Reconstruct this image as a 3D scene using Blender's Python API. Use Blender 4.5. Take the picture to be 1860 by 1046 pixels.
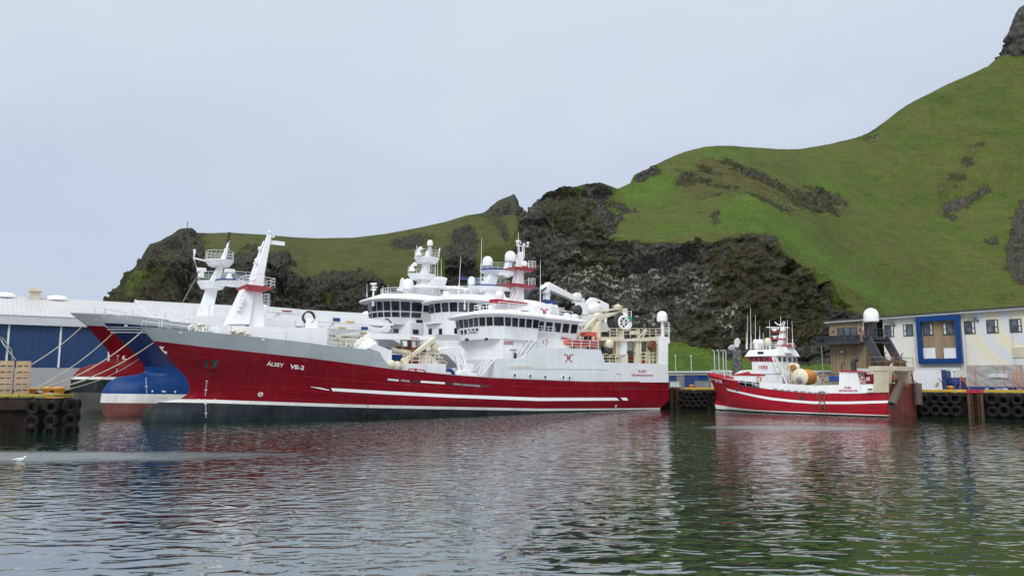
import bpy, math, random
import numpy as np
from math import *
from mathutils import Vector, noise
from mathutils.geometry import tessellate_polygon
for o in list(bpy.data.objects): bpy.data.objects.remove(o)
sc = bpy.context.scene
COL = sc.collection
random.seed(7)
# ---------------------------------------------------------------- camera
F = 1343.0; PH = atan(167/F); CZ = 4.0            # focal length in photo pixels, upward pitch, eye height
cam = bpy.data.cameras.new('camera'); cam.sensor_width = 36; cam.lens = 36*F/1860; cam.clip_end = 6000; cam.clip_start = .5
camo = bpy.data.objects.new('camera', cam); COL.objects.link(camo)
camo.location = (0, 0, CZ); camo.rotation_euler = (pi/2+PH, 0, 0); sc.camera = camo
# ---------------------------------------------------------------- world, sun, exposure
SUN_EL, SUN_AZ = radians(48), radians(200)          # azimuth clockwise from +Y: behind the camera, a little left
w = bpy.data.worlds.new('World'); sc.world = w; w.use_nodes = True
nt = w.node_tree; nt.nodes.clear(); N = nt.nodes.new; Lk = nt.links.new
out = N('ShaderNodeOutputWorld'); mix = N('ShaderNodeMixShader'); b1 = N('ShaderNodeBackground'); b2 = N('ShaderNodeBackground')
sky = N('ShaderNodeTexSky'); sky.sky_type = 'NISHITA'; sky.sun_disc = False; sky.sun_elevation = SUN_EL; sky.sun_rotation = SUN_AZ
sky.dust_density = 3; Lk(sky.outputs[0], b1.inputs[0]); b1.inputs[1].default_value = .06
tc = N('ShaderNodeTexCoord'); sx = N('ShaderNodeSeparateXYZ'); Lk(tc.outputs['Generated'], sx.inputs[0])
cr = N('ShaderNodeValToRGB'); el = cr.color_ramp.elements
el[0].position = 0; el[0].color = (.535, .60, .74, 1); el[1].position = 1; el[1].color = (2.3, 2.3, 2.3, 1)
for p, c in ((.2, (.565, .632, .772)), (.36, (.615, .685, .787)), (.55, (.68, .755, .83)), (.75, (1.5, 1.55, 1.6))):
    e = el.new(p); e.color = (*c, 1)
Lk(sx.outputs[2], cr.inputs[0])
mpn = N('ShaderNodeMapping'); mpn.inputs['Scale'].default_value = (1.6, 1.6, 3.2); Lk(tc.outputs['Generated'], mpn.inputs[0])
nz = N('ShaderNodeTexNoise'); nz.inputs['Scale'].default_value = 1.6; nz.inputs['Detail'].default_value = 5; nz.inputs['Roughness'].default_value = .5
Lk(mpn.outputs[0], nz.inputs[0])
mr = N('ShaderNodeMapRange'); mr.inputs[1].default_value = .3; mr.inputs[2].default_value = .7; mr.inputs[3].default_value = .0; mr.inputs[4].default_value = 1.
Lk(nz.outputs[0], mr.inputs[0])
tint = N('ShaderNodeMix'); tint.data_type = 'RGBA'; tint.inputs[6].default_value = (.955, .95, .985, 1); tint.inputs[7].default_value = (1.03, 1.07, 1.03, 1)
Lk(mr.outputs[0], tint.inputs[0])
mul = N('ShaderNodeMix'); mul.data_type = 'RGBA'; mul.blend_type = 'MULTIPLY'; mul.inputs[0].default_value = 1
Lk(cr.outputs[0], mul.inputs[6]); Lk(tint.outputs[2], mul.inputs[7]); Lk(mul.outputs[2], b2.inputs[0]); b2.inputs[1].default_value = .86
mix.inputs[0].default_value = .93; Lk(b1.outputs[0], mix.inputs[1]); Lk(b2.outputs[0], mix.inputs[2]); Lk(mix.outputs[0], out.inputs[0])
sun = bpy.data.lights.new('sun', 'SUN'); sun.energy = 1.5; sun.angle = radians(30); sun.color = (1, .97, .93)
suno = bpy.data.objects.new('sun', sun); COL.objects.link(suno)
sd = Vector((sin(SUN_AZ)*cos(SUN_EL), cos(SUN_AZ)*cos(SUN_EL), sin(SUN_EL)))
suno.rotation_euler = sd.to_track_quat('Z', 'Y').to_euler()
vs = sc.view_settings; vs.view_transform = 'Standard'; vs.look = 'None'; vs.exposure = 0.30; vs.gamma = 1
# ---------------------------------------------------------------- helpers
def ray(px, py):
    a = (px-930)/F; b = (523-py)/F
    return (a, cos(PH)-b*sin(PH), sin(PH)+b*cos(PH))
def at(px, py, Y):
    d = ray(px, py); t = Y/d[1]
    return Vector((d[0]*t, Y, CZ+d[2]*t))
class Frame:                                        # a local frame standing on the water level: x, y plan, z up
    def __init__(s, ox, oy, ang): s.o = (ox, oy); s.a = ang; s.c = cos(ang); s.s = sin(ang)
    def loc(s, X, Y):
        x = X-s.o[0]; y = Y-s.o[1]
        return (x*s.c+y*s.s, -x*s.s+y*s.c)
    def world(s, x, y, z=0): return Vector((s.o[0]+x*s.c-y*s.s, s.o[1]+x*s.s+y*s.c, z))
    def P(s, px, py, v=0.):                         # the point seen at a photo pixel on the upright plane y = v
        d = ray(px, py); l = s.loc(0, 0); dx = d[0]*s.c+d[1]*s.s; dy = -d[0]*s.s+d[1]*s.c
        t = (v-l[1])/dy
        return Vector((l[0]+t*dx, v, CZ+t*d[2]))
    def X(s, px, py, x):                            # the same on the upright plane x = const
        d = ray(px, py); l = s.loc(0, 0); dx = d[0]*s.c+d[1]*s.s; dy = -d[0]*s.s+d[1]*s.c
        t = (x-l[0])/dx
        return Vector((x, l[1]+t*dy, CZ+t*d[2]))
def interp(pts, x):
    if x <= pts[0][0]: return pts[0][1]
    for a, b in zip(pts, pts[1:]):
        if x <= b[0]: return a[1]+(b[1]-a[1])*(x-a[0])/(b[0]-a[0])
    return pts[-1][1]
class MB:
    def __init__(s): s.v = []; s.f = []; s.m = []; s.sm = []
    def add(s, vs, fs, mi=0, sm=False):
        n = len(s.v); s.v += [tuple(v) for v in vs]
        for f in fs: s.f.append([n+i for i in f]); s.m.append(mi); s.sm.append(sm)
        return s
    def hexa(s, b, t, mi=0):
        return s.add(list(b)+list(t), [(3, 2, 1, 0), (4, 5, 6, 7), (0, 1, 5, 4), (1, 2, 6, 5), (2, 3, 7, 6), (3, 0, 4, 7)], mi)
    def box(s, x0, x1, y0, y1, z0, z1, mi=0):
        q = [(x0, y0), (x1, y0), (x1, y1), (x0, y1)]
        return s.hexa([(x, y, z0) for x, y in q], [(x, y, z1) for x, y in q], mi)
    def bar(s, p, q, w, h=None, mi=0, w2=None, h2=None):        # rectangular beam, may taper
        h = h or w; w2 = w2 or w; h2 = h2 or h*(w2/w)
        p = Vector(p); q = Vector(q); d = (q-p).normalized(); up = Vector((0, 0, 1)) if abs(d.z) < .95 else Vector((1, 0, 0))
        a = d.cross(up).normalized(); b = a.cross(d)
        f = lambda c, W, H: [c+a*i*W/2+b*j*H/2 for i, j in ((-1, -1), (1, -1), (1, 1), (-1, 1))]
        return s.hexa(f(p, w, h), f(q, w2, h2), mi)
    def tube(s, pts, r, n=6, mi=0, r2=None, closed=False):
        pts = [Vector(p) for p in pts]; m = len(pts); rings = []
        for i, p in enumerate(pts):
            if closed: d = pts[(i+1) % m]-pts[i-1]
            else: d = pts[min(i+1, m-1)]-pts[max(i-1, 0)]
            d.normalize(); up = Vector((0, 0, 1)) if abs(d.z) < .95 else Vector((1, 0, 0))
            a = d.cross(up).normalized(); b = a.cross(d)
            rr = r if r2 is None else r+(r2-r)*i/(m-1)
            rings.append([p+(a*cos(2*pi*k/n)+b*sin(2*pi*k/n))*rr for k in range(n)])
        if closed: rings.append(rings[0])
        return s.loft(rings, mi, not closed, True)
    def loft(s, rings, mi=0, cap=True, sm=False):
        n = len(rings[0]); vs = [v for r in rings for v in r]; fs = []
        for i in range(len(rings)-1):
            for k in range(n):
                k2 = (k+1) % n; fs.append((i*n+k, i*n+k2, (i+1)*n+k2, (i+1)*n+k))
        s.add(vs, fs, mi, sm)
        if cap: s.add(rings[0], [tuple(reversed(range(n)))], mi); s.add(rings[-1], [tuple(range(n))], mi)
        return s
    def prism(s, poly, f0, f1, mi=0):               # 2D polygon placed by two functions, tessellated caps
        n = len(poly); a = [f0(*p) for p in poly]; b = [f1(*p) for p in poly]
        tr = tessellate_polygon([[Vector((p[0], p[1], 0)) for p in poly]])
        s.add(a, [t for t in tr], mi); s.add(b, [tuple(reversed(t)) for t in tr], mi)
        return s.add(a+b, [(i, (i+1) % n, n+(i+1) % n, n+i) for i in range(n)], mi)
    def slab(s, poly, y0, y1, mi=0): return s.prism(poly, lambda x, z: (x, y0, z), lambda x, z: (x, y1, z), mi)   # x-z outline
    def plan(s, poly, z0, z1, mi=0): return s.prism(poly, lambda x, y: (x, y, z0), lambda x, y: (x, y, z1), mi)   # x-y outline
    def lathe(s, c, prof, n=20, mi=0, axis='z', sm=True):
        c = Vector(c); rings = []
        for r, h in prof:
            q = []
            for k in range(n):
                u = r*cos(2*pi*k/n); v = r*sin(2*pi*k/n)
                q.append(c+(Vector((u, v, h)) if axis == 'z' else Vector((u, h, v)) if axis == 'y' else Vector((h, u, v))))
            rings.append(q)
        return s.loft(rings, mi, True, sm)
    def dome(s, c, r, h0=None, n=20, mi=0):         # a radome: short cylinder with a round top
        h0 = r*.9 if h0 is None else h0
        prof = [(r*.8, 0), (r*.97, .06*r), (r, .2*r)]+[(r*cos(a), h0+r*sin(a)) for a in [i*pi/2/7 for i in range(7)]]+[(.01, h0+r)]
        return s.lathe(c, prof, n, mi)
    def torus(s, c, R, r, axis='y', n=28, m=10, mi=0):
        c = Vector(c); rings = []
        for i in range(n):
            a = 2*pi*i/n; q = []
            for k in range(m):
                b = 2*pi*k/m; rr = R+r*cos(b); u = rr*cos(a); v = rr*sin(a); h = r*sin(b)
                q.append(c+(Vector((u, h, v)) if axis == 'y' else Vector((u, v, h)) if axis == 'z' else Vector((h, u, v))))
            rings.append(q)
        rings.append(rings[0]); return s.loft(rings, mi, False, True)
    def rail(s, pts, h=1.0, rows=3, gap=1.5, r=.03, closed=False, mi=0, r0=None):
        pts = [Vector(p) for p in pts]
        if closed: pts.append(pts[0])
        for k in range(rows):
            z = Vector((0, 0, h*(k+1)/rows)); q = [p+z for p in pts]
            for a, b in zip(q, q[1:]): s.bar(a, b, r*2*(1. if k == rows-1 else .75), mi=mi)
        for a, b in zip(pts, pts[1:]):
            L = (b-a).length; n = max(1, round(L/gap))
            for i in range(n+1): p = a+(b-a)*i/n; s.bar(p, p+Vector((0, 0, h)), r*2, mi=mi)
        return s
    def build(s, name, mats, parent=None, bevel=0, auto=None):
        if not isinstance(mats, (list, tuple)): mats = [mats]
        me = bpy.data.meshes.new(name); me.from_pydata(s.v, [], s.f)
        for m in mats: me.materials.append(m)
        me.polygons.foreach_set('material_index', s.m); me.polygons.foreach_set('use_smooth', s.sm)
        me.update()
        o = bpy.data.objects.new(name, me); COL.objects.link(o)
        if parent: o.parent = parent
        if bevel:
            b = o.modifiers.new('bevel', 'BEVEL'); b.width = bevel; b.segments = 2; b.limit_method = 'ANGLE'
        return o
def tag(o, label=None, cat=None, group=None, kind=None):
    if label: o['label'] = label
    if cat: o['category'] = cat
    if group: o['group'] = group
    if kind: o['kind'] = kind
    return o
def thing(name, label, cat, loc=(0, 0, 0), rz=0, group=None):
    o = bpy.data.objects.new(name, None); COL.objects.link(o); o.location = loc; o.rotation_euler = (0, 0, rz); o.empty_display_size = .3
    return tag(o, label, cat, group)
def dup(o, parent=None):
    c = o.copy(); COL.objects.link(c); c.parent = parent
    for ch in list(o.children): dup(ch, c)
    return c
def text_mesh(body, bold=0.0, ext=0.0):             # outline letters from the built-in font: verts in units of letter height
    cu = bpy.data.curves.new('t', 'FONT'); cu.body = body; cu.size = 1.0; cu.offset = bold; cu.resolution_u = 3
    ob = bpy.data.objects.new('t', cu); COL.objects.link(ob); bpy.context.view_layer.update()
    me = bpy.data.meshes.new_from_object(ob.evaluated_get(bpy.context.evaluated_depsgraph_get()))
    vs = [(v.co.x, v.co.y) for v in me.vertices]; fs = [tuple(p.vertices) for p in me.polygons]
    bpy.data.objects.remove(ob); bpy.data.curves.remove(cu); bpy.data.meshes.remove(me)
    x0 = min(v[0] for v in vs); x1 = max(v[0] for v in vs)
    return [(x-x0, y) for x, y in vs], fs, x1-x0
def letters(body, fn, width, name, mat, parent, bold=.012, thick=0):
    vs, fs, W = text_mesh(body, bold); k = width/W
    mb = MB(); mb.add([fn(x*k, y*k) for x, y in vs], fs); return mb.build(name, mat, parent)
# ---------------------------------------------------------------- materials
def nodes(name):
    m = bpy.data.materials.new(name); m.use_nodes = True; t = m.node_tree; t.nodes.clear()
    o = t.nodes.new('ShaderNodeOutputMaterial'); p = t.nodes.new('ShaderNodeBsdfPrincipled'); t.links.new(p.outputs[0], o.inputs[0])
    return m, t, p
def nd(t, kind, **k):
    n = t.nodes.new(kind)
    for a, b in k.items():
        if a.startswith('i_'):
            a = a[2:]; n.inputs[int(a) if a.isdigit() else a.replace('_', ' ')].default_value = b
        else: setattr(n, a, b)
    return n
def coords(t, scale=(1, 1, 1), kind='Object'):
    c = nd(t, 'ShaderNodeTexCoord'); mp = nd(t, 'ShaderNodeMapping'); mp.inputs['Scale'].default_value = scale
    t.links.new(c.outputs[kind], mp.inputs[0]); return mp.outputs[0]
def noise_n(t, vec, scale, detail=4, rough=.55, dist=0):
    n = nd(t, 'ShaderNodeTexNoise'); n.inputs['Scale'].default_value = scale; n.inputs['Detail'].default_value = detail
    n.inputs['Roughness'].default_value = rough; n.inputs['Distortion'].default_value = dist; t.links.new(vec, n.inputs[0]); return n.outputs[0]
def rng(t, v, a, b, c=0., d=1.):
    n = nd(t, 'ShaderNodeMapRange'); n.inputs[1].default_value = a; n.inputs[2].default_value = b; n.inputs[3].default_value = c; n.inputs[4].default_value = d
    t.links.new(v, n.inputs[0]); return n.outputs[0]
def mixc(t, f, a, b, mode='MIX'):
    n = nd(t, 'ShaderNodeMix', data_type='RGBA', blend_type=mode)
    for i, x in ((0, f), (6, a), (7, b)):
        if isinstance(x, (int, float)): n.inputs[i].default_value = x
        elif isinstance(x, tuple): n.inputs[i].default_value = (*x, 1)
        else: t.links.new(x, n.inputs[i])
    return n.outputs[2]
def math_n(t, op, a, b=0.):
    n = nd(t, 'ShaderNodeMath', operation=op)
    for i, x in ((0, a), (1, b)):
        if isinstance(x, (int, float)): n.inputs[i].default_value = x
        else: t.links.new(x, n.inputs[i])
    return n.outputs[0]
def attr(t, name):
    n = nd(t, 'ShaderNodeAttribute'); n.attribute_name = name; return n.outputs['Fac']
RUST = (.18, .065, .018)
def paint(name, col, rough=.45, var=.12, rust=0., dirt=0., rustcol=RUST, bump=.0, metal=0, plates=None):
    m, t, p = nodes(name); v = coords(t); n1 = noise_n(t, v, .5, 5)
    c = mixc(t, rng(t, n1, .3, .7), tuple(x*(1-var) for x in col), tuple(min(1, x*(1+var*.6)) for x in col))
    if dirt:
        vs_ = coords(t, (1.2, 1.2, .12)); c = mixc(t, rng(t, noise_n(t, vs_, 1.5, 5, .65), .5, .8, 0, dirt), c, (.16, .13, .09))
    if rust:
        vs_ = coords(t, (1.6, 1.6, .16)); a = rng(t, noise_n(t, vs_, 1.3, 6, .7), .60, .72)
        b = rng(t, noise_n(t, v, .35, 3), .45, .62); c = mixc(t, math_n(t, 'MULTIPLY', math_n(t, 'MULTIPLY', a, b), rust), c, rustcol)
    if plates:                                       # welded plates: faint tone steps and seams on the x-z sides
        sp_ = nd(t, 'ShaderNodeSeparateXYZ'); t.links.new(v, sp_.inputs[0]); cb = nd(t, 'ShaderNodeCombineXYZ'); t.links.new(sp_.outputs[0], cb.inputs[0]); t.links.new(sp_.outputs[2], cb.inputs[1])
        br = nd(t, 'ShaderNodeTexBrick'); br.inputs['Scale'].default_value = 1; br.inputs['Brick Width'].default_value = plates[0]; br.inputs['Row Height'].default_value = plates[1]; br.inputs['Mortar Size'].default_value = .02
        q1 = .96 if col[1] > .5 else .90; q2 = .95 if col[1] > .5 else .80; br.inputs['Color1'].default_value = (q1, q1, q1, 1); br.inputs['Color2'].default_value = (2-q1, 2-q1, 2-q1, 1); br.inputs['Mortar'].default_value = (q2, q2, q2, 1); t.links.new(cb.outputs[0], br.inputs[0]); c = mixc(t, 1., c, br.outputs[0], 'MULTIPLY')
        sc_f = rng(t, noise_n(t, coords(t, (.5, .5, 2.2)), .9, 6, .75), .58, .70, 0, .45); c = mixc(t, sc_f, c, tuple(x*.6+.04 for x in col))
    t.links.new(c, p.inputs['Base Color']); p.inputs['Roughness'].default_value = rough; p.inputs['Metallic'].default_value = metal
    t.links.new(rng(t, noise_n(t, v, 2.5, 3), .3, .7, rough*.8, min(1, rough*1.25)), p.inputs['Roughness'])
    if bump:
        bn = nd(t, 'ShaderNodeBump'); bn.inputs['Distance'].default_value = bump; t.links.new(noise_n(t, v, 1.1, 4), bn.inputs['Height']); t.links.new(bn.outputs[0], p.inputs['Normal'])
    return m
M = {}
M['white'] = paint('white_paint', (.78, .79, .80), .4, .05, .45, .2, bump=.012, plates=(3.1, 2.4))
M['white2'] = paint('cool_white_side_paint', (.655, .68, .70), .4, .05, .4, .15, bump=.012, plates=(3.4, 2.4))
M['whitec'] = paint('clean_white_paint', (.80, .81, .82), .35, .05, .22, .12)
M['dome'] = paint('radome_plastic', (.82, .82, .82), .35, .02)
M['cream'] = paint('aged_cream_paint', (.66, .60, .46), .5, .12, .75, .3)
M['red'] = paint('red_hull_paint', (.180, .0025, .011), .42, .14, .12, .1, bump=.03, plates=(4.2, 1.5))
M['redtrim'] = paint('red_trim_paint', (.36, .015, .03), .4, .1)
M['redlet'] = paint('red_lettering', (.40, .012, .03), .5, .1)
M['redf'] = paint('worn_red_hull_paint', (.36, .010, .024), .38, .14, .45, .15, bump=.03, plates=(2.6, 1.1))
M['rusted'] = paint('rusted_red_plate', (.13, .022, .016), .6, .35, .9, .4, bump=.03)
M['navy'] = paint('navy_hull_paint', (.010, .022, .10), .3, .12, bump=.02)
M['blue'] = paint('blue_paint_and_lit_hull', (.010, .050, .185), .33, .12, 0, .05, bump=.02)  # on the hull: the navy again with light put into the colour; elsewhere plain blue
M['bluetrim'] = paint('blue_trim_paint', (.02, .05, .22), .4, .1)
M['bulw'] = paint('grey_bulwark_paint', (.36, .395, .42), .4, .08, .15, .12, bump=.02, plates=(4.2, 3.))
M['bulwl'] = paint('pale_grey_bulwark', (.56, .585, .61), .4, .06, .1, .08, bump=.015)
M['bootw'] = paint('white_boot_stripe', (.70, .70, .68), .5, .1, .2, .3)
M['black'] = paint('black_antifouling', (.022, .03, .036), .5, .5, 0, .25, bump=.03)
M['grey_af'] = paint('grey_weathered_antifouling', (.10, .10, .09), .65, .4, 0, .5)
M['red_af'] = paint('faded_red_antifouling', (.17, .05, .042), .6, .35, .2, .7)
M['dark'] = paint('dark_steel', (.035, .036, .04), .55, .3)
M['grey'] = paint('grey_steel', (.22, .23, .24), .5, .2, .3)
M['galv'] = paint('galvanised_steel', (.45, .47, .48), .4, .12)
M['rust'] = paint('rusty_iron', (.16, .06, .022), .8, .5)
M['rust2'] = paint('grey_brown_scale', (.085, .062, .05), .8, .4)
M['orange'] = paint('orange_plastic', (.62, .10, .05), .45, .1)
M['orangem'] = paint('orange_net', (.42, .17, .035), .9, .4)
M['yellow'] = paint('yellow_kerb_paint', (.55, .36, .03), .6, .25, .1, .35)
M['creamr'] = paint('rusty_cream_paint', (.50, .44, .32), .6, .2, 1., .5)
M['lad'] = paint('brown_rusted_ladder', (.075, .036, .02), .85, .4)
M['rubber'] = paint('black_rubber', (.010, .010, .011), .85, .4, 0, .15); M['rubber'].node_tree.nodes['Principled BSDF'].inputs['Specular IOR Level'].default_value = .15
M['rope'] = paint('pale_rope', (.42, .38, .28), .9, .25)
M['teal'] = paint('teal_panel', (.05, .30, .28), .5, .1)
M['sign'] = paint('black_board', (.02, .022, .026), .4, .1)
for k_ in ('red', 'redf', 'navy', 'blue', 'bulw', 'black'): M[k_].node_tree.nodes['Principled BSDF'].inputs['Specular IOR Level'].default_value = .10
def glass(name, col=(.012, .014, .018), rough=.06):
    m, t, p = nodes(name); v = coords(t); t.links.new(mixc(t, rng(t, noise_n(t, v, .9, 2), .4, .65), col, tuple(x*2.6+.01 for x in col)), p.inputs['Base Color'])
    p.inputs['Roughness'].default_value = rough; p.inputs['IOR'].default_value = 1.5; return m
M['glass'] = glass('dark_window_glass'); M['glass2'] = glass('house_window_glass', (.05, .06, .07))
# ================================================================ setting: hills
def poly_mask(px, py, poly):
    ins = np.zeros(px.shape, bool); n = len(poly); j = n-1
    for i in range(n):
        xi, yi = poly[i]; xj, yj = poly[j]
        if yi != yj: ins ^= ((yi > py) != (yj > py)) & (px < (xj-xi)*(py-yi)/(yj-yi)+xi)
        j = i
    return ins
def fbm(P, s, o=4, off=0.): return np.array([noise.fractal((p[0]*s+off, p[1]*s, p[2]*s), .9, 2.1, o) for p in P])
def ridged(P, s, o=5, off=0., zk=1.): return np.array([noise.ridged_multi_fractal((p[0]*s+off, p[1]*s, p[2]*s*zk), .9, 2.1, o, 1., 2.) for p in P])
def c6(*l): return [(1200+a/2.615, 240+b/2.615) for a, b in l]
def c5(*l): return [(760+a/3.27, 320+b/3.27) for a, b in l]
def terrain(name, cols, knots, rocks, soft, guano, moss, caves, amp, mat, fine=1.0, lush=()):
    G = []
    for px in cols:
        kp = []
        for yf, df, n in knots:
            d = sum(interp(df, px+e) for e in (-75, -50, -25, 0, 25, 50, 75))/7 if len(df) > 2 else interp(df, px)
            if yf is None or isinstance(yf, float):
                r = ray(px, 600); t = d/r[1]; kp.append(Vector((r[0]*t, d, 1.0 if yf is None else yf)))
            else: kp.append(at(px, sum(interp(yf, px+e) for e in (-21, -14, -7, 0, 7, 14, 21))/7 if 1215 < px < 1790 else interp(yf, px), d))
        col = [kp[0]]
        for k in range(1, len(kp)):
            n = knots[k][2]
            for i in range(1, n+1): col.append(kp[k-1].lerp(kp[k], i/n))
        G.append(col)
    nc, nr = len(G), len(G[0])
    A = np.array([[tuple(p) for p in c] for c in G])
    for it in range(1): A[:, 1:-1] = A[:, 1:-1]*.5+.25*(A[:, :-2]+A[:, 2:])
    du = np.gradient(A, axis=0); dv = np.gradient(A, axis=1); nrm = np.cross(du, dv); nrm /= np.linalg.norm(nrm, axis=2)[..., None]+1e-9
    toc = -A.copy(); toc[..., 2] += 4; sg = np.sign((nrm*toc).sum(2)); sg[sg == 0] = 1; nrm *= sg[..., None]
    P = A.reshape(-1, 3); NR = nrm.reshape(-1, 3)
    n1 = fbm(P, .06*fine, 4); n2 = fbm(P, .06*fine, 4, 37.)
    # where each vertex is seen in the photograph, to lay out outcrops and scree on the slope
    z = P[:, 2]-CZ; f = P[:, 1]*cos(PH)+z*sin(PH); px = 930+F*P[:, 0]/f; py = 523-F*(-P[:, 1]*sin(PH)+z*cos(PH))/f
    qx = px+n1*9; qy = py+n2*7
    steep = 1-np.abs(NR[:, 2])
    def blob(polys, wob=1.):
        a = np.zeros(len(P))
        for sx_, sy_ in ((0, 0), (7, 0), (-7, 0), (0, 5), (0, -5)):
            for pl in polys: a = a + poly_mask(px+(qx-px)*wob+sx_, py+(qy-py)*wob+sy_, pl)*.2
        return np.clip(a, 0, 1)
    rock = blob(rocks); sf = blob(soft); gu = blob(guano); mo = blob(moss); cv = blob(caves, .5); lu = (1. if fine == 1 else .5)*sum(np.clip(sum(poly_mask(qx+dx_*s_, qy+dy_*s_, pl) for pl in lush)+np.zeros(len(P)), 0, 1) for s_ in (4, 9, 15) for dx_, dy_ in ((1, 0), (-1, 0), (0, .6), (0, -.6)))/12. if lush else np.zeros(len(P))
    n3 = fbm(P, .035*fine, 4, 91.); n4 = fbm(P, .12*fine, 4, 55.)
    rock = np.clip(rock+sf*np.clip(.35+n3*1.6, 0, 1), 0, 1)*(1-np.clip(lu*(.75+n4*1.5), 0, 1))
    r1 = ridged(P, .035*fine, 6, 5.); r2 = ridged(P, .11*fine, 5, 11., .38); f1 = fbm(P, .02*fine, 5, 70.); gl = np.array([noise.fractal((p_[0]*.05*fine+.02*fine*p_[2], p_[1]*.012*fine, p_[2]*.012*fine), .8, 2., 4) for p_ in P])
    strata = np.abs(((P[:, 2]*.9+P[:, 0]*.25+n1*5)/(6.5/fine)) % 1.-.5)*2
    r3 = ridged(P, .30*fine, 4, 31., 1.5); f2 = fbm(P, .055*fine, 4, 170.)
    cell = lambda s, off: np.array([noise.cell((p[0]*s+.35*p[2]*s+a_*.35+off, p[1]*s, p[2]*s*1.5-.3*p[0]*s+b_*.35)) for p, a_, b_ in zip(P, n1, n2)])
    c1 = cell(.13*fine, 3.3); c2 = cell(.36*fine, 9.1); c3 = cell(.9*fine, 19.7)
    disp = rock*amp*((r1-1.1)*.9+(r2-1.)*1.2+(r3-1.)*.5+strata*1.0+f1*1.5+f2*1.0+(c1-.5)*1.2+(c2-.5)*.6+(c3-.5)*.3)+np.maximum(0, sf-rock*.5)*amp*((r1-1.)*.9+(r3-1.)*.5)+(1-rock)*amp*(f1*1.0+gl*1.0+n1*.12)-cv*amp*5
    env = np.ones((nc, nr)); env[:, :2] = 0; nl = knots[-1][2]; env *= np.clip(np.abs(np.arange(nr)-(nr-1-nl))/(9. if fine == 1 else 24.), .3 if fine == 1 else .08, 1)[None, :]; P = P+NR*(disp*env.reshape(-1))[:, None]
    fs = [(i*nr+j, (i+1)*nr+j, (i+1)*nr+j+1, i*nr+j+1) for i in range(nc-1) for j in range(nr-1)]
    me = bpy.data.meshes.new(name); me.from_pydata(P.tolist(), [], fs); rk_ = rock > .5; me.polygons.foreach_set('use_smooth', [not rk_[f_[0]] for f_ in fs])
    for nm, ar in (('rock', rock), ('guano', gu), ('moss', mo), ('lush', lu)):
        a = me.attributes.new(nm, 'FLOAT', 'POINT'); a.data.foreach_set('value', ar.astype(np.float32))
    me.materials.append(mat); me.update()
    o = bpy.data.objects.new(name, me); COL.objects.link(o); o['kind'] = 'structure'; return o
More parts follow.
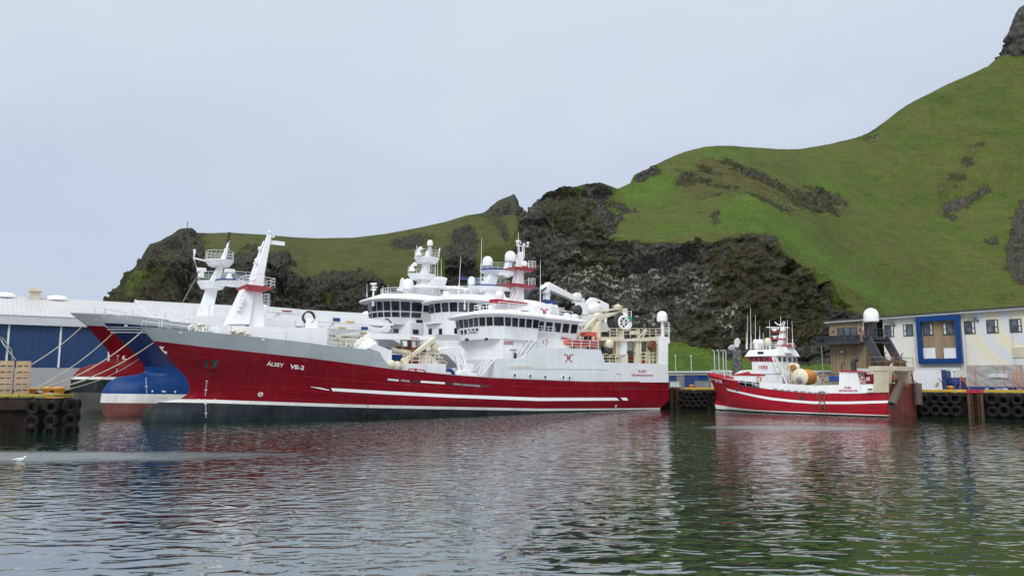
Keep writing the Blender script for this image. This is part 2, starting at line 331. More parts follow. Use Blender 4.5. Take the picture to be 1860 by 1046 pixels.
def hill_mat(name, g1, g2, g3, rock1, rock2, sc_):
    m, t, p = nodes(name); v = coords(t)
    a = noise_n(t, v, .014*sc_, 6, .65); b = noise_n(t, v, .09*sc_, 7, .72); f = noise_n(t, v, .9, 5, .75); e = noise_n(t, v, .035*sc_, 6, .7, 1.5)
    ter = noise_n(t, coords(t, (.12, .12, 1.)), 1.1*sc_, 5, .7); gul = noise_n(t, coords(t, (1, .25, .12)), .16*sc_, 6, .75)
    g = mixc(t, rng(t, a, .40, .60), g1, g2); g = mixc(t, rng(t, e, .47, .63, 0, .72), g, g3); g = mixc(t, rng(t, b, .46, .66, 0, .5), g, tuple(x*.55 for x in g2)); g = mixc(t, rng(t, noise_n(t, coords(t, (1, .5, .3)), .05*sc_, 7, .75, 1.), .50, .62, 0, .6), g, (.050, .082, .013)); g = mixc(t, rng(t, gul, .48, .64, 0, .6), g, g3)
    lushc = mixc(t, rng(t, b, .35, .65), (.045, .092, .014), (.080, .126, .021))
    g = mixc(t, math_n(t, 'MULTIPLY', attr(t, 'moss'), rng(t, b, .38, .56, .25, 1)), g, mixc(t, rng(t, e, .4, .6), (.082, .066, .034), (.058, .060, .024)))
    g = mixc(t, math_n(t, 'MULTIPLY', attr(t, 'lush'), .88), g, lushc)
    g = mixc(t, .62, g, mixc(t, rng(t, math_n(t, 'ADD', math_n(t, 'MULTIPLY', f, .7), math_n(t, 'MULTIPLY', ter, .3)), .36, .64), (.35, .35, .36), (1.6, 1.6, 1.5)), 'MULTIPLY')
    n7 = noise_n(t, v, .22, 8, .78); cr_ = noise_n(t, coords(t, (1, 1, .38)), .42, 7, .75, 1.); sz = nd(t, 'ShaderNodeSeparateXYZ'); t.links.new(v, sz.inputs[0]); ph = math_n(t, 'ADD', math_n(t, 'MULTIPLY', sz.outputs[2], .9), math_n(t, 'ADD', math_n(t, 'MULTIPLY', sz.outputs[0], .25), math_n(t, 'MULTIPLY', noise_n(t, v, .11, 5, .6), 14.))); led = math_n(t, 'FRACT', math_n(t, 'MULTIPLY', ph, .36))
    r = mixc(t, rng(t, n7, .42, .58), rock1, rock2); r = mixc(t, rng(t, cr_, .36, .46, .9, 0), r, (.008, .008, .007)); r = mixc(t, rng(t, f, .48, .62, 0, .65), r, tuple(x*1.7 for x in rock2)); r = mixc(t, rng(t, noise_n(t, coords(t, (1, 1, .6)), 1.3, 4, .8), .38, .46, .7, 0), r, (.012, .011, .010)); ln_ = math_n(t, 'MULTIPLY', rng(t, led, .0, .16, 1, 0), rng(t, noise_n(t, v, .2, 4, .6), .42, .58)); r = mixc(t, math_n(t, 'MULTIPLY', ln_, .6), r, (.010, .010, .009))  # near-black noise puts crevice shade into the rock colour
    mo = mixc(t, rng(t, noise_n(t, v, .16, 6, .7), .38, .6), (.060, .070, .027), (.090, .078, .040))
    r = mixc(t, math_n(t, 'MULTIPLY', attr(t, 'moss'), rng(t, noise_n(t, v, .25, 7, .78), .38, .54)), r, mo)
    gn = nd(t, 'ShaderNodeNewGeometry'); sp = nd(t, 'ShaderNodeSeparateXYZ'); t.links.new(gn.outputs['Normal'], sp.inputs[0])
    flat = rng(t, math_n(t, 'ADD', sp.outputs[2], math_n(t, 'MULTIPLY', b, .5)), .80, 1.0)          # ledges carry moss and grass
    r = mixc(t, math_n(t, 'MULTIPLY', flat, .45), r, mixc(t, rng(t, f, .35, .65), (.022, .030, .009), (.058, .070, .017)))
    vg = coords(t, (1, 1, .55)); w_ = math_n(t, 'MULTIPLY', rng(t, math_n(t, 'ADD', noise_n(t, vg, .75, 6, .75), math_n(t, 'MULTIPLY', rng(t, led, .16, .42, 1, 0), .10)), 0.58, .615), rng(t, noise_n(t, v, .09, 4, .6), .40, .52))
    r = mixc(t, math_n(t, 'MULTIPLY', attr(t, 'guano'), w_), r, (.62, .60, .55))
    k = rng(t, math_n(t, 'ADD', attr(t, 'rock'), math_n(t, 'MULTIPLY', math_n(t, 'SUBTRACT', b, .5), 2.1)), .32, .60)
    t.links.new(mixc(t, k, g, r), p.inputs['Base Color']); p.inputs['Roughness'].default_value = .95; p.inputs['Specular IOR Level'].default_value = .1
    bn = nd(t, 'ShaderNodeBump'); bn.inputs['Distance'].default_value = 1.7; bn.inputs['Strength'].default_value = 1.
    h = math_n(t, 'ADD', math_n(t, 'MULTIPLY', f, .35), math_n(t, 'MULTIPLY', noise_n(t, v, .35, 7, .75), math_n(t, 'ADD', math_n(t, 'MULTIPLY', k, 1.6), .35))); t.links.new(h, bn.inputs['Height']); t.links.new(bn.outputs[0], p.inputs['Normal'])
    return m
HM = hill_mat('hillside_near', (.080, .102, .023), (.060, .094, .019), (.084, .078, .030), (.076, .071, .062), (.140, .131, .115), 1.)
HF = hill_mat('hillside_far', (.070, .074, .024), (.057, .068, .020), (.066, .060, .026), (.052, .052, .042), (.098, .096, .080), .6)
# --- the nearer massif: cliff, spur, green valley side and the high ridge
K1 = [(780, 655), (1000, 645), (1215, 622), (1250, 628), (1300, 645), (1345, 655), (1420, 662), (1500, 655), (1700, 640), (2300, 660)]
D1 = [(780, 215), (1000, 200), (1215, 190), (1345, 190), (1500, 190), (1700, 185), (2300, 170)]
K2 = [(780, 640), (880, 600), (900, 560), (915, 520), (925, 470), (940, 430), (955, 394), (1000, 382), (1060, 400), (1120, 432), (1200, 437), (1300, 435), (1340, 420), (1391, 427), (1429, 462), (1468, 487), (1506, 506), (1544, 525), (1582, 548), (1602, 567), (1640, 590), (1700, 620), (2300, 640)]
D2 = [(780, 225), (955, 232), (1100, 222), (1300, 214), (1480, 208), (1600, 196), (1700, 190), (2300, 175)]
K3 = [(780, 638), (880, 598), (900, 558), (915, 518), (925, 468), (940, 428), (955, 393), (1000, 364), (1060, 372), (1130, 395), (1200, 385), (1260, 374), (1310, 364), (1347, 353), (1390, 372), (1430, 393), (1480, 424), (1525, 466), (1563, 492), (1620, 534), (1660, 561), (1720, 600), (2300, 630)]
D3 = [(780, 230), (955, 240), (1130, 264), (1347, 266), (1480, 250), (1660, 215), (2300, 195)]
K4 = [(x, y-2.5) for x, y in K3]; D4 = [(780, 236), (955, 246), (1130, 285), (1300, 292), (1347, 312), (1480, 320), (1660, 300), (2300, 300)]
K6 = [(780, 634), (880, 594), (900, 554), (915, 515), (925, 465), (940, 425), (955, 391), (975, 366), (1010, 344), (1035, 342), (1060, 335), (1090, 331), (1110, 338), (1122, 343), (1145, 332), (1152, 318), (1190, 300), (1230, 279), (1280, 265), (1320, 264), (1380, 268), (1440, 272), (1500, 262), (1545, 253), (1580, 241), (1640, 192), (1720, 150), (1790, 122), (1816, 100), (1870, 84), (1930, 82), (2000, 95), (2300, 160)]
D6 = [(780, 240), (955, 250), (1035, 272), (1122, 325), (1230, 385), (1440, 500), (1580, 540), (1720, 560), (1860, 570), (2300, 560)]
K6s = K6; K5 = [(x, .52*interp(K4, x)+.48*interp(K6s, x)) for x in range(780, 2301, 20)]; D5 = [(x, (.50*interp(D4, x)+.50*interp(D6, x))*1.0) for x in range(780, 2301, 20)]
cols = list(np.arange(780, 1890, 2.2))+list(range(1890, 2301, 14))
R_near = [[(780, 700), (780, 640), (900, 560), (915, 515), (955, 385), (985, 330), (1040, 330), (1050, 362), (1130, 398), (1112, 425), (1120, 434), (1300, 436), (1340, 420), (1391, 428), (1429, 464), (1468, 489), (1506, 512), (1512, 560), (1590, 572), (1600, 582), (1520, 598), (1507, 662), (1345, 660), (1260, 634), (1215, 626), (1100, 660)],
    c6((1345, 380), (1350, 345), (1430, 330), (1500, 280), (1565, 255), (1575, 290), (1480, 340), (1430, 375)), c6((1345, 415), (1420, 390), (1400, 420)),
    c6((1640, 560), (1660, 480), (1690, 380), (1726, 330), (1900, 330), (1900, 720), (1690, 720), (1655, 660)),
    c5((910, 80), (1070, 30), (1140, 70), (1150, 112), (1090, 130), (1200, 168), (1330, 212), (1280, 232), (1100, 155), (960, 112)),
    [(1148, 328), (1156, 310), (1190, 294), (1197, 310), (1172, 327)], [(1812, 104), (1818, -40), (1990, -40), (1960, 90), (1880, 60), (1850, 90)],
    c6((230, 405), (270, 380), (300, 420), (290, 437), (240, 430)), c6((1000, -5), (900, 45), (1010, 12), (1060, -30))]
S_near = [c6((60, 240), (130, 190), (200, 130), (330, 130), (430, 180), (550, 240), (620, 262), (740, 280), (870, 300), (885, 345), (800, 357), (750, 388), (650, 382), (560, 350), (440, 298), (380, 292), (340, 322), (260, 328), (140, 307)),
    c6((150, 260), (260, 225), (400, 235), (540, 300), (620, 290), (730, 310), (860, 320), (800, 350), (740, 380), (600, 372), (520, 340), (420, 300), (300, 325), (180, 300)),
    c6((1305, 290), (1320, 230), (1400, 180), (1440, 200), (1410, 260), (1340, 310)), c6((1425, 110), (1480, 60), (1560, 20), (1490, 110), (1440, 180)),
    c6((1520, 530), (1600, 510), (1605, 560), (1570, 592)), c6((770, 370), (880, 340), (920, 380), (860, 410)), c6((1430, 210), (1440, 235), (1465, 235), (1440, 205))]
G_near = [[(1185, 545), (1205, 500), (1235, 478), (1282, 485), (1290, 530), (1280, 562), (1235, 540), (1205, 565)], [(985, 520), (1080, 470), (1180, 480), (1240, 470), (1235, 500), (1180, 560), (1240, 590), (1100, 600), (1000, 590)],
          [(1030, 455), (1075, 445), (1075, 465), (1030, 470)], [(1290, 560), (1330, 545), (1340, 600), (1300, 620)]]
MO_near = [[(1280, 440), (1340, 420), (1391, 430), (1440, 470), (1500, 510), (1500, 600), (1440, 640), (1300, 640), (1220, 620), (1190, 570), (1290, 560)], [(1060, 420), (1120, 440), (1130, 500), (1060, 520), (1040, 470)], [(985, 350), (1040, 345), (1110, 420), (1060, 430), (990, 410)], S_near[0], S_near[2]+[], S_near[3], S_near[5]]
CV_near = [c6((735, 650), (775, 670), (815, 740), (840, 800), (900, 832), (840, 838), (800, 800), (760, 720)), c6((575, 665), (620, 632), (660, 628), (650, 655), (590, 675)), [(1120, 480), (1260, 440), (1270, 462), (1200, 478)], [(985, 560), (1060, 545), (1060, 580), (990, 590)]]
LU_near = [c6((270, 375), (385, 295), (470, 320), (640, 440), (880, 640), (1200, 830), (1100, 840), (900, 715), (700, 600), (520, 480), (400, 460), (250, 420)), [(1205, 700), (1210, 618), (1250, 622), (1300, 640), (1345, 650), (1400, 662), (1520, 655), (1520, 700)], c5((850, 85), (960, 110), (1120, 160), (1250, 225), (1150, 225), (950, 130)), c6((640, 190), (740, 210), (900, 290), (860, 310), (700, 240)), c6((160, 110), (280, 80), (420, 105), (380, 130), (220, 125)), c6((0, 440), (200, 430), (420, 455), (300, 470), (0, 470)), [(1120, 345), (1200, 310), (1240, 330), (1200, 370), (1140, 372)]]
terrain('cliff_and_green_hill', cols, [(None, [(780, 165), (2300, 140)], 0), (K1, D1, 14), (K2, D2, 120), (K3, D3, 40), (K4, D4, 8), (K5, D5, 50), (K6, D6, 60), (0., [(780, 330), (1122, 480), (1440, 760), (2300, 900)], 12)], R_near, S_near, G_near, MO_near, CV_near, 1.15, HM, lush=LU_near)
sp_rows = [(128, 1800, 1990), (104, 1813, 1972), (90, 1821, 1955), (75, 1825, 1942), (60, 1830, 1930), (47, 1834, 1917), (36, 1838, 1905), (28, 1842, 1896), (22, 1846, 1890), (16, 1850, 1884), (12, 1854, 1878), (8, 1861, 1871), (7, 1865, 1867)]
rings = []
for i in range(37):
    yy = 128-121*i/36; xa = interp(sorted((r[0], r[1]) for r in sp_rows), yy); xb = interp(sorted((r[0], r[2]) for r in sp_rows), yy); pa, pb = at(xa, yy, 572), at(xb, yy, 572); cx_ = (pa.x+pb.x)/2; rx = (pb.x-pa.x)/2*.9; rg = []
    for k in range(60):
        a_ = 2*pi*k/60; q_ = Vector((cx_+rx*cos(a_), 572+rx*.75*sin(a_), pa.z)); n_ = 1+.16*(noise.ridged_multi_fractal(q_*.10, .9, 2.1, 4, 1., 2.)-1)+.10*(noise.cell(Vector((q_.x*.22, q_.y*.22, q_.z*.3)))-.5); rg.append(Vector((cx_+rx*n_*cos(a_), 572+rx*.75*n_*sin(a_), pa.z+.6*noise.noise(q_*.3))))
    rings.append(rg)
mb = MB(); mb.loft(rings, 0, True, True); spi = tag(mb.build('rock_spire', HM), kind='structure'); at_ = spi.data.attributes.new('rock', 'FLOAT', 'POINT'); at_.data.foreach_set('value', [1.]*len(spi.data.vertices))
# --- the farther headland on the left
L0 = [(120, 400), (1000, 400)]
LR = [(120, 640), (185, 600), (199, 552), (206, 530), (225, 512), (238, 492), (250, 484), (262, 458), (272, 443), (292, 437), (312, 426), (330, 414), (348, 413), (358, 423), (380, 423), (420, 422), (470, 425), (530, 430), (580, 432), (640, 431), (700, 424), (760, 413), (810, 402), (850, 390), (876, 386), (893, 374), (905, 364), (920, 358), (934, 351), (941, 362), (944, 376), (951, 382), (957, 394), (1000, 430)]
LM = [(120, 655), (185, 630), (200, 570), (250, 500), (270, 485), (330, 462), (365, 470), (420, 470), (460, 464), (521, 484), (560, 510), (640, 505), (700, 505), (760, 500), (806, 470), (862, 470), (900, 450), (1000, 470)]
terrain('far_headland', list(np.arange(120, 1001, 2.2)), [(None, L0, 0), (LM, [(120, 455), (330, 455), (700, 440), (1000, 430)], 90), (LR, [(120, 470), (200, 480), (330, 500), (380, 600), (640, 660), (1000, 600)], 60), (0., [(120, 620), (1000, 900)], 10)],
    [[(120, 660), (185, 560), (225, 495), (250, 430), (330, 395), (358, 418), (374, 440), (368, 462), (385, 575)], [(385, 575), (375, 475), (423, 461), (460, 453), (521, 472), (545, 497), (562, 522), (640, 560), (640, 580)], [(806, 490), (812, 440), (840, 415), (862, 412), (868, 440), (862, 480), (872, 500), (840, 530), (800, 530)], [(868, 393), (900, 368), (935, 340), (950, 365), (962, 396), (900, 398)], [(897, 402), (905, 400), (930, 440), (920, 450)], [(640, 580), (660, 525), (690, 510), (720, 530), (740, 580)]],
    [[(545, 500), (610, 490), (650, 480), (690, 500), (720, 560), (560, 570)], [(720, 530), (760, 505), (800, 520), (800, 580), (700, 580)], [(700, 440), (760, 420), (800, 430), (740, 470)]], [], [[(200, 560), (235, 500), (300, 470), (320, 500), (300, 560)]], [[(318, 500), (337, 496), (338, 536), (320, 540)], [(500, 505), (520, 500), (520, 530), (505, 530)]], 2.5, HF, fine=.55, lush=[[(180+a/3.577, 380+b/3.577) for a, b in ((260, 330), (380, 240), (500, 240), (540, 300), (480, 420), (400, 440), (300, 520), (230, 580), (110, 580), (200, 450))], [(180+a/3.577, 380+b/3.577) for a, b in ((560, 170), (640, 200), (690, 290), (640, 330), (590, 260))], [(180+a/3.577, 380+b/3.577) for a, b in ((1370, 540), (1440, 500), (1520, 520), (1480, 570), (1400, 580))], [(180+a/3.577, 380+b/3.577) for a, b in ((860, 380), (900, 350), (900, 440), (850, 440))], [(800, 520), (830, 490), (930, 470), (940, 540), (800, 545)]])
mb = MB(); p = at(340, 416, 505); mb.tube([p, p+Vector((0, 0, 5.5))], .22, 6); mb.box(p.x-.7, p.x+.7, p.y-.7, p.y+.7, p.z-2, p.z+.6)
tag(mb.build('survey_mast', M['dark']), 'thin dark pole standing on the rocky peak of the left headland', 'pole')
# ================================================================ water
m, t, p = nodes('harbour_water'); v = coords(t, (1, 1, 1))
p.inputs['Base Color'].default_value = (.006, .020, .010, 1); p.inputs['Roughness'].default_value = .02; p.inputs['IOR'].default_value = 2.8
def rot_coords(sc_, a):
    c = nd(t, 'ShaderNodeTexCoord'); mp = nd(t, 'ShaderNodeMapping'); mp.inputs['Scale'].default_value = sc_; mp.inputs['Rotation'].default_value = (0, 0, a); t.links.new(c.outputs['Object'], mp.inputs[0]); return mp.outputs[0]
va = rot_coords((.40, 1, 1), -.10); vb = rot_coords((.50, 1, 1), .14); vc = rot_coords((.55, 1, 1), -.22)
big = noise_n(t, va, .34, 2, .5, .3); mid = noise_n(t, vb, 2.3, 1, .45, .5); sml = noise_n(t, vc, 6., 2, .5, .3)
rdg = lambda n: math_n(t, 'SUBTRACT', 1., math_n(t, 'ABSOLUTE', math_n(t, 'SUBTRACT', math_n(t, 'MULTIPLY', n, 2.), 1.)))
rid = rdg(noise_n(t, vc, 1.3, 1, .45, .4)); rid = math_n(t, 'POWER', rid, 2.2)
patch = rng(t, noise_n(t, coords(t, (.5, 1, 1)), .05, 3, .5), .38, .62, .8, 1.12)
ga = nd(t, 'ShaderNodeNewGeometry'); sp = nd(t, 'ShaderNodeSeparateXYZ'); t.links.new(ga.outputs['Position'], sp.inputs[0])
h = math_n(t, 'ADD', math_n(t, 'MULTIPLY', big, .042), math_n(t, 'MULTIPLY', mid, .0175)); h = math_n(t, 'ADD', h, math_n(t, 'MULTIPLY', sml, .0018)); h = math_n(t, 'ADD', h, math_n(t, 'MULTIPLY', rid, .022))
def streak(cx, cy, ax, ay, ang):                    # a cat's paw: a patch of water roughened by a breath of wind
    c = nd(t, 'ShaderNodeTexCoord'); mp = nd(t, 'ShaderNodeMapping', vector_type='TEXTURE'); mp.inputs['Location'].default_value = (cx, cy, 0); mp.inputs['Rotation'].default_value = (0, 0, ang); mp.inputs['Scale'].default_value = (ax, ay, 1)
    t.links.new(c.outputs['Object'], mp.inputs[0]); ln = nd(t, 'ShaderNodeVectorMath', operation='LENGTH'); t.links.new(mp.outputs[0], ln.inputs[0])
    return rng(t, math_n(t, 'ADD', ln.outputs['Value'], math_n(t, 'MULTIPLY', math_n(t, 'SUBTRACT', noise_n(t, v, .4, 4), .5), .7)), .6, 1.1, 1, 0)
paws = math_n(t, 'MAXIMUM', streak(-31, 39.5, 18, 3.2, .06), streak(24, 63.5, 9., 4.2, -.12))
h = math_n(t, 'MULTIPLY', h, patch); h = math_n(t, 'ADD', h, math_n(t, 'MULTIPLY', paws, math_n(t, 'MULTIPLY', noise_n(t, v, 9, 3, .7), .07)))
bn = nd(t, 'ShaderNodeBump'); bn.inputs['Distance'].default_value = 1.0; bn.inputs['Strength'].default_value = 1.0
t.links.new(h, bn.inputs['Height']); t.links.new(bn.outputs[0], p.inputs['Normal'])
t.links.new(rng(t, paws, 0, 1, .03, .22), p.inputs['Roughness'])
gl_ = nd(t, 'ShaderNodeBsdfGlossy'); gl_.inputs['Color'].default_value = (.86, .90, .92, 1); t.links.new(bn.outputs[0], gl_.inputs['Normal']); t.links.new(rng(t, paws, 0, 1, .03, .22), gl_.inputs['Roughness'])
ms = nd(t, 'ShaderNodeMixShader'); ms.inputs[0].default_value = .28; t.links.new(p.outputs[0], ms.inputs[1]); t.links.new(gl_.outputs[0], ms.inputs[2]); t.links.new(ms.outputs[0], [n for n in t.nodes if n.type == 'OUTPUT_MATERIAL'][0].inputs[0])
mb = MB(); mb.add([(-500, -60, 0), (500, -60, 0), (500, 500, 0), (-500, 500, 0)], [(0, 1, 2, 3)]); tag(mb.build('harbour_water', m), kind='structure')
# ================================================================ quay
QZ = 2.6
TH = radians(34.5)
FA = Frame(-35.8, 71.6, pi+TH); FB = Frame(-46.4, 82.3, pi+TH); FC = Frame(-55.1, 92.3, pi+TH)
FQ = Frame(23.1, 108.9, -pi/4)                       # right quay: x along the edge towards the camera, y inland
q = [(118, 14), (23.1, 108.9), (-.9, 143.8), (-58, 106), (-69, 101), (-35.1, 60), (-34.9, 57.5), (-150, 57.5), (-150, 460), (260, 460), (260, 14)]
def quaymat(name, c1, c2, sc_=1.):
    m, t, p = nodes(name); v = coords(t); c = mixc(t, rng(t, noise_n(t, v, .35*sc_, 6, .65), .35, .65), c1, c2)
    c = mixc(t, rng(t, noise_n(t, coords(t, (1, 1, .15)), 1.2*sc_, 5, .7), .5, .75, 0, .7), c, tuple(x*.4 for x in c1)); t.links.new(c, p.inputs['Base Color']); p.inputs['Roughness'].default_value = .9; p.inputs['Specular IOR Level'].default_value = .15
    bn = nd(t, 'ShaderNodeBump'); bn.inputs['Distance'].default_value = .03; t.links.new(noise_n(t, v, 2., 5, .7), bn.inputs['Height']); t.links.new(bn.outputs[0], p.inputs['Normal']); return m
M['asphalt'] = quaymat('quay_asphalt', (.055, .055, .055), (.09, .088, .085)); M['pile'] = quaymat('wet_sheet_piling', (.006, .005, .004), (.022, .014, .010), 2.)
M['timber'] = quaymat('dark_wet_timber', (.012, .009, .007), (.038, .027, .019), 2.); M['mossy'] = paint('mossy_yellow_kerb', (.30, .25, .025), .8, .5, .1, .5)
mb = MB(); tr = tessellate_polygon([[Vector((*a, 0)) for a in q]]); mb.add([(*a, QZ) for a in q], tr, 0)
n = len(q); mb.add([(*a, QZ) for a in q]+[(*a, -4) for a in q], [(i, (i+1) % n, n+(i+1) % n, n+i) for i in range(n)], 1)
tag(mb.build('quay', [M['asphalt'], M['pile']]), kind='structure')
# ================================================================ ships
class Ship:
    def __init__(s, name, label, cat, fr, L, B, stem, entry, bulb=None, fwl=28., ftop=20., top_z=9., kz=-1.5, group=None):
        s.fr = fr; s.L = L; s.B = B; s.stem = stem; s.entry = entry; s.bulb = bulb; s.fwl = fwl; s.ftop = ftop; s.tz = top_z; s.kz = kz; s.cut = 1.3
        s.root = thing(name, label, cat, (fr.o[0], fr.o[1], 0), fr.a, group)
    def stem_s(s, z): return interp(s.stem, z)
    def hb(s, a, z):                                # half breadth a metres aft of the bow
        ez = interp(s.entry, z); k = min(1, max(0, z/s.tz)); ln = s.fwl+(s.ftop-s.fwl)*k
        t = min(1, max(0, (a-ez)/ln)); h = s.B/2*(1-(1-t)**(1.9+.3*k))**(1.05-.4*k)
        ta = max(0, (a-(s.L-14))/14); h *= 1-.07*ta*ta
        if z < 1.5: h *= 1-.035*(1.5-z)**1.4
        if s.bulb:
            bz, br, bw = s.bulb; q = 1-((z-bz)/br)**2
            if q > 0:
                u = max(0, a-s.stem_s(z)); hbb = bw*sqrt(q)*min(1, sqrt(u/3.2)) if u < 30 else 0
                h = (h**2.5+hbb**2.5)**.4
        return h
    def row0(s, f):
        a = 1.
        for _ in range(40): a = .5*a+.5*s.stem_s(f(a))
        return a
    def hull(s, curves, divs, mats, n=150, deck=None):
        rows = []; mi = []
        for k in range(len(curves)-1):
            for i in range(divs[k]):
                u = i/divs[k]; rows.append(lambda a, k=k, u=u: curves[k](a)*(1-u)+curves[k+1](a)*u); mi.append(k)
        rows.append(curves[-1]); mb = MB(); P = []
        for f in rows:
            a0 = s.row0(f); r = []
            for j in range(n+1):
                a = a0+(s.L-a0)*(j/n)**1.35; z = f(a); e = max(0, 1.3-z)*s.cut*max(0, (a-s.L+8)/8); a2 = a-e
                r.append((-a2, 0 if j == 0 else s.hb(a2, z), z))
            P.append(r)
        for sg in (1, -1):
            vs = [(x, y*sg, z) for r in P for x, y, z in r]; m = n+1
            for k in range(len(divs)):
                fs = [(i*m+j, i*m+j+1, (i+1)*m+j+1, (i+1)*m+j) for i in range(len(P)-1) if mi[i] == k for j in range(n)]
                mb.add(vs, fs, k, True)
        m = len(P); e = [r[-1] for r in P]; mb.add([(x, y, z) for x, y, z in e]+[(x, -y, z) for x, y, z in e], [])
        b = len(mb.v)-2*m
        for i in range(m-1): mb.f.append([b+i, b+i+1, b+m+i+1, b+m+i]); mb.m.append(mi[i]); mb.sm.append(False)
        dk = deck or (lambda a: curves[-1](a)-.95); D = []
        a0 = s.row0(dk)
        for j in range(81):
            a = a0+(s.L-a0)*j/80; z = dk(a); D.append((-a, max(0, s.hb(a, z)-.06), z))
        mb.add(D+[(x, -y, z) for x, y, z in D], [(j, j+1, 82+j, 81+j) for j in range(80)], len(divs))
        s.h = mb.build('hull', mats, s.root); return s.h
    def P(s, px, py, v=0.): return s.fr.P(px, py, v)
    def on(s, px, py, off=.03):                     # the point of the port side seen at a photo pixel
        v = s.B/2*.8
        for _ in range(40):
            p = s.P(px, py, v); v = .5*v+.5*s.hb(-p.x, p.z)
        p = s.P(px, py, v); p.y += off; return p
    def side(s, x, z, off=.03): return Vector((x, s.hb(-x, z)+off, z))
    def patch(s, name, top, bot, mat, parent=None, n=24, off=.03):   # a painted band lying on the side
        mb = MB(); vs = []
        for i in range(n+1):
            u = i/n*(len(top)-1); k = min(int(u), len(top)-2); f = u-k
            g = lambda l: (l[k][0]*(1-f)+l[k+1][0]*f, l[k][1]*(1-f)+l[k+1][1]*f)
            a = s.on(*g(top), off); b = s.on(*g(bot), off); vs += [b, s.side((a.x+b.x)/2, (a.z+b.z)/2, off), a]
        mb.add(vs, [(3*i+k, 3*i+3+k, 3*i+4+k, 3*i+1+k) for i in range(n) for k in (0, 1)], 0, True)
        return mb.build(name, mat, parent or s.h)
    def text(s, body, p0, p1, hpx, mat, name='lettering', bold=.02, off=.035):
        a = s.on(*p0); b = s.on(*p1); vs, fs, W = text_mesh(body, bold)
        top = s.on(p0[0], p0[1]-hpx); H = top.z-a.z; k = 1/W; ky = H/.72
        mb = MB(); mb.add([s.side(a.x+(b.x-a.x)*x*k, a.z+(b.z-a.z)*x*k+y*ky, off) for x, y in vs], fs)
        return mb.build(name, mat, s.h)
    def ptext(s, body, p0, p1, hpx, v, mat, parent, bold=.02):        # lettering on an upright plane y = v
        a = s.P(*p0, v); b = s.P(*p1, v); top = s.P(p0[0], p0[1]-hpx, v); vs, fs, W = text_mesh(body, bold); ky = (top.z-a.z)/.72
        mb = MB(); mb.add([a+(b-a)*(x/W)+Vector((0, 0, y*ky)) for x, y in vs], fs); return mb.build('lettering', mat, parent)
    def slab(s, name, poly, y0, y1, mat, parent=None, bevel=0):       # outline seen on plane y1, thickness to y0
        mb = MB(); mb.slab([(p.x, p.z) for p in (s.P(a, b, y1) for a, b in poly)], y0, y1); return mb.build(name, mat, parent or s.root, bevel)
    def label(s, name, x0, y0, x1, y1, v, mat, parent):
        a = s.P(x0, y0, v); b = s.P(x1, y1, v); mb = MB(); mb.box(a.x, b.x, v, v+.03, b.z, a.z); return mb.build(name, mat, parent)
def C_(pts): return lambda a: interp(pts, a)
def house(S, name, plan, z0, z1, mat, flare=0, rows=(), gm=None, trim=None, roof=None, parent=None, sub=None):
    """a deckhouse from a plan outline; rows = (edge index, number of windows, z low, z high, margin) give inset panes"""
    cx = sum(p[0] for p in plan)/len(plan); n = len(plan)
    ex = lambda p, f: (p[0]+(p[0]-cx)/(abs(p[0]-cx)+1e-6)*f*min(1, abs(p[0]-cx)/3), p[1]+(1 if p[1] > 0 else -1)*f*min(1, abs(p[1])/3))
    tp = [ex(p, flare) for p in plan]; t = trim or (lambda x, z: z)
    mb = MB(); a = [(x, y, t(x, z0)) for x, y in plan]; b = [(x, y, t(x, z1)) for x, y in tp]
    mb.add(a+b, [(i, (i+1) % n, n+(i+1) % n, n+i) for i in range(n)])
    tr = tessellate_polygon([[Vector((*p, 0)) for p in tp]]); mb.add(b, tr); mb.add(a, [tuple(reversed(f)) for f in tr])
    h = mb.build(name, mat, parent or S.root)
    for ei, cnt, zl, zh, mg in rows:
        i, j = ei % n, (ei+1) % n
        for c in range(cnt):
            f0 = (c+mg)/cnt; f1 = (c+1-mg)/cnt; q = []
            for f, z in ((f0, zl), (f1, zl), (f1, zh), (f0, zh)):
                k = (z-z0)/(z1-z0); pa = [plan[i][0]*(1-k)+tp[i][0]*k, plan[i][1]*(1-k)+tp[i][1]*k]; pb = [plan[j][0]*(1-k)+tp[j][0]*k, plan[j][1]*(1-k)+tp[j][1]*k]
                x = pa[0]*(1-f)+pb[0]*f; y = pa[1]*(1-f)+pb[1]*f; q.append(Vector((x, y, t(x, z))))
            nr = (q[1]-q[0]).cross(q[3]-q[0]).normalized(); ctr = Vector((cx, 0, q[0].z))
            if nr.dot(q[0]-ctr) < 0: nr = -nr
            w = MB(); ce = sum(q, Vector())/4
            qi = [ce+(v-ce)*.92 for v in q]
            w.add([v+nr*.015 for v in q]+[v+nr*.05 for v in q]+[v+nr*.05 for v in qi]+[v+nr*.02 for v in qi],
                  [(i2, (i2+1) % 4, 4+(i2+1) % 4, 4+i2) for i2 in range(4)]+[(4+i2, 4+(i2+1) % 4, 8+(i2+1) % 4, 8+i2) for i2 in range(4)], 1)
            w.add([v+nr*.02 for v in qi], [(0, 1, 2, 3)], 0); w.build('window', [gm or M['glass'], M['sign']], h)
    if roof:
        br, th, top, sh = roof; mb = MB(); R = [ex(p, flare+br) for p in plan]; R1 = [ex(p, flare+br*.4) for p in plan]; R2 = [ex(p, flare-sh) for p in plan]
        mb.loft([[(x, y, t(x, z1)+.004) for x, y in R1], [(x, y, t(x, z1)+.0+th*.25) for x, y in R], [(x, y, t(x, z1)+th) for x, y in R], [(x, y, t(x, z1)+top) for x, y in R2]])
        s_ = mb.build('roof', mat, h)
        return h, s_
    return h
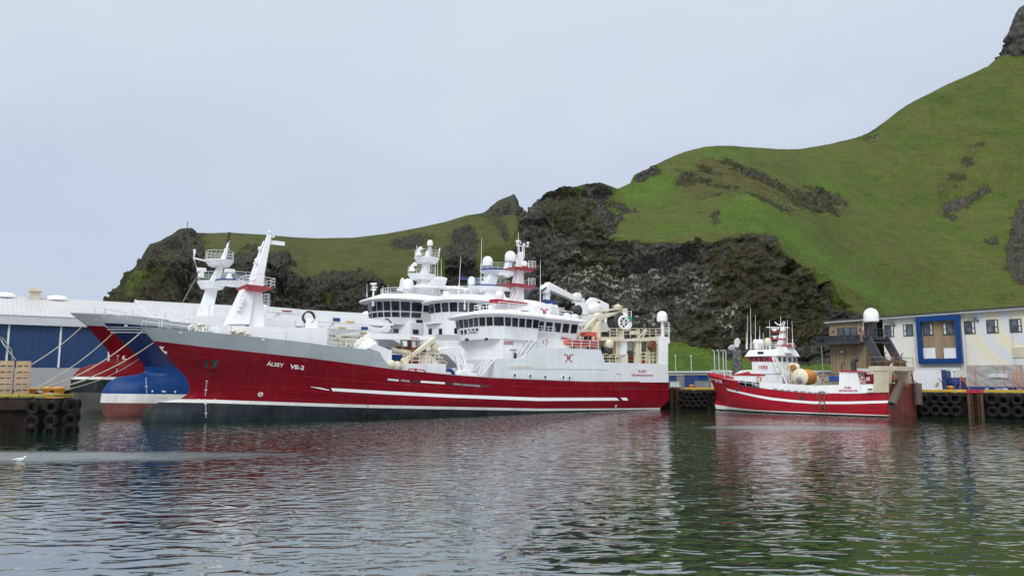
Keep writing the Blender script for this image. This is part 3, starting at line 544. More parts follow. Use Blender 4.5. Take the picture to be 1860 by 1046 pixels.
def ellplan(xc, a, b, xa, n=12, p=2.3):             # rounded bridge front: centre x, length, half width, aft end
    r = []
    for i in range(n+1):
        t_ = -pi/2+pi*i/n; c, s_ = cos(t_), sin(t_); r.append((xc+a*abs(c)**(2/p), b*(1 if s_ > 0 else -1)*abs(s_)**(2/p)))
    return [(xa, -b)]+r+[(xa, b)]
def whip(S, px, y0, y1, v, parent, r=.035, lean=0, name='whip_antenna', mat=None):
    mb = MB(); a = S.P(px, y1, v); b = S.P(px+lean, y0, v); m_ = a.lerp(b, .3); mb.tube([a, m_], r*1.6, 6); mb.tube([m_, b], r, 5, r2=r*.5); return mb.build(name, mat or M['whitec'], parent)
def dome_px(S, px, ytop, ybot, v, parent, mat=None, name='radome'):
    t_ = S.P(px, ytop, v); b = S.P(px, ybot, v); H = t_.z-b.z; r = H*.5; mb = MB(); mb.dome(b, r, H-r); return mb.build(name, mat or M['dome'], parent)
def deck_platform(S, c, rx, ry, th, mat, parent, edge=None, rail=.95, n=16, name='platform', taper=.75):
    mb = MB(); e = [(rx*cos(2*pi*k/n), ry*sin(2*pi*k/n)) for k in range(n)]
    mb.loft([[(c.x+x*taper, c.y+y*taper, c.z-th) for x, y in e], [(c.x+x, c.y+y, c.z-.12) for x, y in e], [(c.x+x, c.y+y, c.z) for x, y in e]], 0)
    if edge:
        mb.loft([[(c.x+x*1.02, c.y+y*1.02, c.z-.14) for x, y in e], [(c.x+x*1.02, c.y+y*1.02, c.z+.05) for x, y in e]], 1)
    o = mb.build(name, [mat, edge or mat], parent)
    if rail:
        r_ = MB(); r_.rail([(c.x+x*.97, c.y+y*.97, c.z) for x, y in e], rail, 3, 1.5, .021, True); r_.build('railing', M['whitec'], parent)
    return o
def emblem(S, px, py, w_, h_, v, mat, parent, on_hull=False):         # two letters C set back to back
    c = S.on(px, py, .04) if on_hull else S.P(px, py, v+.03); mb = MB(); R = h_/2; T = .17*w_
    for sg in (-1, 1):
        xc = c.x-sg*.31*w_*1.; pr = []
        for i in range(13):
            a = radians(55+250*i/12); pr.append((cos(a)*sg, sin(a)))
        o_ = [(xc-sg*0+(-1)*x*w_*.30, c.z+y*R) for x, y in pr]; i_ = [(xc+(-1)*x*w_*.16, c.z+y*R*.62) for x, y in pr]
        vs = [(x, c.y, z) for x, z in o_]+[(x, c.y, z) for x, z in i_]; mb.add(vs, [(i, i+1, 14+i, 13+i) for i in range(12) if i % 3 != 2 or 4 < i < 8])
    return mb.build('emblem', mat, parent)
# ---------------------------------------------------------------- the near trawler: red hull, grey bulwark
A = Ship('trawler', 'long red trawler with grey bow and white wheelhouse numbered 3000, nearest of the three', 'trawler', FA, 66, 12.6,
    [(-1.5, 1.4), (.18, .34), (.75, .4), (1.3, .8), (1.7, 1.3), (1.9, 1.9), (2.08, 3.5), (2.25, 4.1), (2.9, 4.54), (3.46, 4.56), (4.38, 4.06), (5.51, 2.99), (7.78, .98), (9.1, -.2), (10, -1)],
    [(-1.5, 7), (1.5, 5.2), (2.9, 4.54), (3.46, 4.56), (4.38, 4.06), (5.51, 2.99), (7.78, .98), (9.1, -.2), (10, -1)], (.25, 2.0, 1.75), 26, 19, 9.)
wt = [(0, 1.9), (1.9, 1.93), (3.5, 2.14), (5.8, 2.10), (14.5, 1.70), (20.9, 1.42), (43.4, .55), (57.7, .28), (66, .2)]
wb = [(0, 1.86), (1.9, 1.88), (3.5, 1.84), (6, 1.76), (14.5, 1.38), (20.9, 1.10), (43.4, .27), (57.7, .08), (66, 0)]
rt = [(0, 7.95), (1, 7.76), (5, 7.2), (12.2, 6.44), (14.35, 6.24), (23.5, 5.17), (31, 4.56), (36.9, 4.22), (50.4, 3.79), (66, 3.77)]
tpz = [(0, 9.1), (5, 8.6), (14.3, 7.75), (17.1, 7.40), (21.7, 7.12), (23.4, 5.24), (24, 5.16), (31, 4.6), (36.9, 4.27), (50.4, 3.84), (66, 3.82)]
A.hull([lambda a: -1.5, C_(wb), C_(wt), C_(rt), C_(tpz)], [10, 1, 12, 4], [M['black'], M['bootw'], M['red'], M['bulw'], M['grey']], 170, lambda a: interp([(0, 7.9), (21, 6.1), (24, 4.2), (66, 3.3)], a))
A.patch('stripe', [(564, 702), (583, 704), (599, 708)], [(564, 702.5), (583, 706.5), (596, 709)], M['whitec'], n=10)
A.patch('stripe', [(601, 704.5), (700, 710), (820, 716), (980, 722), (1119, 722)], [(604, 710), (700, 716), (820, 722), (980, 728), (1125, 727)], M['whitec'], n=60)
A.patch('stripe', [(1127, 722), (1138, 722)], [(1131.5, 727), (1141, 727)], M['whitec'], n=4)
for xa, xb, ya, yb, mt in ((704, 724, 687.5, 689.5, 'bulwl'), (728, 744, 689.3, 691, 'grey'), (748, 762, 690.5, 692, 'sign'), (764, 808, 691.6, 694.5, 'whitec'), (809, 821, 695, 696, 'sign'), (823, 838, 695.5, 697, 'grey'), (839, 872, 697, 699.5, 'grey'), (874, 888, 699.5, 700.5, 'dark')):
    A.patch('freeing_port', [(xa, ya-.4), (xb, yb-.4)], [(xa, ya+3), (xb, yb+3)], M[mt], n=6)
for l in ([(395, 671.5), (470, 675), (559, 683.5), (700, 696), (820, 704)], [(436, 700), (559, 709), (640, 716), (760, 724)], [(500, 722), (560, 726), (667, 733)]):
    A.patch('rubbing_strake', l, [(x, y+1.1) for x, y in l], M['redf'], n=30, off=.06)
A.text('ÁLSEY', (484, 663.4), (514.5, 666.4), 6.6, M['whitec']); A.text('VE-2', (526, 668.8), (552, 671.6), 7.4, M['whitec'], bold=.03)
def draught(S, x0, y0, x1, y1, n):
    for i in range(n):
        u = i/(n-1); px, py = x0+(x1-x0)*u, y0+(y1-y0)*u; big = i % 5 == 0; S.patch('draught_mark', [(px-(2.2 if big else .8), py-.7), (px+(2.2 if big else .8), py-.7)], [(px-(2.2 if big else .8), py+.8), (px+(2.2 if big else .8), py+.8)], M['whitec'], n=2)
draught(A, 375.5, 692, 372, 724, 11); draught(A, 373.5, 733, 374, 757, 8)
for px, py, r in ((473, 716, 3.6), (1118.5, 737, 2.6)):
    mb = MB(); c = A.on(px, py); R = r*.066; mb.add([A.side(c.x+R*cos(k*pi/8), c.z+R*sin(k*pi/8)) for k in range(16)], [tuple(range(16))]); d = mb.build('thruster_mark', M['whitec'], A.h)
    mb = MB()
    for k in range(3): cx_, cz_ = c.x+R*.45*cos(pi/2+k*2.1), c.z+R*.45*sin(pi/2+k*2.1); mb.add([A.side(cx_+R*.3*cos(i*pi/4), cz_+R*.3*sin(i*pi/4), .05) for i in range(8)], [tuple(range(8))])
    mb.build('thruster_mark', M['redtrim'], A.h)
A.patch('name_mark', [(289, 629), (297, 629.5)], [(291, 632.5), (298, 632.5)], M['whitec'], n=4); A.patch('name_mark', [(296, 637), (303.5, 638.5)], [(299, 641.5), (303, 643)], M['whitec'], n=4); A.patch('name_mark', [(291, 632.5), (294, 632.5)], [(297, 640), (299.5, 640)], M['whitec'], n=4)
A.patch('thruster_mark', [(358, 722), (363, 722)], [(359.5, 726), (363, 726)], M['whitec'], n=2); A.patch('load_mark', [(388, 725), (393, 725)], [(388, 727.5), (393, 727.5)], M['whitec'], n=2)
for px, py in ((327.5, 604), (477.5, 616.6)): A.patch('fairlead', [(px-2.8, py-1.6), (px+2.8, py-1.6)], [(px-2.8, py+1.6), (px+2.8, py+1.6)], M['whitec'], n=3, off=.12)
# anchor in its pocket
A.patch('anchor_pocket', [(370, 652.5), (398, 655)], [(372, 668), (396, 669)], M['dark'], n=5)
a = A.on(383, 660, .1); mb = MB(); mb.bar(a+Vector((.9, 0, .55)), a+Vector((-.75, .05, .45)), .28, .3); mb.bar(a+Vector((.1, .1, .5)), a+Vector((.15, .05, -.55)), .3, .25); mb.bar(a+Vector((-.7, .05, .4)), a+Vector((-.55, .05, -.5)), .2, .2); mb.bar(a+Vector((.85, .05, .4)), a+Vector((.7, .05, -.4)), .2, .2); mb.build('anchor', M['red'], A.h)
# rust-stained side detail and door outlines
A.patch('rust_streak', [(378, 725), (380, 725)], [(378.4, 741), (379.8, 741)], M['rust'], n=2, off=.02)
# ---- bow: breakwater, foremast, rails
mb = MB(); pl = [(-6.5, -2.2), (-5.2, 0), (-6.5, 2.2), (-15, 4.2), (-17, 4.4), (-17, -4.4), (-15, -4.2)]; mb.plan(pl, 7.3, 9.35); A_bw = mb.build('breakwater', M['whitec'], A.root, .15)
mb = MB(); pts = [A.on(258, 592, -.1), A.on(330, 600, -.1), A.on(420, 610, -.1), A.on(520, 620, -.1), A.on(600, 630, -.1), A.on(686, 636, -.1)]
sb = [Vector((p.x, -p.y, p.z)) for p in pts[1:]]; bow = Vector((-.3, 0, pts[0].z)); mb.rail([bow]+[Vector((p.x, p.y, p.z)) for p in pts], .95, 2, 1.9, .032); mb.rail([bow]+sb, .95, 2, 1.9, .032); mb.build('railing', M['whitec'], A.root)
fm = MB()
def q4(S, l, y): return [S.P(a, b, y) for a, b in l]
def legpx(mb, S, bot, top, yb, yt, mi=0):            # a plated leg: two pixel points at the foot, two at the head, half widths
    b = [S.P(*bot[0], 0), S.P(*bot[1], 0)]; t_ = [S.P(*top[0], 0), S.P(*top[1], 0)]
    mb.hexa([(b[0].x, -yb, b[0].z), (b[1].x, -yb, b[1].z), (b[1].x, yb, b[1].z), (b[0].x, yb, b[0].z)], [(t_[0].x, -yt, t_[0].z), (t_[1].x, -yt, t_[1].z), (t_[1].x, yt, t_[1].z), (t_[0].x, yt, t_[0].z)], mi)
legpx(fm, A, [(410, 590), (448, 590)], [(438, 526), (459, 527)], 1.2, .8); legpx(fm, A, [(447, 603), (477, 603)], [(457.5, 529), (474, 532)], .8, .6)
legpx(fm, A, [(452, 521), (476, 521)], [(461, 500), (478, 500)], .6, .5); legpx(fm, A, [(461, 500), (478, 500)], [(485, 428), (493, 428)], .5, .2)
FMA = fm.build('foremast', M['whitec'], A.root, .06)
mb = MB(); p0, p1 = A.P(438, 520), A.P(488, 526); mb.hexa([(p0.x-.3, -1.6, p0.z-.55), (A.P(474, 532).x, -1.5, A.P(474, 532).z), (A.P(474, 532).x, 1.5, A.P(474, 532).z), (p0.x-.3, 1.6, p0.z-.55)], [(p0.x, -2.2, p0.z), (p1.x, -2.2, p1.z), (p1.x, 2.2, p1.z), (p0.x, 2.2, p0.z)]); mb.build('platform', M['redtrim'], FMA)
mb = MB(); k = .02; mb.rail([(p0.x, -2.1, p0.z), (p1.x, -2.1, p1.z), (p1.x, 2.1, p1.z), (p0.x, 2.1, p0.z)], .95, 3, 1.2, .022, True); mb.build('railing', M['whitec'], FMA)
mb = MB(); a, b = A.P(475, 534), A.P(487, 558); mb.rail([(a.x-.15, .5, b.z), (b.x, .5, b.z), (b.x, -.5, b.z), (a.x-.15, -.5, b.z)], a.z-b.z, 4, .5, .03); mb.build('ladder', M['whitec'], FMA)
mb = MB(); mb.bar(A.P(491, 440), A.P(517, 443), .16, .42); mb.bar(A.P(494, 431), A.P(498, 429), .3, .2); mb.tube([A.P(490, 428), A.P(490, 420)], .06); mb.tube([A.P(486, 428), A.P(486, 424)], .09); mb.lathe(A.P(490, 425), [(.05, 0), (.16, .05), (.16, .3), (.05, .4)], 8)
mb.bar(A.P(478, 452), A.P(470, 458), .25, .15); mb.tube([A.P(480, 438), A.P(471, 457)], .09); mb.lathe(A.P(472, 456), [(.05, 0), (.2, .05), (.2, .4), (.05, .5)], 8); mb.bar(A.P(470, 477), A.P(461, 478), .5, .2); mb.lathe(A.P(465, 478), [(.05, 0), (.18, .05), (.18, .45), (.05, .5)], 8); mb.tube([A.P(492, 432), A.P(478, 508)], .05); mb.tube([A.P(488, 432), A.P(474, 505)], .05); mb.build('mast_fitting', M['whitec'], FMA)
mb = MB(); mb.tube([A.P(517, 443), A.P(487, 505)], .025, 4); mb.build('stay', M['dark'], FMA)
for px, py in ((443, 545), (441, 551), (437, 558), (434, 565), (455, 512), (461, 510)):
    mb = MB(); c = A.P(px, py, 1.2); mb.lathe(c, [(.02, 0), (.18, .02), (.2, .14), (.02, .2)], 8); mb.build('deck_lamp', M['whitec'], FMA)
# deck gear on the forecastle
for px, py, v in ((363, 595, 1.5), (423, 606, 3), (440, 607, 3.4), (432, 606, 0)):
    mb = MB(); c = A.P(px, py, v); mb.lathe(c-Vector((0, 0, .6)), [(.3, 0), (.3, .1), (.18, .15), (.18, .7), (.34, .75), (.34, .95), (.1, 1.0)], 10, 0); mb.lathe(c+Vector((-.6, 0, -.6)), [(.3, 0), (.18, .15), (.18, .5), (.34, .6), (.1, .8)], 10, 0); mb.build('winch_head', M['cream'], A.root)
mb = MB(); mb.torus(A.P(350, 597, 2), .35, .1, 'y', 16, 8); mb.build('deck_ring', M['whitec'], A.root)
# ---- cranes
def crane_col(S, name, px0, px1, yb, yt, v, hy, mat):
    a, b, t_ = S.P(px0, yb, v), S.P(px1, yb, v), S.P(px0, yt, v); mb = MB(); w_ = a.x-b.x; mb.box(b.x, b.x+w_*.28, v-hy, v+hy, a.z-1.6, t_.z); mb.box(a.x-w_*.42, a.x, v-hy, v+hy, a.z-1.6, t_.z); mb.box(b.x, a.x, v-hy*.96, v+hy*.96, t_.z-.8, t_.z+.25); mb.box(b.x-.1, a.x+.1, v-hy*1.1, v+hy*1.1, a.z-1.6, a.z-.4); return mb.build(name, mat, S.root, .05)
cr1 = crane_col(A, 'crane_column', 551.5, 574, 611, 583, 1., .6, M['whitec'])
bm1 = A.slab('crane_boom', [(566, 580), (570, 576), (609, 569), (665, 576), (700, 585), (716, 589), (714, 591), (700, 592), (640, 588), (574, 584)], .7, 1.3, M['whitec'], None, .04)
A.label('label_plate', 605, 577, 617.5, 584, 1.31, M['bluetrim'], bm1); A.label('label_plate', 629, 583.2, 643, 586, 1.31, M['yellow'], bm1)
mb = MB(); mb.tube([A.P(576, 609, 1.), A.P(592, 597.5, 1.)], .2, 8); mb.tube([A.P(590, 599, 1.), A.P(606, 588, 1.)], .12, 8); mb.build('hydraulic_ram', M['whitec'], bm1)
mb = MB(); mb.torus(A.P(561.5, 576, 1.5), .62, .09, 'y', 22, 8); mb.torus(A.P(559.5, 577, 1.2), .62, .08, 'y', 22, 8); mb.build('hose_loop', M['dark'], cr1)
mb = MB(); mb.tube([A.P(700, 580, 1), A.P(704, 579, 1), A.P(710, 585, 1), A.P(711, 595, 1)], .09, 8); mb.build('hose', M['dark'], bm1)
bm3 = A.slab('crane_boom', [(611, 608), (693, 597), (706, 590), (712, 594), (705, 603), (680, 604), (612, 612)], -2.6, -2.1, M['whitec'], None, .04); A.label('label_plate', 653, 603, 666, 606, -2.09, M['yellow'], bm3)
bt = A.slab('net_crane_boom', [(648, 619), (674, 604.5), (684, 604.5), (789, 610.5), (792, 615), (786, 617), (690, 616), (676, 616), (656, 622)], 2.7, 3.3, M['whitec'], None, .04)
A.ptext('TRIPLEX', (745, 614.6), (761, 615.6), 2.7, 3.32, M['redlet'], bt, .03)
mb = MB(); mb.bar(A.P(789, 616, 3.5), A.P(738, 653, 3.9), .62, .55, w2=.4); mb.lathe(A.P(789, 629, 3.4), [(.05, -.3), (.42, -.3), (.42, .3), (.05, .3)], 14, 0, 'y'); mb.lathe(A.P(735, 656, 3.9), [(.05, -.3), (.42, -.3), (.42, .3), (.05, .3)], 14, 0, 'y'); mb.build('net_crane_arm', M['cream'], A.root, .04)
mb = MB(); mb.bar(A.P(767, 636, 3.2), A.P(767, 672, 3.2), .5); mb.lathe(A.P(767, 637, 3.55), [(.05, -.3), (.38, -.3), (.38, .3), (.05, .3)], 14, 1, 'y'); mb.build('net_crane_post', [M['cream'], M['rust']], A.root)
mb = MB(); mb.tube([A.P(711, 636, 2), A.P(745, 641, 2.4)], .32, 10); mb.tube([A.P(769, 641, 2.6), A.P(794, 636, 2.6)], .32, 10); mb.build('transfer_pipe', M['cream'], A.root)
mb = MB()
for px, py, v in ((724, 632, 2), (737, 634, 2), (750, 638, 2.6), (757, 640, 2.6)): mb.lathe(A.P(px, py, v), [(.05, -.3), (.3, -.3), (.36, 0), (.3, .3), (.05, .3)], 10, 0, 'x')
mb.bar(A.P(743, 615, 2.2), A.P(744, 640, 2.2), .35); mb.bar(A.P(744, 633, 2.2), A.P(757, 634, 2.2), .3); mb.build('pump_fitting', M['rust'], A.root)
mb = MB(); mb.bar(A.P(729, 618, 2), A.P(729, 632, 2), .22, w2=.4); mb.bar(A.P(728, 610+6, 0), A.P(762, 618, 0), .4, .35); mb.bar(A.P(745, 618, 0), A.P(745, 650, 0), .4); mb.bar(A.P(759, 618, 0), A.P(759, 650, 0), .4); mb.build('pump_frame', M['grey'], A.root)
mb = MB(); b0 = A.P(747, 660, 4.6); b1 = A.P(804, 662, 4.6); mb.rail([b0, b1, Vector((b1.x, 1, b1.z)), Vector((b0.x, 1, b0.z))], 1.25, 3, .9, .04, True); mb.bar(A.P(775, 643, 4), A.P(800, 661, 4), .12); mb.bar(A.P(790, 640, 4), A.P(812, 660, 4), .12); mb.build('railing', M['cream'], A.root)
A.slab('deck_box', [(738, 660), (810, 661), (810, 683), (738, 676)], 1.5, 5.2, M['white'], None, .03)
mb = MB()
for px, py in ((711, 664), (722, 666)): mb.lathe(A.P(px, py, 5.4), [(.02, -.25), (.5, -.22), (.62, 0), (.5, .22), (.02, .25)], 16, 0, 'y')
mb.build('warping_drum', M['cream'], A.root)
A.slab('deck_container', [(708, 643), (732, 645), (732, 660), (707, 660)], -1, 2.2, M['blue'], None, .02); A.slab('deck_container', [(707, 652), (725, 653), (725, 668), (707, 668)], 1, 2.6, M['dark'])
A.slab('weather_cover', [(668, 632), (680, 624), (712, 637), (711, 662), (703, 668), (690, 640)], 1, 5., M['whitec'], None, .1)
mb = MB(); c = A.P(664, 634, 3.2); mb.dome(c+Vector((0, 0, -.5)), 1.45, .35, 18); mb.build('hatch_dome', M['whitec'], A.root)
mb = MB(); rs = A.P(600, 622, 2.8); re_ = A.P(650, 628, 2.8); mb.rail([rs, re_, Vector((re_.x, -2.8, re_.z)), Vector((rs.x, -2.8, rs.z))], .9, 4, 1.1, .035, True); mb.rail([A.P(618, 628, 4), A.P(680, 634, 4)], 1.2, 4, 1.2, .035)
for k in range(5): mb.tube([A.P(625+k*8, 631+k, 3.6), A.P(640+k*8, 617+k, 2.)], .05, 5)
mb.build('railing', M['cream'], A.root)
A.slab('heap_of_net', [(676, 628), (684, 616), (705, 616), (716, 618), (728, 625), (730, 634), (700, 632)], -3, .5, M['grey'], None, .3)
mb = MB(); pts = [A.on(740, 673, .02), A.on(744, 669.5, .02), A.on(770, 672, .02), A.on(774, 677.5, .02)]; mb.tube(pts, .07, 6); mb.tube([A.on(755, 675, 0), A.on(755, 669, 0)], .12, 6); mb.build('bulwark_frame', M['redtrim'], A.root)
mb = MB(); mb.loft([[A.P(864, 688, 4.5)+Vector((0, b*.5, a*.45)) for a, b in ((-1, -1), (-1, 1), (1, 1), (1, -1))], [A.P(843, 676, 4.)+Vector((0, b*.4, a*.4)) for a, b in ((-1, -1), (-1, 1), (1, 1), (1, -1))]]); mb.lathe(A.P(837, 682, 4), [(.05, -.5), (.65, -.5), (.65, .5), (.05, .5)], 16, 0, 'y'); mb.bar(A.P(834, 672, 3.6), A.P(827, 643, 3.6), .3); mb.bar(A.P(845, 662, 3.6), A.P(838, 642, 3.6), .3); mb.box(A.P(852, 668, 3).x, A.P(836, 668, 3).x, 2.6, 4.2, A.P(840, 674, 3).z, A.P(840, 661, 3).z); mb.build('net_hauler', M['whitec'], A.root, .03)
mb = MB(); mb.torus(A.P(814, 683, 4.2), .75, .22, 'y', 20, 8); mb.build('blue_hose', M['bluetrim'], A.root)
A.slab('weather_cover', [(793, 640), (800, 633), (837, 628), (847, 640), (846, 664), (836, 668), (812, 644)], -1.5, 2.4, M['white'], None, .05)
# ---- white upper side, deckhouse, wheelhouse
yd = 6.15
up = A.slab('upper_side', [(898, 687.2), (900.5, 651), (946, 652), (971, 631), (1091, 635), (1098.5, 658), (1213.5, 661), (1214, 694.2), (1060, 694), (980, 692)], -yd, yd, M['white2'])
A.ptext('ÁLSEY', (1159, 676.2), (1174.8, 676.4), 4.5, yd+.03, M['redlet'], up, .02); A.ptext('VESTMANNAEYJAR', (1147, 683), (1186.5, 683.4), 3.8, yd+.03, M['redlet'], up, .02)
emblem(A, 1033, 650, 1.5, 1.05, yd, M['redlet'], up)
for px, py in ((934.7, 681), (963, 682.5), (990, 684), (1023, 685), (1034, 685.7)):
    mb = MB(); c = A.P(px, py, yd+.02); mb.lathe(c, [(.001, .0), (.17, .0), (.17, .05), (.001, .05)], 14, 0, 'y'); mb.torus(c+Vector((0, .03, 0)), .2, .035, 'y', 14, 6, 1); mb.build('porthole', [M['glass'], M['whitec']], up)
A.label('vent_strip', 926, 664, 969, 667, yd+.01, M['cream'], up); A.label('deck_edge', 924, 669.5, 1104, 670.1, yd+.01, M['bulwl'], up)
mb = MB(); a, b = A.P(1117.5, 678, yd+.02), A.P(1127.5, 692.5, yd+.02); zz = [(a.x, a.z), (b.x, a.z), (b.x, b.z), (a.x, b.z)]
for i in range(4): mb.bar((zz[i][0], yd+.03, zz[i][1]), (zz[(i+1) % 4][0], yd+.03, zz[(i+1) % 4][1]), .05)
mb.build('side_hatch', M['cream'], up)
A.patch('freeing_port', [(1118, 704.5), (1178, 704)], [(1118, 706), (1178, 705.5)], M['dark'], n=8)
rk = [(924, 700.6), (1000, 704), (1120, 706.5), (1212, 706.5)]; A.patch('rubbing_strake', rk, [(x, y+1.3) for x, y in rk], M['redf'], n=24, off=.07)
for px, y0, y1 in ((668, 734, 748), (839, 722, 735), (1045, 693, 700), (1118, 693, 704), (840, 690, 712), (1034, 689, 693.5)): A.patch('rust_streak', [(px-.5, y0), (px+.7, y0)], [(px-.1, y1), (px+.3, y1)], M['rust'], n=2, off=.05)
trA = lambda x, z: z+.031*(x+38.5)
dh = house(A, 'deckhouse', [(-38.6, -4.9), (-38.1, 0), (-38.6, 4.9), (-52, 4.9), (-52, -4.9)], 3.5, 9.05, M['white'])
A.ptext('3000', (914.5, 625.8), (932.6, 626.2), 6.9, 4.93, M['redlet'], dh, .02)
A.label('door', 933, 641, 938.5, 650.5, 4.92, M['glass'], dh)
mb = MB(); a = A.P(932, 635, 4.95); mb.bar(a+Vector((.5, 0, 0)), a+Vector((-.5, 0, 0)), .12, .1); mb.build('vent_grille', M['grey'], dh)
wp = [(-50.3, -4.6), (-43.6, -4.6), (-43.5, -5.4), (-38.9, -5.1), (-37.9, -4.2), (-37.1, -2.2), (-37.1, 2.2), (-37.9, 4.2), (-38.9, 5.1), (-43.5, 5.4), (-43.6, 4.6), (-50.3, 4.6)]
WH, rf = house(A, 'wheelhouse', wp, 8.95, 11.75, M['white'], .35, [(3, 1, 10.5, 11.55, .08), (4, 2, 10.5, 11.55, .08), (5, 4, 10.5, 11.55, .09), (6, 2, 10.5, 11.55, .09), (7, 1, 10.5, 11.55, .05), (8, 5, 10.5, 11.55, .09), (10, 5, 10.35, 11.5, .12), (2, 5, 10.5, 11.55, .09), (5, 5, 9.7, 10.25, .2)], trim=trA, roof=(.75, .28, .95, 1.6))
A.label('name_board', 849, 600, 869, 606.5, 4.45, M['bulwl'], WH); A.ptext('ÁLSEY', (852, 605.2), (866.5, 605.6), 3.6, 4.49, M['dark'], WH, .02)
mb = MB()
for px, py in ((848, 617), (883.5, 616)): mb.box(*[q for k in (0, 1, 2) for q in (A.P(px, py, 4.2)[k]-.16, A.P(px, py, 4.2)[k]+.16)])
mb.build('flood_lamp', M['dark'], WH)
A.label('signal_board', 946, 564, 960, 572.5, 4.6, M['sign'], rf)
mb = MB(); a, b = A.P(831, 562, 1.5), A.P(1005, 567, 4); zr = 12.55; mb.rail([(-39.5, -3, zr), (-39.5, 3, zr), (-49.5, 3.3, zr-.3), (-49.5, -3.3, zr-.3)], 1.1, 3, 1.4, .03, True); mb.build('railing', M['whitec'], WH)
mb = MB(); mb.rail([A.P(945, 653, 4.6), A.P(901, 650.5, 5.9)], .9, 2, 1., .03); mb.rail([A.P(972, 631, 6), A.P(1087, 634.5, 6)], 1.1, 3, 1.4, .03); mb.rail([A.P(972, 607, 5.3), A.P(1008, 609, 5.)], 1.05, 3, 1.2, .03); mb.build('railing', M['whitec'], A.root)
def stairs(S, name, b, t_, v, w_=.8, n=9, mat='whitec'):
    p, q = S.P(*b, v), S.P(*t_, v); mb = MB()
    for y in (v-w_/2, v+w_/2):
        a_, c_ = Vector((p.x, y, p.z)), Vector((q.x, y, q.z)); mb.bar(a_, c_, .05, .16); mb.bar(a_+Vector((0, 0, .95)), c_+Vector((0, 0, .95)), .045)
        for k in (0, .33, .67, 1): e = a_.lerp(c_, k); mb.bar(e, e+Vector((0, 0, .95)), .05)
    for k in range(n): e = p.lerp(q, (k+.5)/n); mb.box(e.x-.14, e.x+.14, v-w_/2, v+w_/2, e.z-.03, e.z+.02)
    return mb.build(name, M[mat], S.root)
stairs(A, 'stairs', (867, 685), (896, 651), 5.6, .9); stairs(A, 'stairs', (943, 652), (966, 620), 5.6, .9)
# funnel block and radar mast above the wheelhouse
fb = house(A, 'funnel_block', [(-40.9, -1.8), (-40.9, 1.8), (-46.5, 3.2), (-48.5, 3.2), (-48.5, -3.2), (-46.5, -3.2)], 12.2, 13.75, M['whitec'])
A.slab('top_trim', [(896, 543), (905, 543), (985, 553.5), (982, 558), (940, 551), (897, 549)], 1.6, 2.6, M['redtrim'], fb)
A.slab('funnel_side', [(970, 556), (984, 553), (1003, 551), (998, 577), (968, 573)], 2.4, 3.5, M['whitec'], fb); emblem(A, 989, 567, 1.35, 1.0, 3.52, M['redlet'], fb)
rm = MB(); legpx(rm, A, [(928, 552), (947, 552)], [(938, 487), (947, 487)], .7, .5); legpx(rm, A, [(939, 487), (948, 487)], [(943, 458), (949, 458)], .4, .25); RM = rm.build('radar_mast', M['whitec'], A.root, .05)
for (xa, ya, xb, yb) in ((922, 486.5, 961, 490.5), (910, 515, 960, 521.5)):
    a, b = A.P(xa, ya), A.P(xb, yb); mb = MB(); e = 1.5; mb.hexa([(a.x-.2, -e*.7, a.z-.12), (b.x+.2, -e*.7, b.z-.35), (b.x+.2, e*.7, b.z-.35), (a.x-.2, e*.7, a.z-.12)], [(a.x, -e, a.z), (b.x, -e, b.z+.1), (b.x, e, b.z+.1), (a.x, e, a.z)]); mb.build('platform', M['redtrim'], RM)
    mb = MB(); x0 = A.P(948, yb).x; mb.rail([(x0, -e, b.z), (b.x, -e, b.z), (b.x, e, b.z), (x0, e, b.z)], .95, 3, .8, .028); mb.build('railing', M['whitec'], RM)
mb = MB()
for a, b in (((943, 458), (943, 443)), ((949, 458), (949, 446)), ((938, 446), (960, 448)), ((941, 462), (953, 463)), ((952, 470), (952, 448)), ((946, 443), (946, 438)), ((939, 446), (939, 440)), ((959, 448), (959, 443))): mb.tube([A.P(*a), A.P(*b)], .07, 6)
for c in ((939, 441), (942, 441), (959, 444), (952, 447)): mb.lathe(A.P(*c), [(.03, 0), (.16, .05), (.16, .3), (.03, .35)], 8)
mb.rail([A.P(941, 487, .3), A.P(941.01, 462, .3)], .1, 1, .4, .05); mb.tube([A.P(938, 490, .6), A.P(938, 462, .6)], .05); mb.build('mast_fitting', M['whitec'], RM)
dome_px(A, 953, 474, 484, .8, RM)
mb = MB(); mb.bar(A.P(880, 523.5, .5), A.P(931, 527.5, .5), .28, .3); mb.bar(A.P(908, 527, .5), A.P(908, 534, .5), .5); mb.build('radar_scanner', M['whitec'], RM); mb = MB(); mb.bar(A.P(907, 497, .5), A.P(932, 499, .5), .25, .28); mb.bar(A.P(920, 499, .5), A.P(920, 503, .5), .4); mb.build('radar_scanner', M['whitec'], RM)
mb = MB(); mb.tube([A.P(941, 553, 1.5), A.P(941, 440, .2)], .04, 5); mb.tube([A.P(919, 565, 2), A.P(938, 520, .5)], .06, 5); mb.tube([A.P(925, 566, 2.2), A.P(944, 521, .6)], .06, 5); mb.build('stay', M['whitec'], RM)
mb = MB(); c = A.P(907, 546, 1.5); mb.dome(c, .55, .7, 14); mb.box(c.x-.5, c.x+.5, c.y-.4, c.y+.4, c.z-1.6, c.z); mb.build('searchlight', M['whitec'], A.root)
whip(A, 941.5, 421, 444, 0, RM, .04); whip(A, 981.5, 471, 552, 2, fb, .04); whip(A, 844, 527, 563, 2, WH, .07); dome_px(A, 844.5, 525, 530, 2, WH); whip(A, 868, 540, 560, 2, WH)
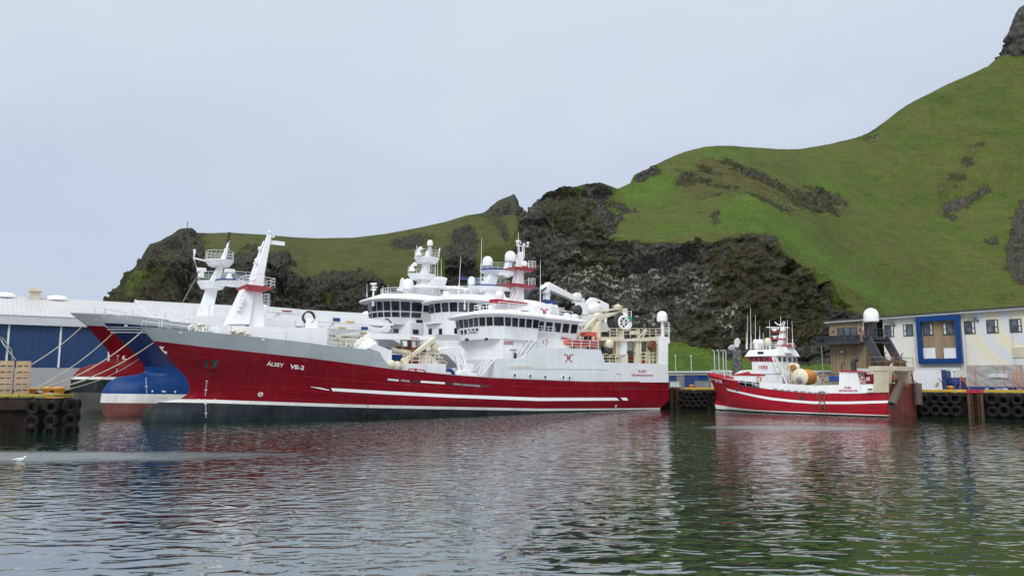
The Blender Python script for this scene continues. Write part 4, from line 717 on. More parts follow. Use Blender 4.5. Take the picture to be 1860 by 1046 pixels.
# ---- aft: cranes, gantry, mast
bb = A.slab('crane_boom', [(1053, 578), (1071, 545), (1077, 540), (1084, 542), (1103, 551), (1106, 553), (1106, 566), (1094, 566), (1093, 556), (1080, 551), (1063, 580)], -.6, .1, M['whitec'], None, .04)
A.label('label_plate', 1085, 547.5, 1090, 550.5, .11, M['sign'], bb); mb = MB(); mb.bar(A.P(1072, 567, .13), A.P(1078, 551, .13), .08, .3); mb.build('warning_stripe', M['yellow'], bb)
mb = MB(); mb.bar(A.P(1057, 585, -.2), A.P(1057, 640, -.2), 1.3, 1.3); mb.box(*[f for k, r_ in ((0, 1.3), (1, 1.), (2, .8)) for f in (A.P(1058, 582, -.2)[k]-r_, A.P(1058, 582, -.2)[k]+r_)]); mb.build('crane_column', M['whitec'], A.root, .05)
mb = MB(); mb.lathe(A.P(1081, 562, .5), [(.2, -.4), (.95, -.4), (.95, -.3), (.3, -.25), (.3, .25), (.95, .3), (.95, .4), (.2, .4)], 20, 0, 'y'); mb.lathe(A.P(1047, 564, .8), [(.2, -.4), (.75, -.4), (.4, -.2), (.4, .2), (.75, .4), (.2, .4)], 18, 1, 'y'); mb.box(*[f for k, r_ in ((0, .7), (1, .5), (2, .9)) for f in (A.P(1056, 562, .3)[k]-r_, A.P(1056, 562, .3)[k]+r_)]); mb.build('hauling_wheel', [M['whitec'], M['dark']], A.root)
nc = MB(); nc.bar(A.P(1088, 577, 2), A.P(1136, 565, 2), .5, .5, w2=.35); nc.bar(A.P(1086, 574, 2), A.P(1042, 618, 2.5), .4, .42, w2=.3); nc.bar(A.P(1088, 580, 2.3), A.P(1072, 612, 2.5), .28); nc.bar(A.P(1090, 565, 1.6), A.P(1122, 561, 1.6), .25); nc.lathe(A.P(1087, 576, 2.2), [(.1, -.5), (.6, -.5), (.6, .5), (.1, .5)], 14, 0, 'y'); nc.bar(A.P(1128, 566, 2), A.P(1136, 566, 2), 1., .9); nc.lathe(A.P(1122, 558, 2), [(.1, -.4), (.5, -.4), (.6, .2), (.1, .4)], 10); nc.build('net_crane', M['cream'], A.root, .04)
mb = MB(); mb.bar(A.P(1026, 601, 3), A.P(1055, 588, 2.5), .3); mb.torus(A.P(1035, 607, 3.4), .6, .1, 'y', 18, 6); mb.bar(A.P(1035, 617, 3.2), A.P(1035, 590, 3.2), .7); mb.build('boat_davit', M['white'], A.root)
mb = MB(); c = A.P(1121, 584, 2.4)
mb.lathe(c, [(.3, -.75), (1.25, -.75), (1.25, -.6), (.55, -.5), (.55, .5), (1.25, .6), (1.25, .75), (.3, .75)], 22, 1, 'y'); mb.torus(A.P(1132.5, 586, 3.2), .85, .17, 'y', 22, 8); mb.tube([A.P(1131, 569, 3), A.P(1138, 574, 3.2), A.P(1139, 586, 3.2)], .25, 8)
for k in range(3): a = k*pi/3; mb.bar(A.P(1132.5, 586, 3.2)+Vector((.8*cos(a), 0, .8*sin(a))), A.P(1132.5, 586, 3.2)-Vector((.8*cos(a), 0, .8*sin(a))), .14)
mb.bar(A.P(1127.5, 590, 2.6), A.P(1127.5, 612, 2.6), .55, mi=2); mb.build('power_block', [M['whitec'], M['dark'], M['cream']], A.root)
A.slab('aft_house', [(1088, 585), (1110, 584), (1105, 602), (1091, 603)], -2.5, 0, M['whitec']); A.slab('aft_house', [(1112, 578), (1147, 578), (1148, 592), (1142, 599), (1112, 596)], -4, -2.2, M['whitec'])
mb = MB(); mb.rail([A.P(1090, 584, -2.2), A.P(1147, 578, -2.2)], 1.1, 3, 1.2, .035); mb.build('railing', M['white'], A.root); A.label('teal_screen', 1140, 575, 1147.5, 583.5, -2.1, M['teal'], A.root)
A.slab('winch_house', [(1040, 588), (1060, 586), (1085, 580), (1090, 634), (1040, 632)], -4.5, .3, M['white']); A.slab('winch_house', [(1080, 610), (1091, 583), (1091, 634.5), (1078, 634)], 1.5, 3., M['cream'])
mb = MB(); mb.rail([A.P(1002, 577, 3.5), A.P(1040, 583, 3.5)], 1.2, 3, 1.2, .035)
for px, py in ((1030, 576), (1037, 582), (1044, 578), (1033, 590), (1041, 594), (1050, 590)): mb.lathe(A.P(px, py, 2.), [(.1, -.4), (.5, -.4), (.6, 0), (.5, .4), (.1, .4)], 10, 0, 'y'); mb.bar(A.P(px, py, 2.), A.P(px-4, py+14, 2.2), .3)
mb.build('deck_machinery', M['white'], A.root)
mb = MB(); c = A.P(1105, 625, 4.6)
mb.lathe(c, [(.1, -.5), (.55, -.5), (.65, 0), (.55, .5), (.1, .5)], 14, 0, 'y'); mb.lathe(A.P(1104, 637, 4.6), [(.1, -.4), (.5, -.4), (.5, .4), (.1, .4)], 14, 1, 'y'); mb.bar(A.P(1105, 613, 4.6), A.P(1104, 642, 4.6), .35, mi=1); mb.bar(A.P(1113, 620, 4.4), A.P(1113, 652, 4.4), .18, mi=2)
for k in range(6): mb.bar(A.P(1098+k*4, 648, 4.8), A.P(1102+k*4, 655, 4.5), .2, mi=(2 if k % 2 else 1))
mb.build('trawl_winch', [M['cream'], M['dark'], M['yellow']], A.root)
GA = A.slab('gantry_beam', [(1092, 612), (1116, 612), (1118, 616.5), (1199, 611), (1216, 612), (1216, 616), (1199, 619), (1118, 620), (1092, 618)], -4.8, 4.8, M['cream'])
A.slab('beam_end', [(1116, 611.5), (1134, 611.5), (1134, 619), (1118, 619)], 4.7, 5.2, M['cream'], GA)
for x0, x1, mt in ((1119, 1126, 'cream'), (1126.5, 1139, 'white'), (1155.5, 1160.5, 'cream'), (1161.5, 1165, 'cream'), (1178, 1182, 'cream')): A.slab('gantry_post', [(x0, 618), (x1, 618), (x1, 662), (x0, 662)], 4.1, 4.6, M[mt])
A.slab('gantry_post', [(1201, 611), (1216, 612), (1217, 622), (1213.5, 625), (1213.5, 663), (1201, 663)], 4.75, 5.7, M['white']); a, b = A.P(1201, 663, 5.2), A.P(1216, 611, 5.2); mb = MB(); mb.box(b.x, a.x, -5.7, -4.75, a.z, b.z); mb.build('gantry_post', M['white'], A.root)
mb = MB(); mb.rail([A.P(1108, 612, 4.7), A.P(1214, 611.5, 4.7)], 1.15, 3, 1.3, .04); a, b = A.P(1160, 659, 4.9), A.P(1199, 660, 4.9); mb.rail([a, b], 1.45, 3, 1.2, .05); mb.rail([A.P(1096, 659, 4.9), A.P(1140, 660, 4.9)], 1.2, 3, 1.2, .045); mb.build('railing', M['cream'], A.root)
mb = MB(); mb.rail([A.P(1195, 660, 5.2), A.P(1200.5, 660, 5.2)], 3.9, 10, 5, .045); mb.build('ladder', M['cream'], A.root)
mb = MB(); mb.tube([A.P(1203, 612, 4.6), A.P(1203, 584, 4.6)], .2, 10); DM = mb.build('dome_post', M['white'], A.root); dome_px(A, 1202.8, 565, 584, 4.6, DM)
mb = MB(); mb.rail([A.P(1206, 611, 4.6), A.P(1215.5, 611, 4.6)], 2.0, 6, 1., .05); mb.build('ladder', M['white'], DM)
mb = MB(); mb.bar(A.P(1155, 618, 4.7), A.P(1174, 598, 4.7), .18); mb.bar(A.P(1164, 618, 4.7), A.P(1175, 600, 4.7), .14); mb.bar(A.P(1150, 604, 4.2), A.P(1158, 604, 4.2), 1., .5); mb.bar(A.P(1160, 612, 4.7), A.P(1160, 597, 4.7), .16); mb.build('gallows', M['cream'], A.root)
mb = MB(); mb.bar(A.P(1181, 634, 5), A.P(1188, 622, 5), .6, .9); mb.build('hanging_block', M['rust'], GA)
A.slab('locker', [(1139, 622), (1149, 622), (1149, 634), (1146, 637), (1139, 636)], 2, 3, M['whitec'])
A.slab('red_crate', [(1163, 655), (1175, 655), (1175, 661), (1163, 661)], 1.5, 4., M['redtrim']); A.slab('fish_bin', [(1140, 648), (1155, 648), (1155, 653), (1140, 653)], -2, 2, M['orange'])
mb = MB(); mb.tube([A.P(1102, 651, 5), A.P(1122, 650, 4.8), A.P(1142, 642, 4.5), A.P(1165, 640, 4.5)], .05, 5); mb.build('cable', M['dark'], A.root)
# ---------------------------------------------------------------- the middle trawler: blue hull
B = Ship('trawler', 'blue fishing trawler with white swooshes on its bow, between the two red trawlers', 'trawler', FB, 68, 13,
    [(-1.5, 2.6), (.25, 1.3), (1.5, .95), (2.7, 1.02), (3.76, 1.63), (4.37, 2.52), (4.5, 4.3), (5, 5.24), (5.57, 5.2), (6.81, 4.22), (10.55, .57), (11.6, -.3)],
    [(-1.5, 8), (3, 6.), (5, 5.24), (5.57, 5.2), (6.81, 4.22), (10.55, .57), (11.6, -.3)], (1.8, 2.95, 2.0), 28, 20, 10.5)
z1 = lambda a: interp([(0, 1.55), (10, 1.35), (68, 0)], a); z2 = lambda a: interp([(0, 2.55), (10, 2.35), (68, .6)], a)
zt = lambda a: interp([(0, 11.1), (6, 10.6), (20, 9.3), (26, 8.8), (28, 6.4), (68, 5)], a); zm = lambda a: interp([(0, 10.4), (6, 9.9), (20, 8.6), (28, 6.2), (68, 4.9)], a)
zd = lambda a: 5.6-.01*a
B.hull([lambda a: -1.5, z1, z2, zd, zm, zt], [7, 2, 10, 10, 2], [M['red_af'], M['bootw'], M['blue'], M['navy'], M['bulwl'], M['grey']], 130, lambda a: interp([(0, 9.4), (20, 8), (26, 7.6), (29, 5.2), (68, 4.4)], a))  # lower side is the same navy paint, coloured lighter as if lit
for y0, y1, x0 in ((593.5, 595, 191), (597.5, 599.5, 194.5), (602.5, 604.5, 200)): B.patch('bow_swoosh', [(x0, y0-.4), (228, y0-.2), (268, y0+.5)], [(x0+1.6, y1), (228, y1), (272, y1+.4)], M['bulwl'], n=14)
B.patch('name_mark', [(205, 601), (209, 603)], [(207, 605), (211, 606.5)], M['bulwl'], n=3)
draught(B, 265, 683, 266.5, 727, 13); B.patch('load_mark', [(275, 709), (278.5, 709)], [(276, 712), (277.5, 712)], M['whitec'], n=2); B.patch('load_mark', [(316, 710), (320, 710)], [(317, 713), (319, 713)], M['whitec'], n=2); B.patch('load_mark', [(293.5, 709), (301, 709.5)], [(293.5, 712), (301, 712.5)], M['bulwl'], n=3)
B.patch('rust_streak', [(282, 721), (306, 722)], [(284, 722.5), (303, 723.5)], M['cream'], n=6, off=.02)
B.patch('fairlead', [(225.5, 589), (231.5, 589.5)], [(225.5, 593), (231.5, 593.5)], M['whitec'], n=3, off=.12)
mb = MB(); pts = [B.on(190, 583, -.1), B.on(240, 583, -.1), B.on(300, 583, -.1)]; z_ = lambda p: Vector((p.x, p.y, zt(-p.x))); pts = [z_(p) for p in pts]+[Vector((-16, 5.9, zt(16))), Vector((-25, 6.3, zt(25)))]
mb.rail([Vector((0.2, 0, zt(0)))]+pts, .95, 2, 2., .03); mb.rail([Vector((.2, 0, zt(0)))]+[Vector((p.x, -p.y, p.z)) for p in pts], .95, 2, 2., .03); mb.build('railing', M['whitec'], B.root)
mb = MB(); mb.plan([(-9, -2.6), (-7.4, 0), (-9, 2.6), (-15, 4.6), (-21, 4.9), (-21, -4.9), (-15, -4.6)], 8, 11.1); mb.build('breakwater', M['whitec'], B.root, .25)
fm = MB(); legpx(fm, B, [(440, 600), (470, 600)], [(452, 512), (470, 512)], 1.2, .7); legpx(fm, B, [(452, 512), (470, 512)], [(472, 455), (480, 455)], .7, .35); FMB = fm.build('foremast', M['whitec'], B.root)
c = B.P(430, 515, 0); deck_platform(B, Vector((c.x-.5, 0, c.z+.3)), 3.0, 2.0, .6, M['whitec'], FMB, M['bluetrim'])
def scanner(S, px, py, v, parent, w_=1.15):           # a radar: pedestal and turning bar
    c = S.P(px, py, v); mb = MB(); mb.lathe(c-Vector((0, 0, .95)), [(.5, 0), (.35, .3), (.3, .7), (.02, .72)], 10); mb.box(c.x-w_/2, c.x+w_/2, c.y-.3, c.y+.3, c.z-.22, c.z+.28); return mb.build('radar_scanner', M['whitec'], parent, .05)
scanner(B, 417, 493, .3, FMB)
trB = lambda x, z: z+.025*(x+42)
pB = ellplan(-49, 6.0, 5.0, -59.5, 12)
dB = house(B, 'deckhouse', [(-43.6, -5), (-42.6, -3), (-42.6, 3), (-43.6, 5.4), (-60, 5.6), (-60, -5)], 4, 12.4, M['whitec'])
B.label('bulwark_panel', 791, 607, 842, 619, 5.9, M['bulwl'], dB)
for px, py in ((781.5, 602), (800, 602), (828, 601)):
    mb = MB(); a = B.P(px, py, 5.62); mb.box(a.x-.25, a.x+.25, 5.6, 5.66, a.z-.4, a.z+.4); mb.build('window', M['glass'], dB)
mb = MB(); mb.box(-53, -41.2, 5.6, 6.8, 7.4, 8.5); mb.rail([(-41.3, 6.7, 8.5), (-53, 6.7, 8.5)], 1.0, 2, 1.8, .03); mb.build('side_deck', M['whitec'], B.root)
nE = len(pB); WB, rB = house(B, 'wheelhouse', pB, 12.2, 15.15, M['whitec'], .45, [(i, 1, 13.65, 14.95, .07) for i in range(2, nE-3)]+[(nE-3, 1, 13.65, 14.95, .07), (nE-2, 5, 13.65, 14.95, .1)], trim=trB, roof=(.7, .3, 1.25, 1.9))
mb = MB(); bp = [(-49+7.0*abs(cos(t_))**.9, 5.8*sin(t_)) for t_ in [-pi/2+pi*i/14 for i in range(15)]]; mb.plan([(-57, -5.8)]+bp+[(-57, 5.8)], 12.0, 12.25); mb.rail([(x, y, 12.25) for x, y in [(-57, -5.7)]+bp+[(-57, 5.7)]], 1.1, 3, 1.2, .03); mb.build('bridge_walkway', M['whitec'], WB)
mb = MB(); mb.rail([(x*.85-7.1, y*.8, 16.2) for x, y in bp], 1.1, 3, 1.4, .03); mb.build('railing', M['whitec'], WB)
mh = MB(); legpx(mh, B, [(868, 545), (910, 545)], [(880, 521), (902, 521)], 1.7, 1.4); legpx(mh, B, [(876, 520), (894, 520)], [(885, 497), (902, 497)], 1.1, .9); MBm = mh.build('radar_mast', M['whitec'], B.root, .1)
for x0, x1, y in ((851, 923, 519.5), (875, 936, 491)):
    a, b = B.P(x0, y), B.P(x1, y+3); c = (a+b)/2; deck_platform(B, c, (a.x-b.x)/2, 2.4, .9, M['whitec'], MBm, M['bluetrim'], .95, 18, taper=.6)
dome_px(B, 885.7, 465.5, 484, .5, MBm); mb = MB(); mb.bar(B.P(885.7, 492, .5), B.P(885.7, 483, .5), .5); mb.bar(B.P(920, 497, .3), B.P(925, 474, .3), 1.1, 1., w2=.8); mb.build('dome_post', M['whitec'], MBm); dome_px(B, 927, 456, 476, .3, MBm)
mb = MB(); mb.bar(B.P(834.5, 505, .5), B.P(878, 508.5, .5), .35, .3); mb.build('radar_scanner', M['bluetrim'], MBm); mb = MB(); mb.bar(B.P(857, 509, .5), B.P(857, 519, .5), .6); mb.dome(B.P(856.5, 517, 1.5), .5, .7, 12); mb.bar(B.P(857, 514, 0), B.P(857, 551, 0), .25); mb.build('scanner_post', M['whitec'], MBm)
whip(B, 873, 431, 532, 1.5, WB, .05, 2); whip(B, 833, 467, 535, 2, WB, .05, 4); dome_px(B, 810, 530, 544, 3, WB)
mb = MB(); mb.torus(B.P(972, 548, 0), 1.8, .55, 'y', 24, 10); mb.build('net_hose', M['dark'], B.root)
fu = B.slab('funnel', [(975, 546), (1006, 546), (1004, 585), (972, 585)], -2.2, 1.6, M['whitec'])
B.slab('funnel_top', [(975, 546), (1010, 545), (1010, 552), (975, 553)], -2.3, 1.7, M['bluetrim'], fu)
mb = MB(); mb.bar(B.P(992, 545, 1), B.P(994, 521, 1), .9, .8); mb.bar(B.P(992, 519, 1), B.P(1046, 544, 1), 1.25, 1.2, w2=.8); mb.bar(B.P(998, 517, 1.3), B.P(1040, 539, 1.3), .25); mb.lathe(B.P(1048, 540, 1), [(.1, -.5), (.7, -.5), (.8, 0), (.7, .5), (.1, .5)], 14, 0, 'y'); mb.bar(B.P(1040, 547, 1), B.P(1060, 546, 1), .7); mb.lathe(B.P(990, 525, 1.2), [(.1, -.5), (.75, -.5), (.75, .5), (.1, .5)], 12, 0, 'y'); mb.build('crane_boom', M['whitec'], B.root, .05)
mb = MB(); mb.tube([B.P(1000, 513, 1), B.P(990, 524, 1.7), B.P(975, 535, 1.7)], .16, 6); mb.build('hose', M['dark'], B.root)
bm2 = B.slab('crane_boom', [(560, 592), (601, 592.5), (636, 589.5), (668, 596), (694, 600), (694, 603), (660, 600), (604, 597.5), (560, 598)], -.4, .3, M['whitec'], None, .04)
B.label('label_plate', 615, 593.8, 628, 596.6, .32, M['yellow'], bm2); B.label('label_plate', 656, 593, 668, 599, .32, M['bluetrim'], bm2)
mb = MB(); mb.bar(B.P(586, 640, 0), B.P(586, 592, 0), 1.2); mb.build('crane_column', M['whitec'], B.root)
# ---------------------------------------------------------------- the far trawler: red over black
C = Ship('trawler', 'farthest red trawler with high black and grey bulb and twin-platform white foremast', 'trawler', FC, 70, 14,
    [(-1.5, 2.5), (.53, 1.4), (2.04, .53), (3.2, .36), (4.27, .39), (5.43, 1.21), (6.07, 2.92), (6.3, 4.4), (6.58, 4.61), (7.7, 4.3), (10.83, 1.59), (12.3, -.25), (13, -.6)],
    [(-1.5, 8), (4, 6.), (6.58, 4.61), (7.7, 4.3), (10.83, 1.59), (12.3, -.25), (13, -.6)], (2.9, 3.5, 2.3), 28, 20, 12)
y1_ = lambda a: interp([(0, 2.55), (70, .0)], a); y2_ = lambda a: interp([(0, 4.1), (10, 4.0), (70, .8)], a); y3_ = lambda a: interp([(0, 4.4), (10, 4.35), (70, 1.1)], a)
ym = lambda a: interp([(0, 10.9), (8, 10.4), (20, 9.6), (30, 8), (70, 6.5)], a); yt_ = lambda a: interp([(0, 12.3), (10, 11.7), (22, 10.9), (28, 10), (30, 8.2), (70, 6.7)], a)
C.hull([lambda a: -1.5, y1_, y2_, y3_, ym, yt_], [7, 4, 2, 12, 3], [M['grey_af'], M['black'], M['bootw'], M['red'], M['bulwl'], M['grey']], 120, lambda a: interp([(0, 11), (25, 9.6), (29, 7), (70, 6)], a))
C.patch('rail_cap', [(128, 568.6), (180, 570.6), (240, 575), (330, 581)], [(129, 570), (180, 572), (240, 576.5), (330, 582.5)], M['whitec'], n=16, off=.08)
C.patch('name_mark', [(221, 651), (229, 651)], [(224, 653), (230, 653)], M['whitec'], n=3); C.patch('name_mark', [(223, 646), (227, 646)], [(221.5, 652), (224.5, 652)], M['whitec'], n=3); C.patch('name_mark', [(226, 654), (229, 654)], [(222, 657), (229, 658)], M['whitec'], n=3)
draught(C, 214, 646, 212, 674, 9)
C.patch('fairlead', [(172.5, 578.5), (178, 579)], [(172.5, 582), (178, 582.5)], M['whitec'], n=3, off=.12)
mb = MB(); mb.plan([(-9, -3), (-7.6, 0), (-9, 3), (-15, 5), (-22, 5.2), (-22, -5.2), (-15, -5)], 10, 12.35); mb.build('breakwater', M['whitec'], C.root, .4)
mb = MB(); a, b = C.P(313, 577, 4), C.P(378, 577, 4); mb.rail([(a.x, 4, 12.4), (b.x, 4.6, 12.4), (b.x-5, 4.6, 12.4), (b.x-5, -4.6, 12.4), (b.x, -4.6, 12.4), (a.x, -4, 12.4)], 1.5, 4, 1.2, .03); mb.build('railing', M['whitec'], C.root)
fm = MB(); legpx(fm, C, [(355, 583), (382, 583)], [(378, 515), (396, 515)], .7, .5); legpx(fm, C, [(378, 515), (396, 515)], [(398, 478), (408, 478)], .5, .4); legpx(fm, C, [(398, 478), (408, 478)], [(407.5, 455), (413.5, 455)], .4, .2); FMC = fm.build('foremast', M['whitec'], C.root, .06)
a, b = C.P(359, 511), C.P(411, 514); deck_platform(C, (a+b)/2, (a.x-b.x)/2, 2.3, .95, M['whitec'], FMC, None, 1.2, 18)
a, b = C.P(373, 473), C.P(424, 474); deck_platform(C, (a+b)/2, (a.x-b.x)/2, 2.1, .8, M['whitec'], FMC, None, 1.2, 18)
mb = MB(); mb.tube([C.P(410, 455), C.P(413, 449), C.P(415.5, 436)], .16, 8); mb.tube([C.P(407, 453), C.P(416, 453)], .1, 6); mb.tube([C.P(352, 469), C.P(374, 474)], .12, 6); mb.tube([C.P(353.5, 455), C.P(352, 469), C.P(361, 499)], .12, 6); mb.tube([C.P(353.3, 461), C.P(353.5, 453)], .17, 6); mb.build('mast_fitting', M['whitec'], FMC)
mb = MB(); mb.tube([C.P(415.5, 437), C.P(416.5, 424)], .07, 6)
for px, py in ((416, 427), (415.5, 431), (415, 437), (413, 440)): mb.lathe(C.P(px, py, .2), [(.03, 0), (.2, .05), (.2, .4), (.03, .45)], 8)
mb.build('mast_light', M['dark'], FMC); scanner(C, 366, 490.5, .3, FMC)
mb = MB(); mb.tube([C.P(357, 503), C.P(328, 555)], .03, 4); mb.build('stay', M['rope'], FMC)
mb = MB(); mb.bar(C.P(474, 561, 0), C.P(545, 567, 0), .75, .8); mb.bar(C.P(488, 583, 0), C.P(508, 570, 0), .4); mb.bar(C.P(477, 600, 0), C.P(477, 560, 0), 1.0); crC = mb.build('crane_boom', M['whitec'], C.root); C.label('label_plate', 512, 563.3, 530, 566.3, .42, M['redtrim'], crC)
pC = ellplan(-48.2, 7.6, 5.3, -60, 14)
nE = len(pC)
dC = house(C, 'deckhouse', [(-44.2, -5.2), (-43.2, -3), (-43.2, 3), (-44.2, 5.6), (-60, 6), (-60, -5.2)], 6, 12.7, M['whitec'])
C.label('window', 715, 597, 724, 605, 5.66, M['glass'], dC); C.label('window', 750, 598, 760, 606.5, 5.85, M['glass'], dC)
trC = lambda x, z: z+.02*(x+42)
WC, rC = house(C, 'wheelhouse', pC, 12.5, 16.1, M['whitec'], .55, [(i, 1, 14.55, 15.95, .06) for i in range(2, nE-3)]+[(i, 1, 13.6, 14.35, .07) for i in range(2, nE-3)]+[(nE-3, 1, 14.55, 15.95, .07), (nE-2, 3, 14.55, 15.95, .1), (nE-2, 3, 13.6, 14.35, .1)], trim=trC, roof=(.95, .35, 1.35, 1.8))
mb = MB(); rp = [(-48.2+6.2*abs(cos(t_))**.9, 4.2*sin(t_), 17.3) for t_ in [-pi/2+pi*i/14 for i in range(15)]]; mb.rail([(-57, -4.2, 17.2)]+rp+[(-57, 4.2, 17.2)], 1.05, 3, 1.3, .03); mb.build('railing', M['whitec'], WC)
pD = ellplan(-51, 4.8, 3.6, -57.5, 10); house(C, 'upper_bridge', pD, 17.3, 18.5, M['whitec'], .2, [(10, 2, 17.6, 18.4, .1)], roof=(.9, .25, .9, 2.2))
mm = MB(); legpx(mm, C, [(757, 525), (773, 525)], [(765, 500), (775, 500)], 1., .75); legpx(mm, C, [(765, 500), (775, 500)], [(776, 455), (782, 455)], .75, .4); MC = mm.build('radar_mast', M['whitec'], C.root, .08)
for x0, x1, y in ((742, 790, 498), (754.5, 796, 468)):
    a, b = C.P(x0, y), C.P(x1, y+1.5); deck_platform(C, (a+b)/2, (a.x-b.x)/2, 1.9, .9, M['whitec'], MC, None, 1.15, 16)
mb = MB(); mb.tube([C.P(781, 468, .3), C.P(781, 446, .3)], .3, 10); mb.build('dome_post', M['galv'], MC); dome_px(C, 781, 436, 446.5, .3, MC)
for l in (((748, 484), (755, 479), 1.), ((760, 456), (765, 450.5), .6)): mb = MB(); mb.bar(C.P(*l[0], 1.2), C.P(*l[1], 1.2), .5, .3, w2=.9); mb.bar(C.P(l[0][0], l[0][1]+8, 1.2), C.P(*l[0], 1.2), .8, w2=.4); mb.build('radar_scanner', M['whitec'], MC)
mb = MB(); mb.tube([C.P(797, 466, .5), C.P(798.5, 451, .5)], .12, 6); mb.tube([C.P(757, 465, .5), C.P(757, 446, .5)], .05, 5); mb.tube([C.P(779, 530, 1), C.P(781, 470, .6)], .07, 5); mb.tube([C.P(776, 505, 1.2), C.P(776, 476, 1)], .07, 5); mb.build('mast_fitting', M['whitec'], MC)
dome_px(C, 741, 506, 526, 2.5, WC)
mb = MB(); c = C.P(728, 523, 2.5); mb.bar(C.P(729, 528, 2.5), C.P(731.5, 505, 2.5), .35)
for k in range(4): mb.bar(C.P(725.5+k*.6, 521-k*4, 2.5), C.P(730, 522-k*4, 2.5), .22)
mb.build('signal_mast', M['whitec'], WC)
mb = MB(); mb.bar(C.P(677.5, 556, 2), C.P(678.5, 515, 2), .3, w2=.15); mb.bar(C.P(673.5, 515.5, 2), C.P(683.5, 515.5, 2), .3); mb.bar(C.P(675, 521.5, 2), C.P(685, 521.5, 2), .18); mb.bar(C.P(674, 526, 2), C.P(683, 526, 2), .25); mb.build('signal_mast', M['whitec'], WC)
mb = MB(); p = C.P(786, 524, 3); mb.loft([[p+Vector((1.9*cos(a), .3, .3*sin(a)-.1)) for a in [2*pi*k/14 for k in range(14)]], [p+Vector((-.8+1.2*cos(a), 1.2, 1.6+.25*sin(a)))for a in [2*pi*k/14 for k in range(14)]]]); mb.build('ventilator', M['whitec'], WC, .1)
for px, y0, y1, v in ((666.5, 515, 540, 1), (695.5, 519, 536, 2), (705, 517, 535, 2), (791, 474, 515, 2), (795, 470, 518, 2), (801.5, 470, 530, 3), (797, 500, 525, 3)): whip(C, px, y0, y1, v, WC, .045)
C.label('door', 756, 580.5, 767.5, 587, 5.6, M['glass'], WC)
# ---------------------------------------------------------------- the small stern trawler on the right
FF = Frame(27.3, 101.0, radians(130.9))
S = Ship('trawler', 'small weathered red trawler numbered 1595 with black stern gantry and white dome', 'trawler', FF, 25, 7.2,
    [(-1.2, 1.5), (.3, .1), (.9, .05), (1.35, .35), (1.6, .6), (2.4, .3), (4.9, -.75), (6, -1.2)], [(-1.2, 3), (1.4, .9), (1.6, .6), (2.4, .3), (4.9, -.75), (6, -1.2)], (.35, .95, .5), 11, 8, 4.8)
S.L = -S.P(1614.7, 730, 3.45).x; S.cut = 0
def Sz(l, v=3.4): return [(-S.P(a, b, v if a > 1330 else 1.2).x, S.P(a, b, v if a > 1330 else 1.2).z) for a, b in l]
s_red = sorted(Sz([(1284, 679.5), (1310, 685.5), (1340.5, 692.5), (1343, 698.5), (1381, 704.5), (1401, 707.5), (1461, 713.5), (1494, 714.6), (1560, 714), (1614, 711.7)]))
s_red[0] = (-.75, 4.95); s_top = [(a, z+.03) for a, z in s_red]
wl1 = lambda a: .16; wl2 = lambda a: interp([(0, .75), (3, .5), (8, .3), (25, .24)], a)
S.hull([lambda a: -1.2, wl1, wl2, C_(s_red), C_(s_top)], [4, 1, 12, 1], [M['black'], M['bootw'], M['redf'], M['redf'], M['grey']], 90, lambda a: interp([(0, 4.3), (8, 3.6), (9, 2.6), (25, 2.3)], a))
S.patch('stripe', [(1318.4, 705), (1340, 709.8), (1370, 716.4), (1400, 721.6), (1440, 726), (1480, 728.8), (1540, 729), (1614, 727)], [(1323, 709.5), (1340, 713.4), (1370, 720.4), (1400, 726), (1440, 730.4), (1480, 733.4), (1540, 733.6), (1614, 731.6)], M['whitec'], n=44)
S.text('VE 78', (1299, 693.2), (1312, 695.8), 5.6, M['whitec'], bold=.03); S.text('FRÁR', (1291, 688.6), (1298, 690.4), 3, M['whitec'])
S.patch('rubbing_strake', [(1296, 719.5), (1320, 727), (1360, 735), (1420, 742), (1500, 746.5), (1560, 746), (1614, 742)], [(x, y+1) for x, y in [(1296, 719.5), (1320, 727), (1360, 735), (1420, 742), (1500, 746.5), (1560, 746), (1614, 742)]], M['redtrim'], n=30, off=.07)
for x0, y0, y1 in ((1480, 734, 750), (1484, 715, 728), (1488, 716, 750), (1578, 714, 727), (1582, 732, 745), (1450, 716, 724), (1604, 713, 724), (1340, 700, 706), (1486, 733, 737)): S.patch('rust_streak', [(x0, y0), (x0+2.2, y0)], [(x0+.7, y1), (x0+1.4, y1)], M['rust'], n=2, off=.04)
mb = MB(); a = S.on(1493, 716, .03); b = S.on(1494, 749, .03)
mb.rail([a+Vector((.3, 0, b.z-a.z)), a+Vector((-.3, 0, b.z-a.z))], a.z-b.z+.3, 8, 5, .04); mb.build('side_ladder', M['rust'], S.h)
for x0, y0 in ((1404, 706.5), (1416, 708), (1428, 709), (1441, 709.8), (1454, 711), (1467, 712.4), (1479, 713.2), (1496, 714)): S.patch('freeing_port', [(x0, y0-1), (x0+8.5, y0-.6)], [(x0, y0+1.4), (x0+8.5, y0+1.8)], M['grey'], n=3, off=.04)
S.patch('freeing_port', [(1344, 698), (1380, 703.5)], [(1344, 700.5), (1380, 706)], M['dark'], n=5, off=.03)
for px, py in ((1339, 707.5), (1455, 723), (1320, 696)):
    mb = MB(); c = S.on(px, py, .03); mb.torus(c, .17, .05, 'y', 12, 6); mb.lathe(c, [(.001, 0), (.15, 0), (.15, .02), (.001, .02)], 10, 0, 'y'); mb.build('hawse_hole', M['dark'], S.h)
bw = S.slab('bulwark', [(1380.6, 705), (1380.6, 693.5), (1437, 697.5), (1480, 700), (1524, 698.5), (1525, 672), (1556.5, 674.5), (1561.5, 698.5), (1585, 698.5), (1587, 712.6), (1560, 714.2), (1494, 714.8), (1461, 713.7), (1401, 707.7)], 3.35, 3.5, M['white'])
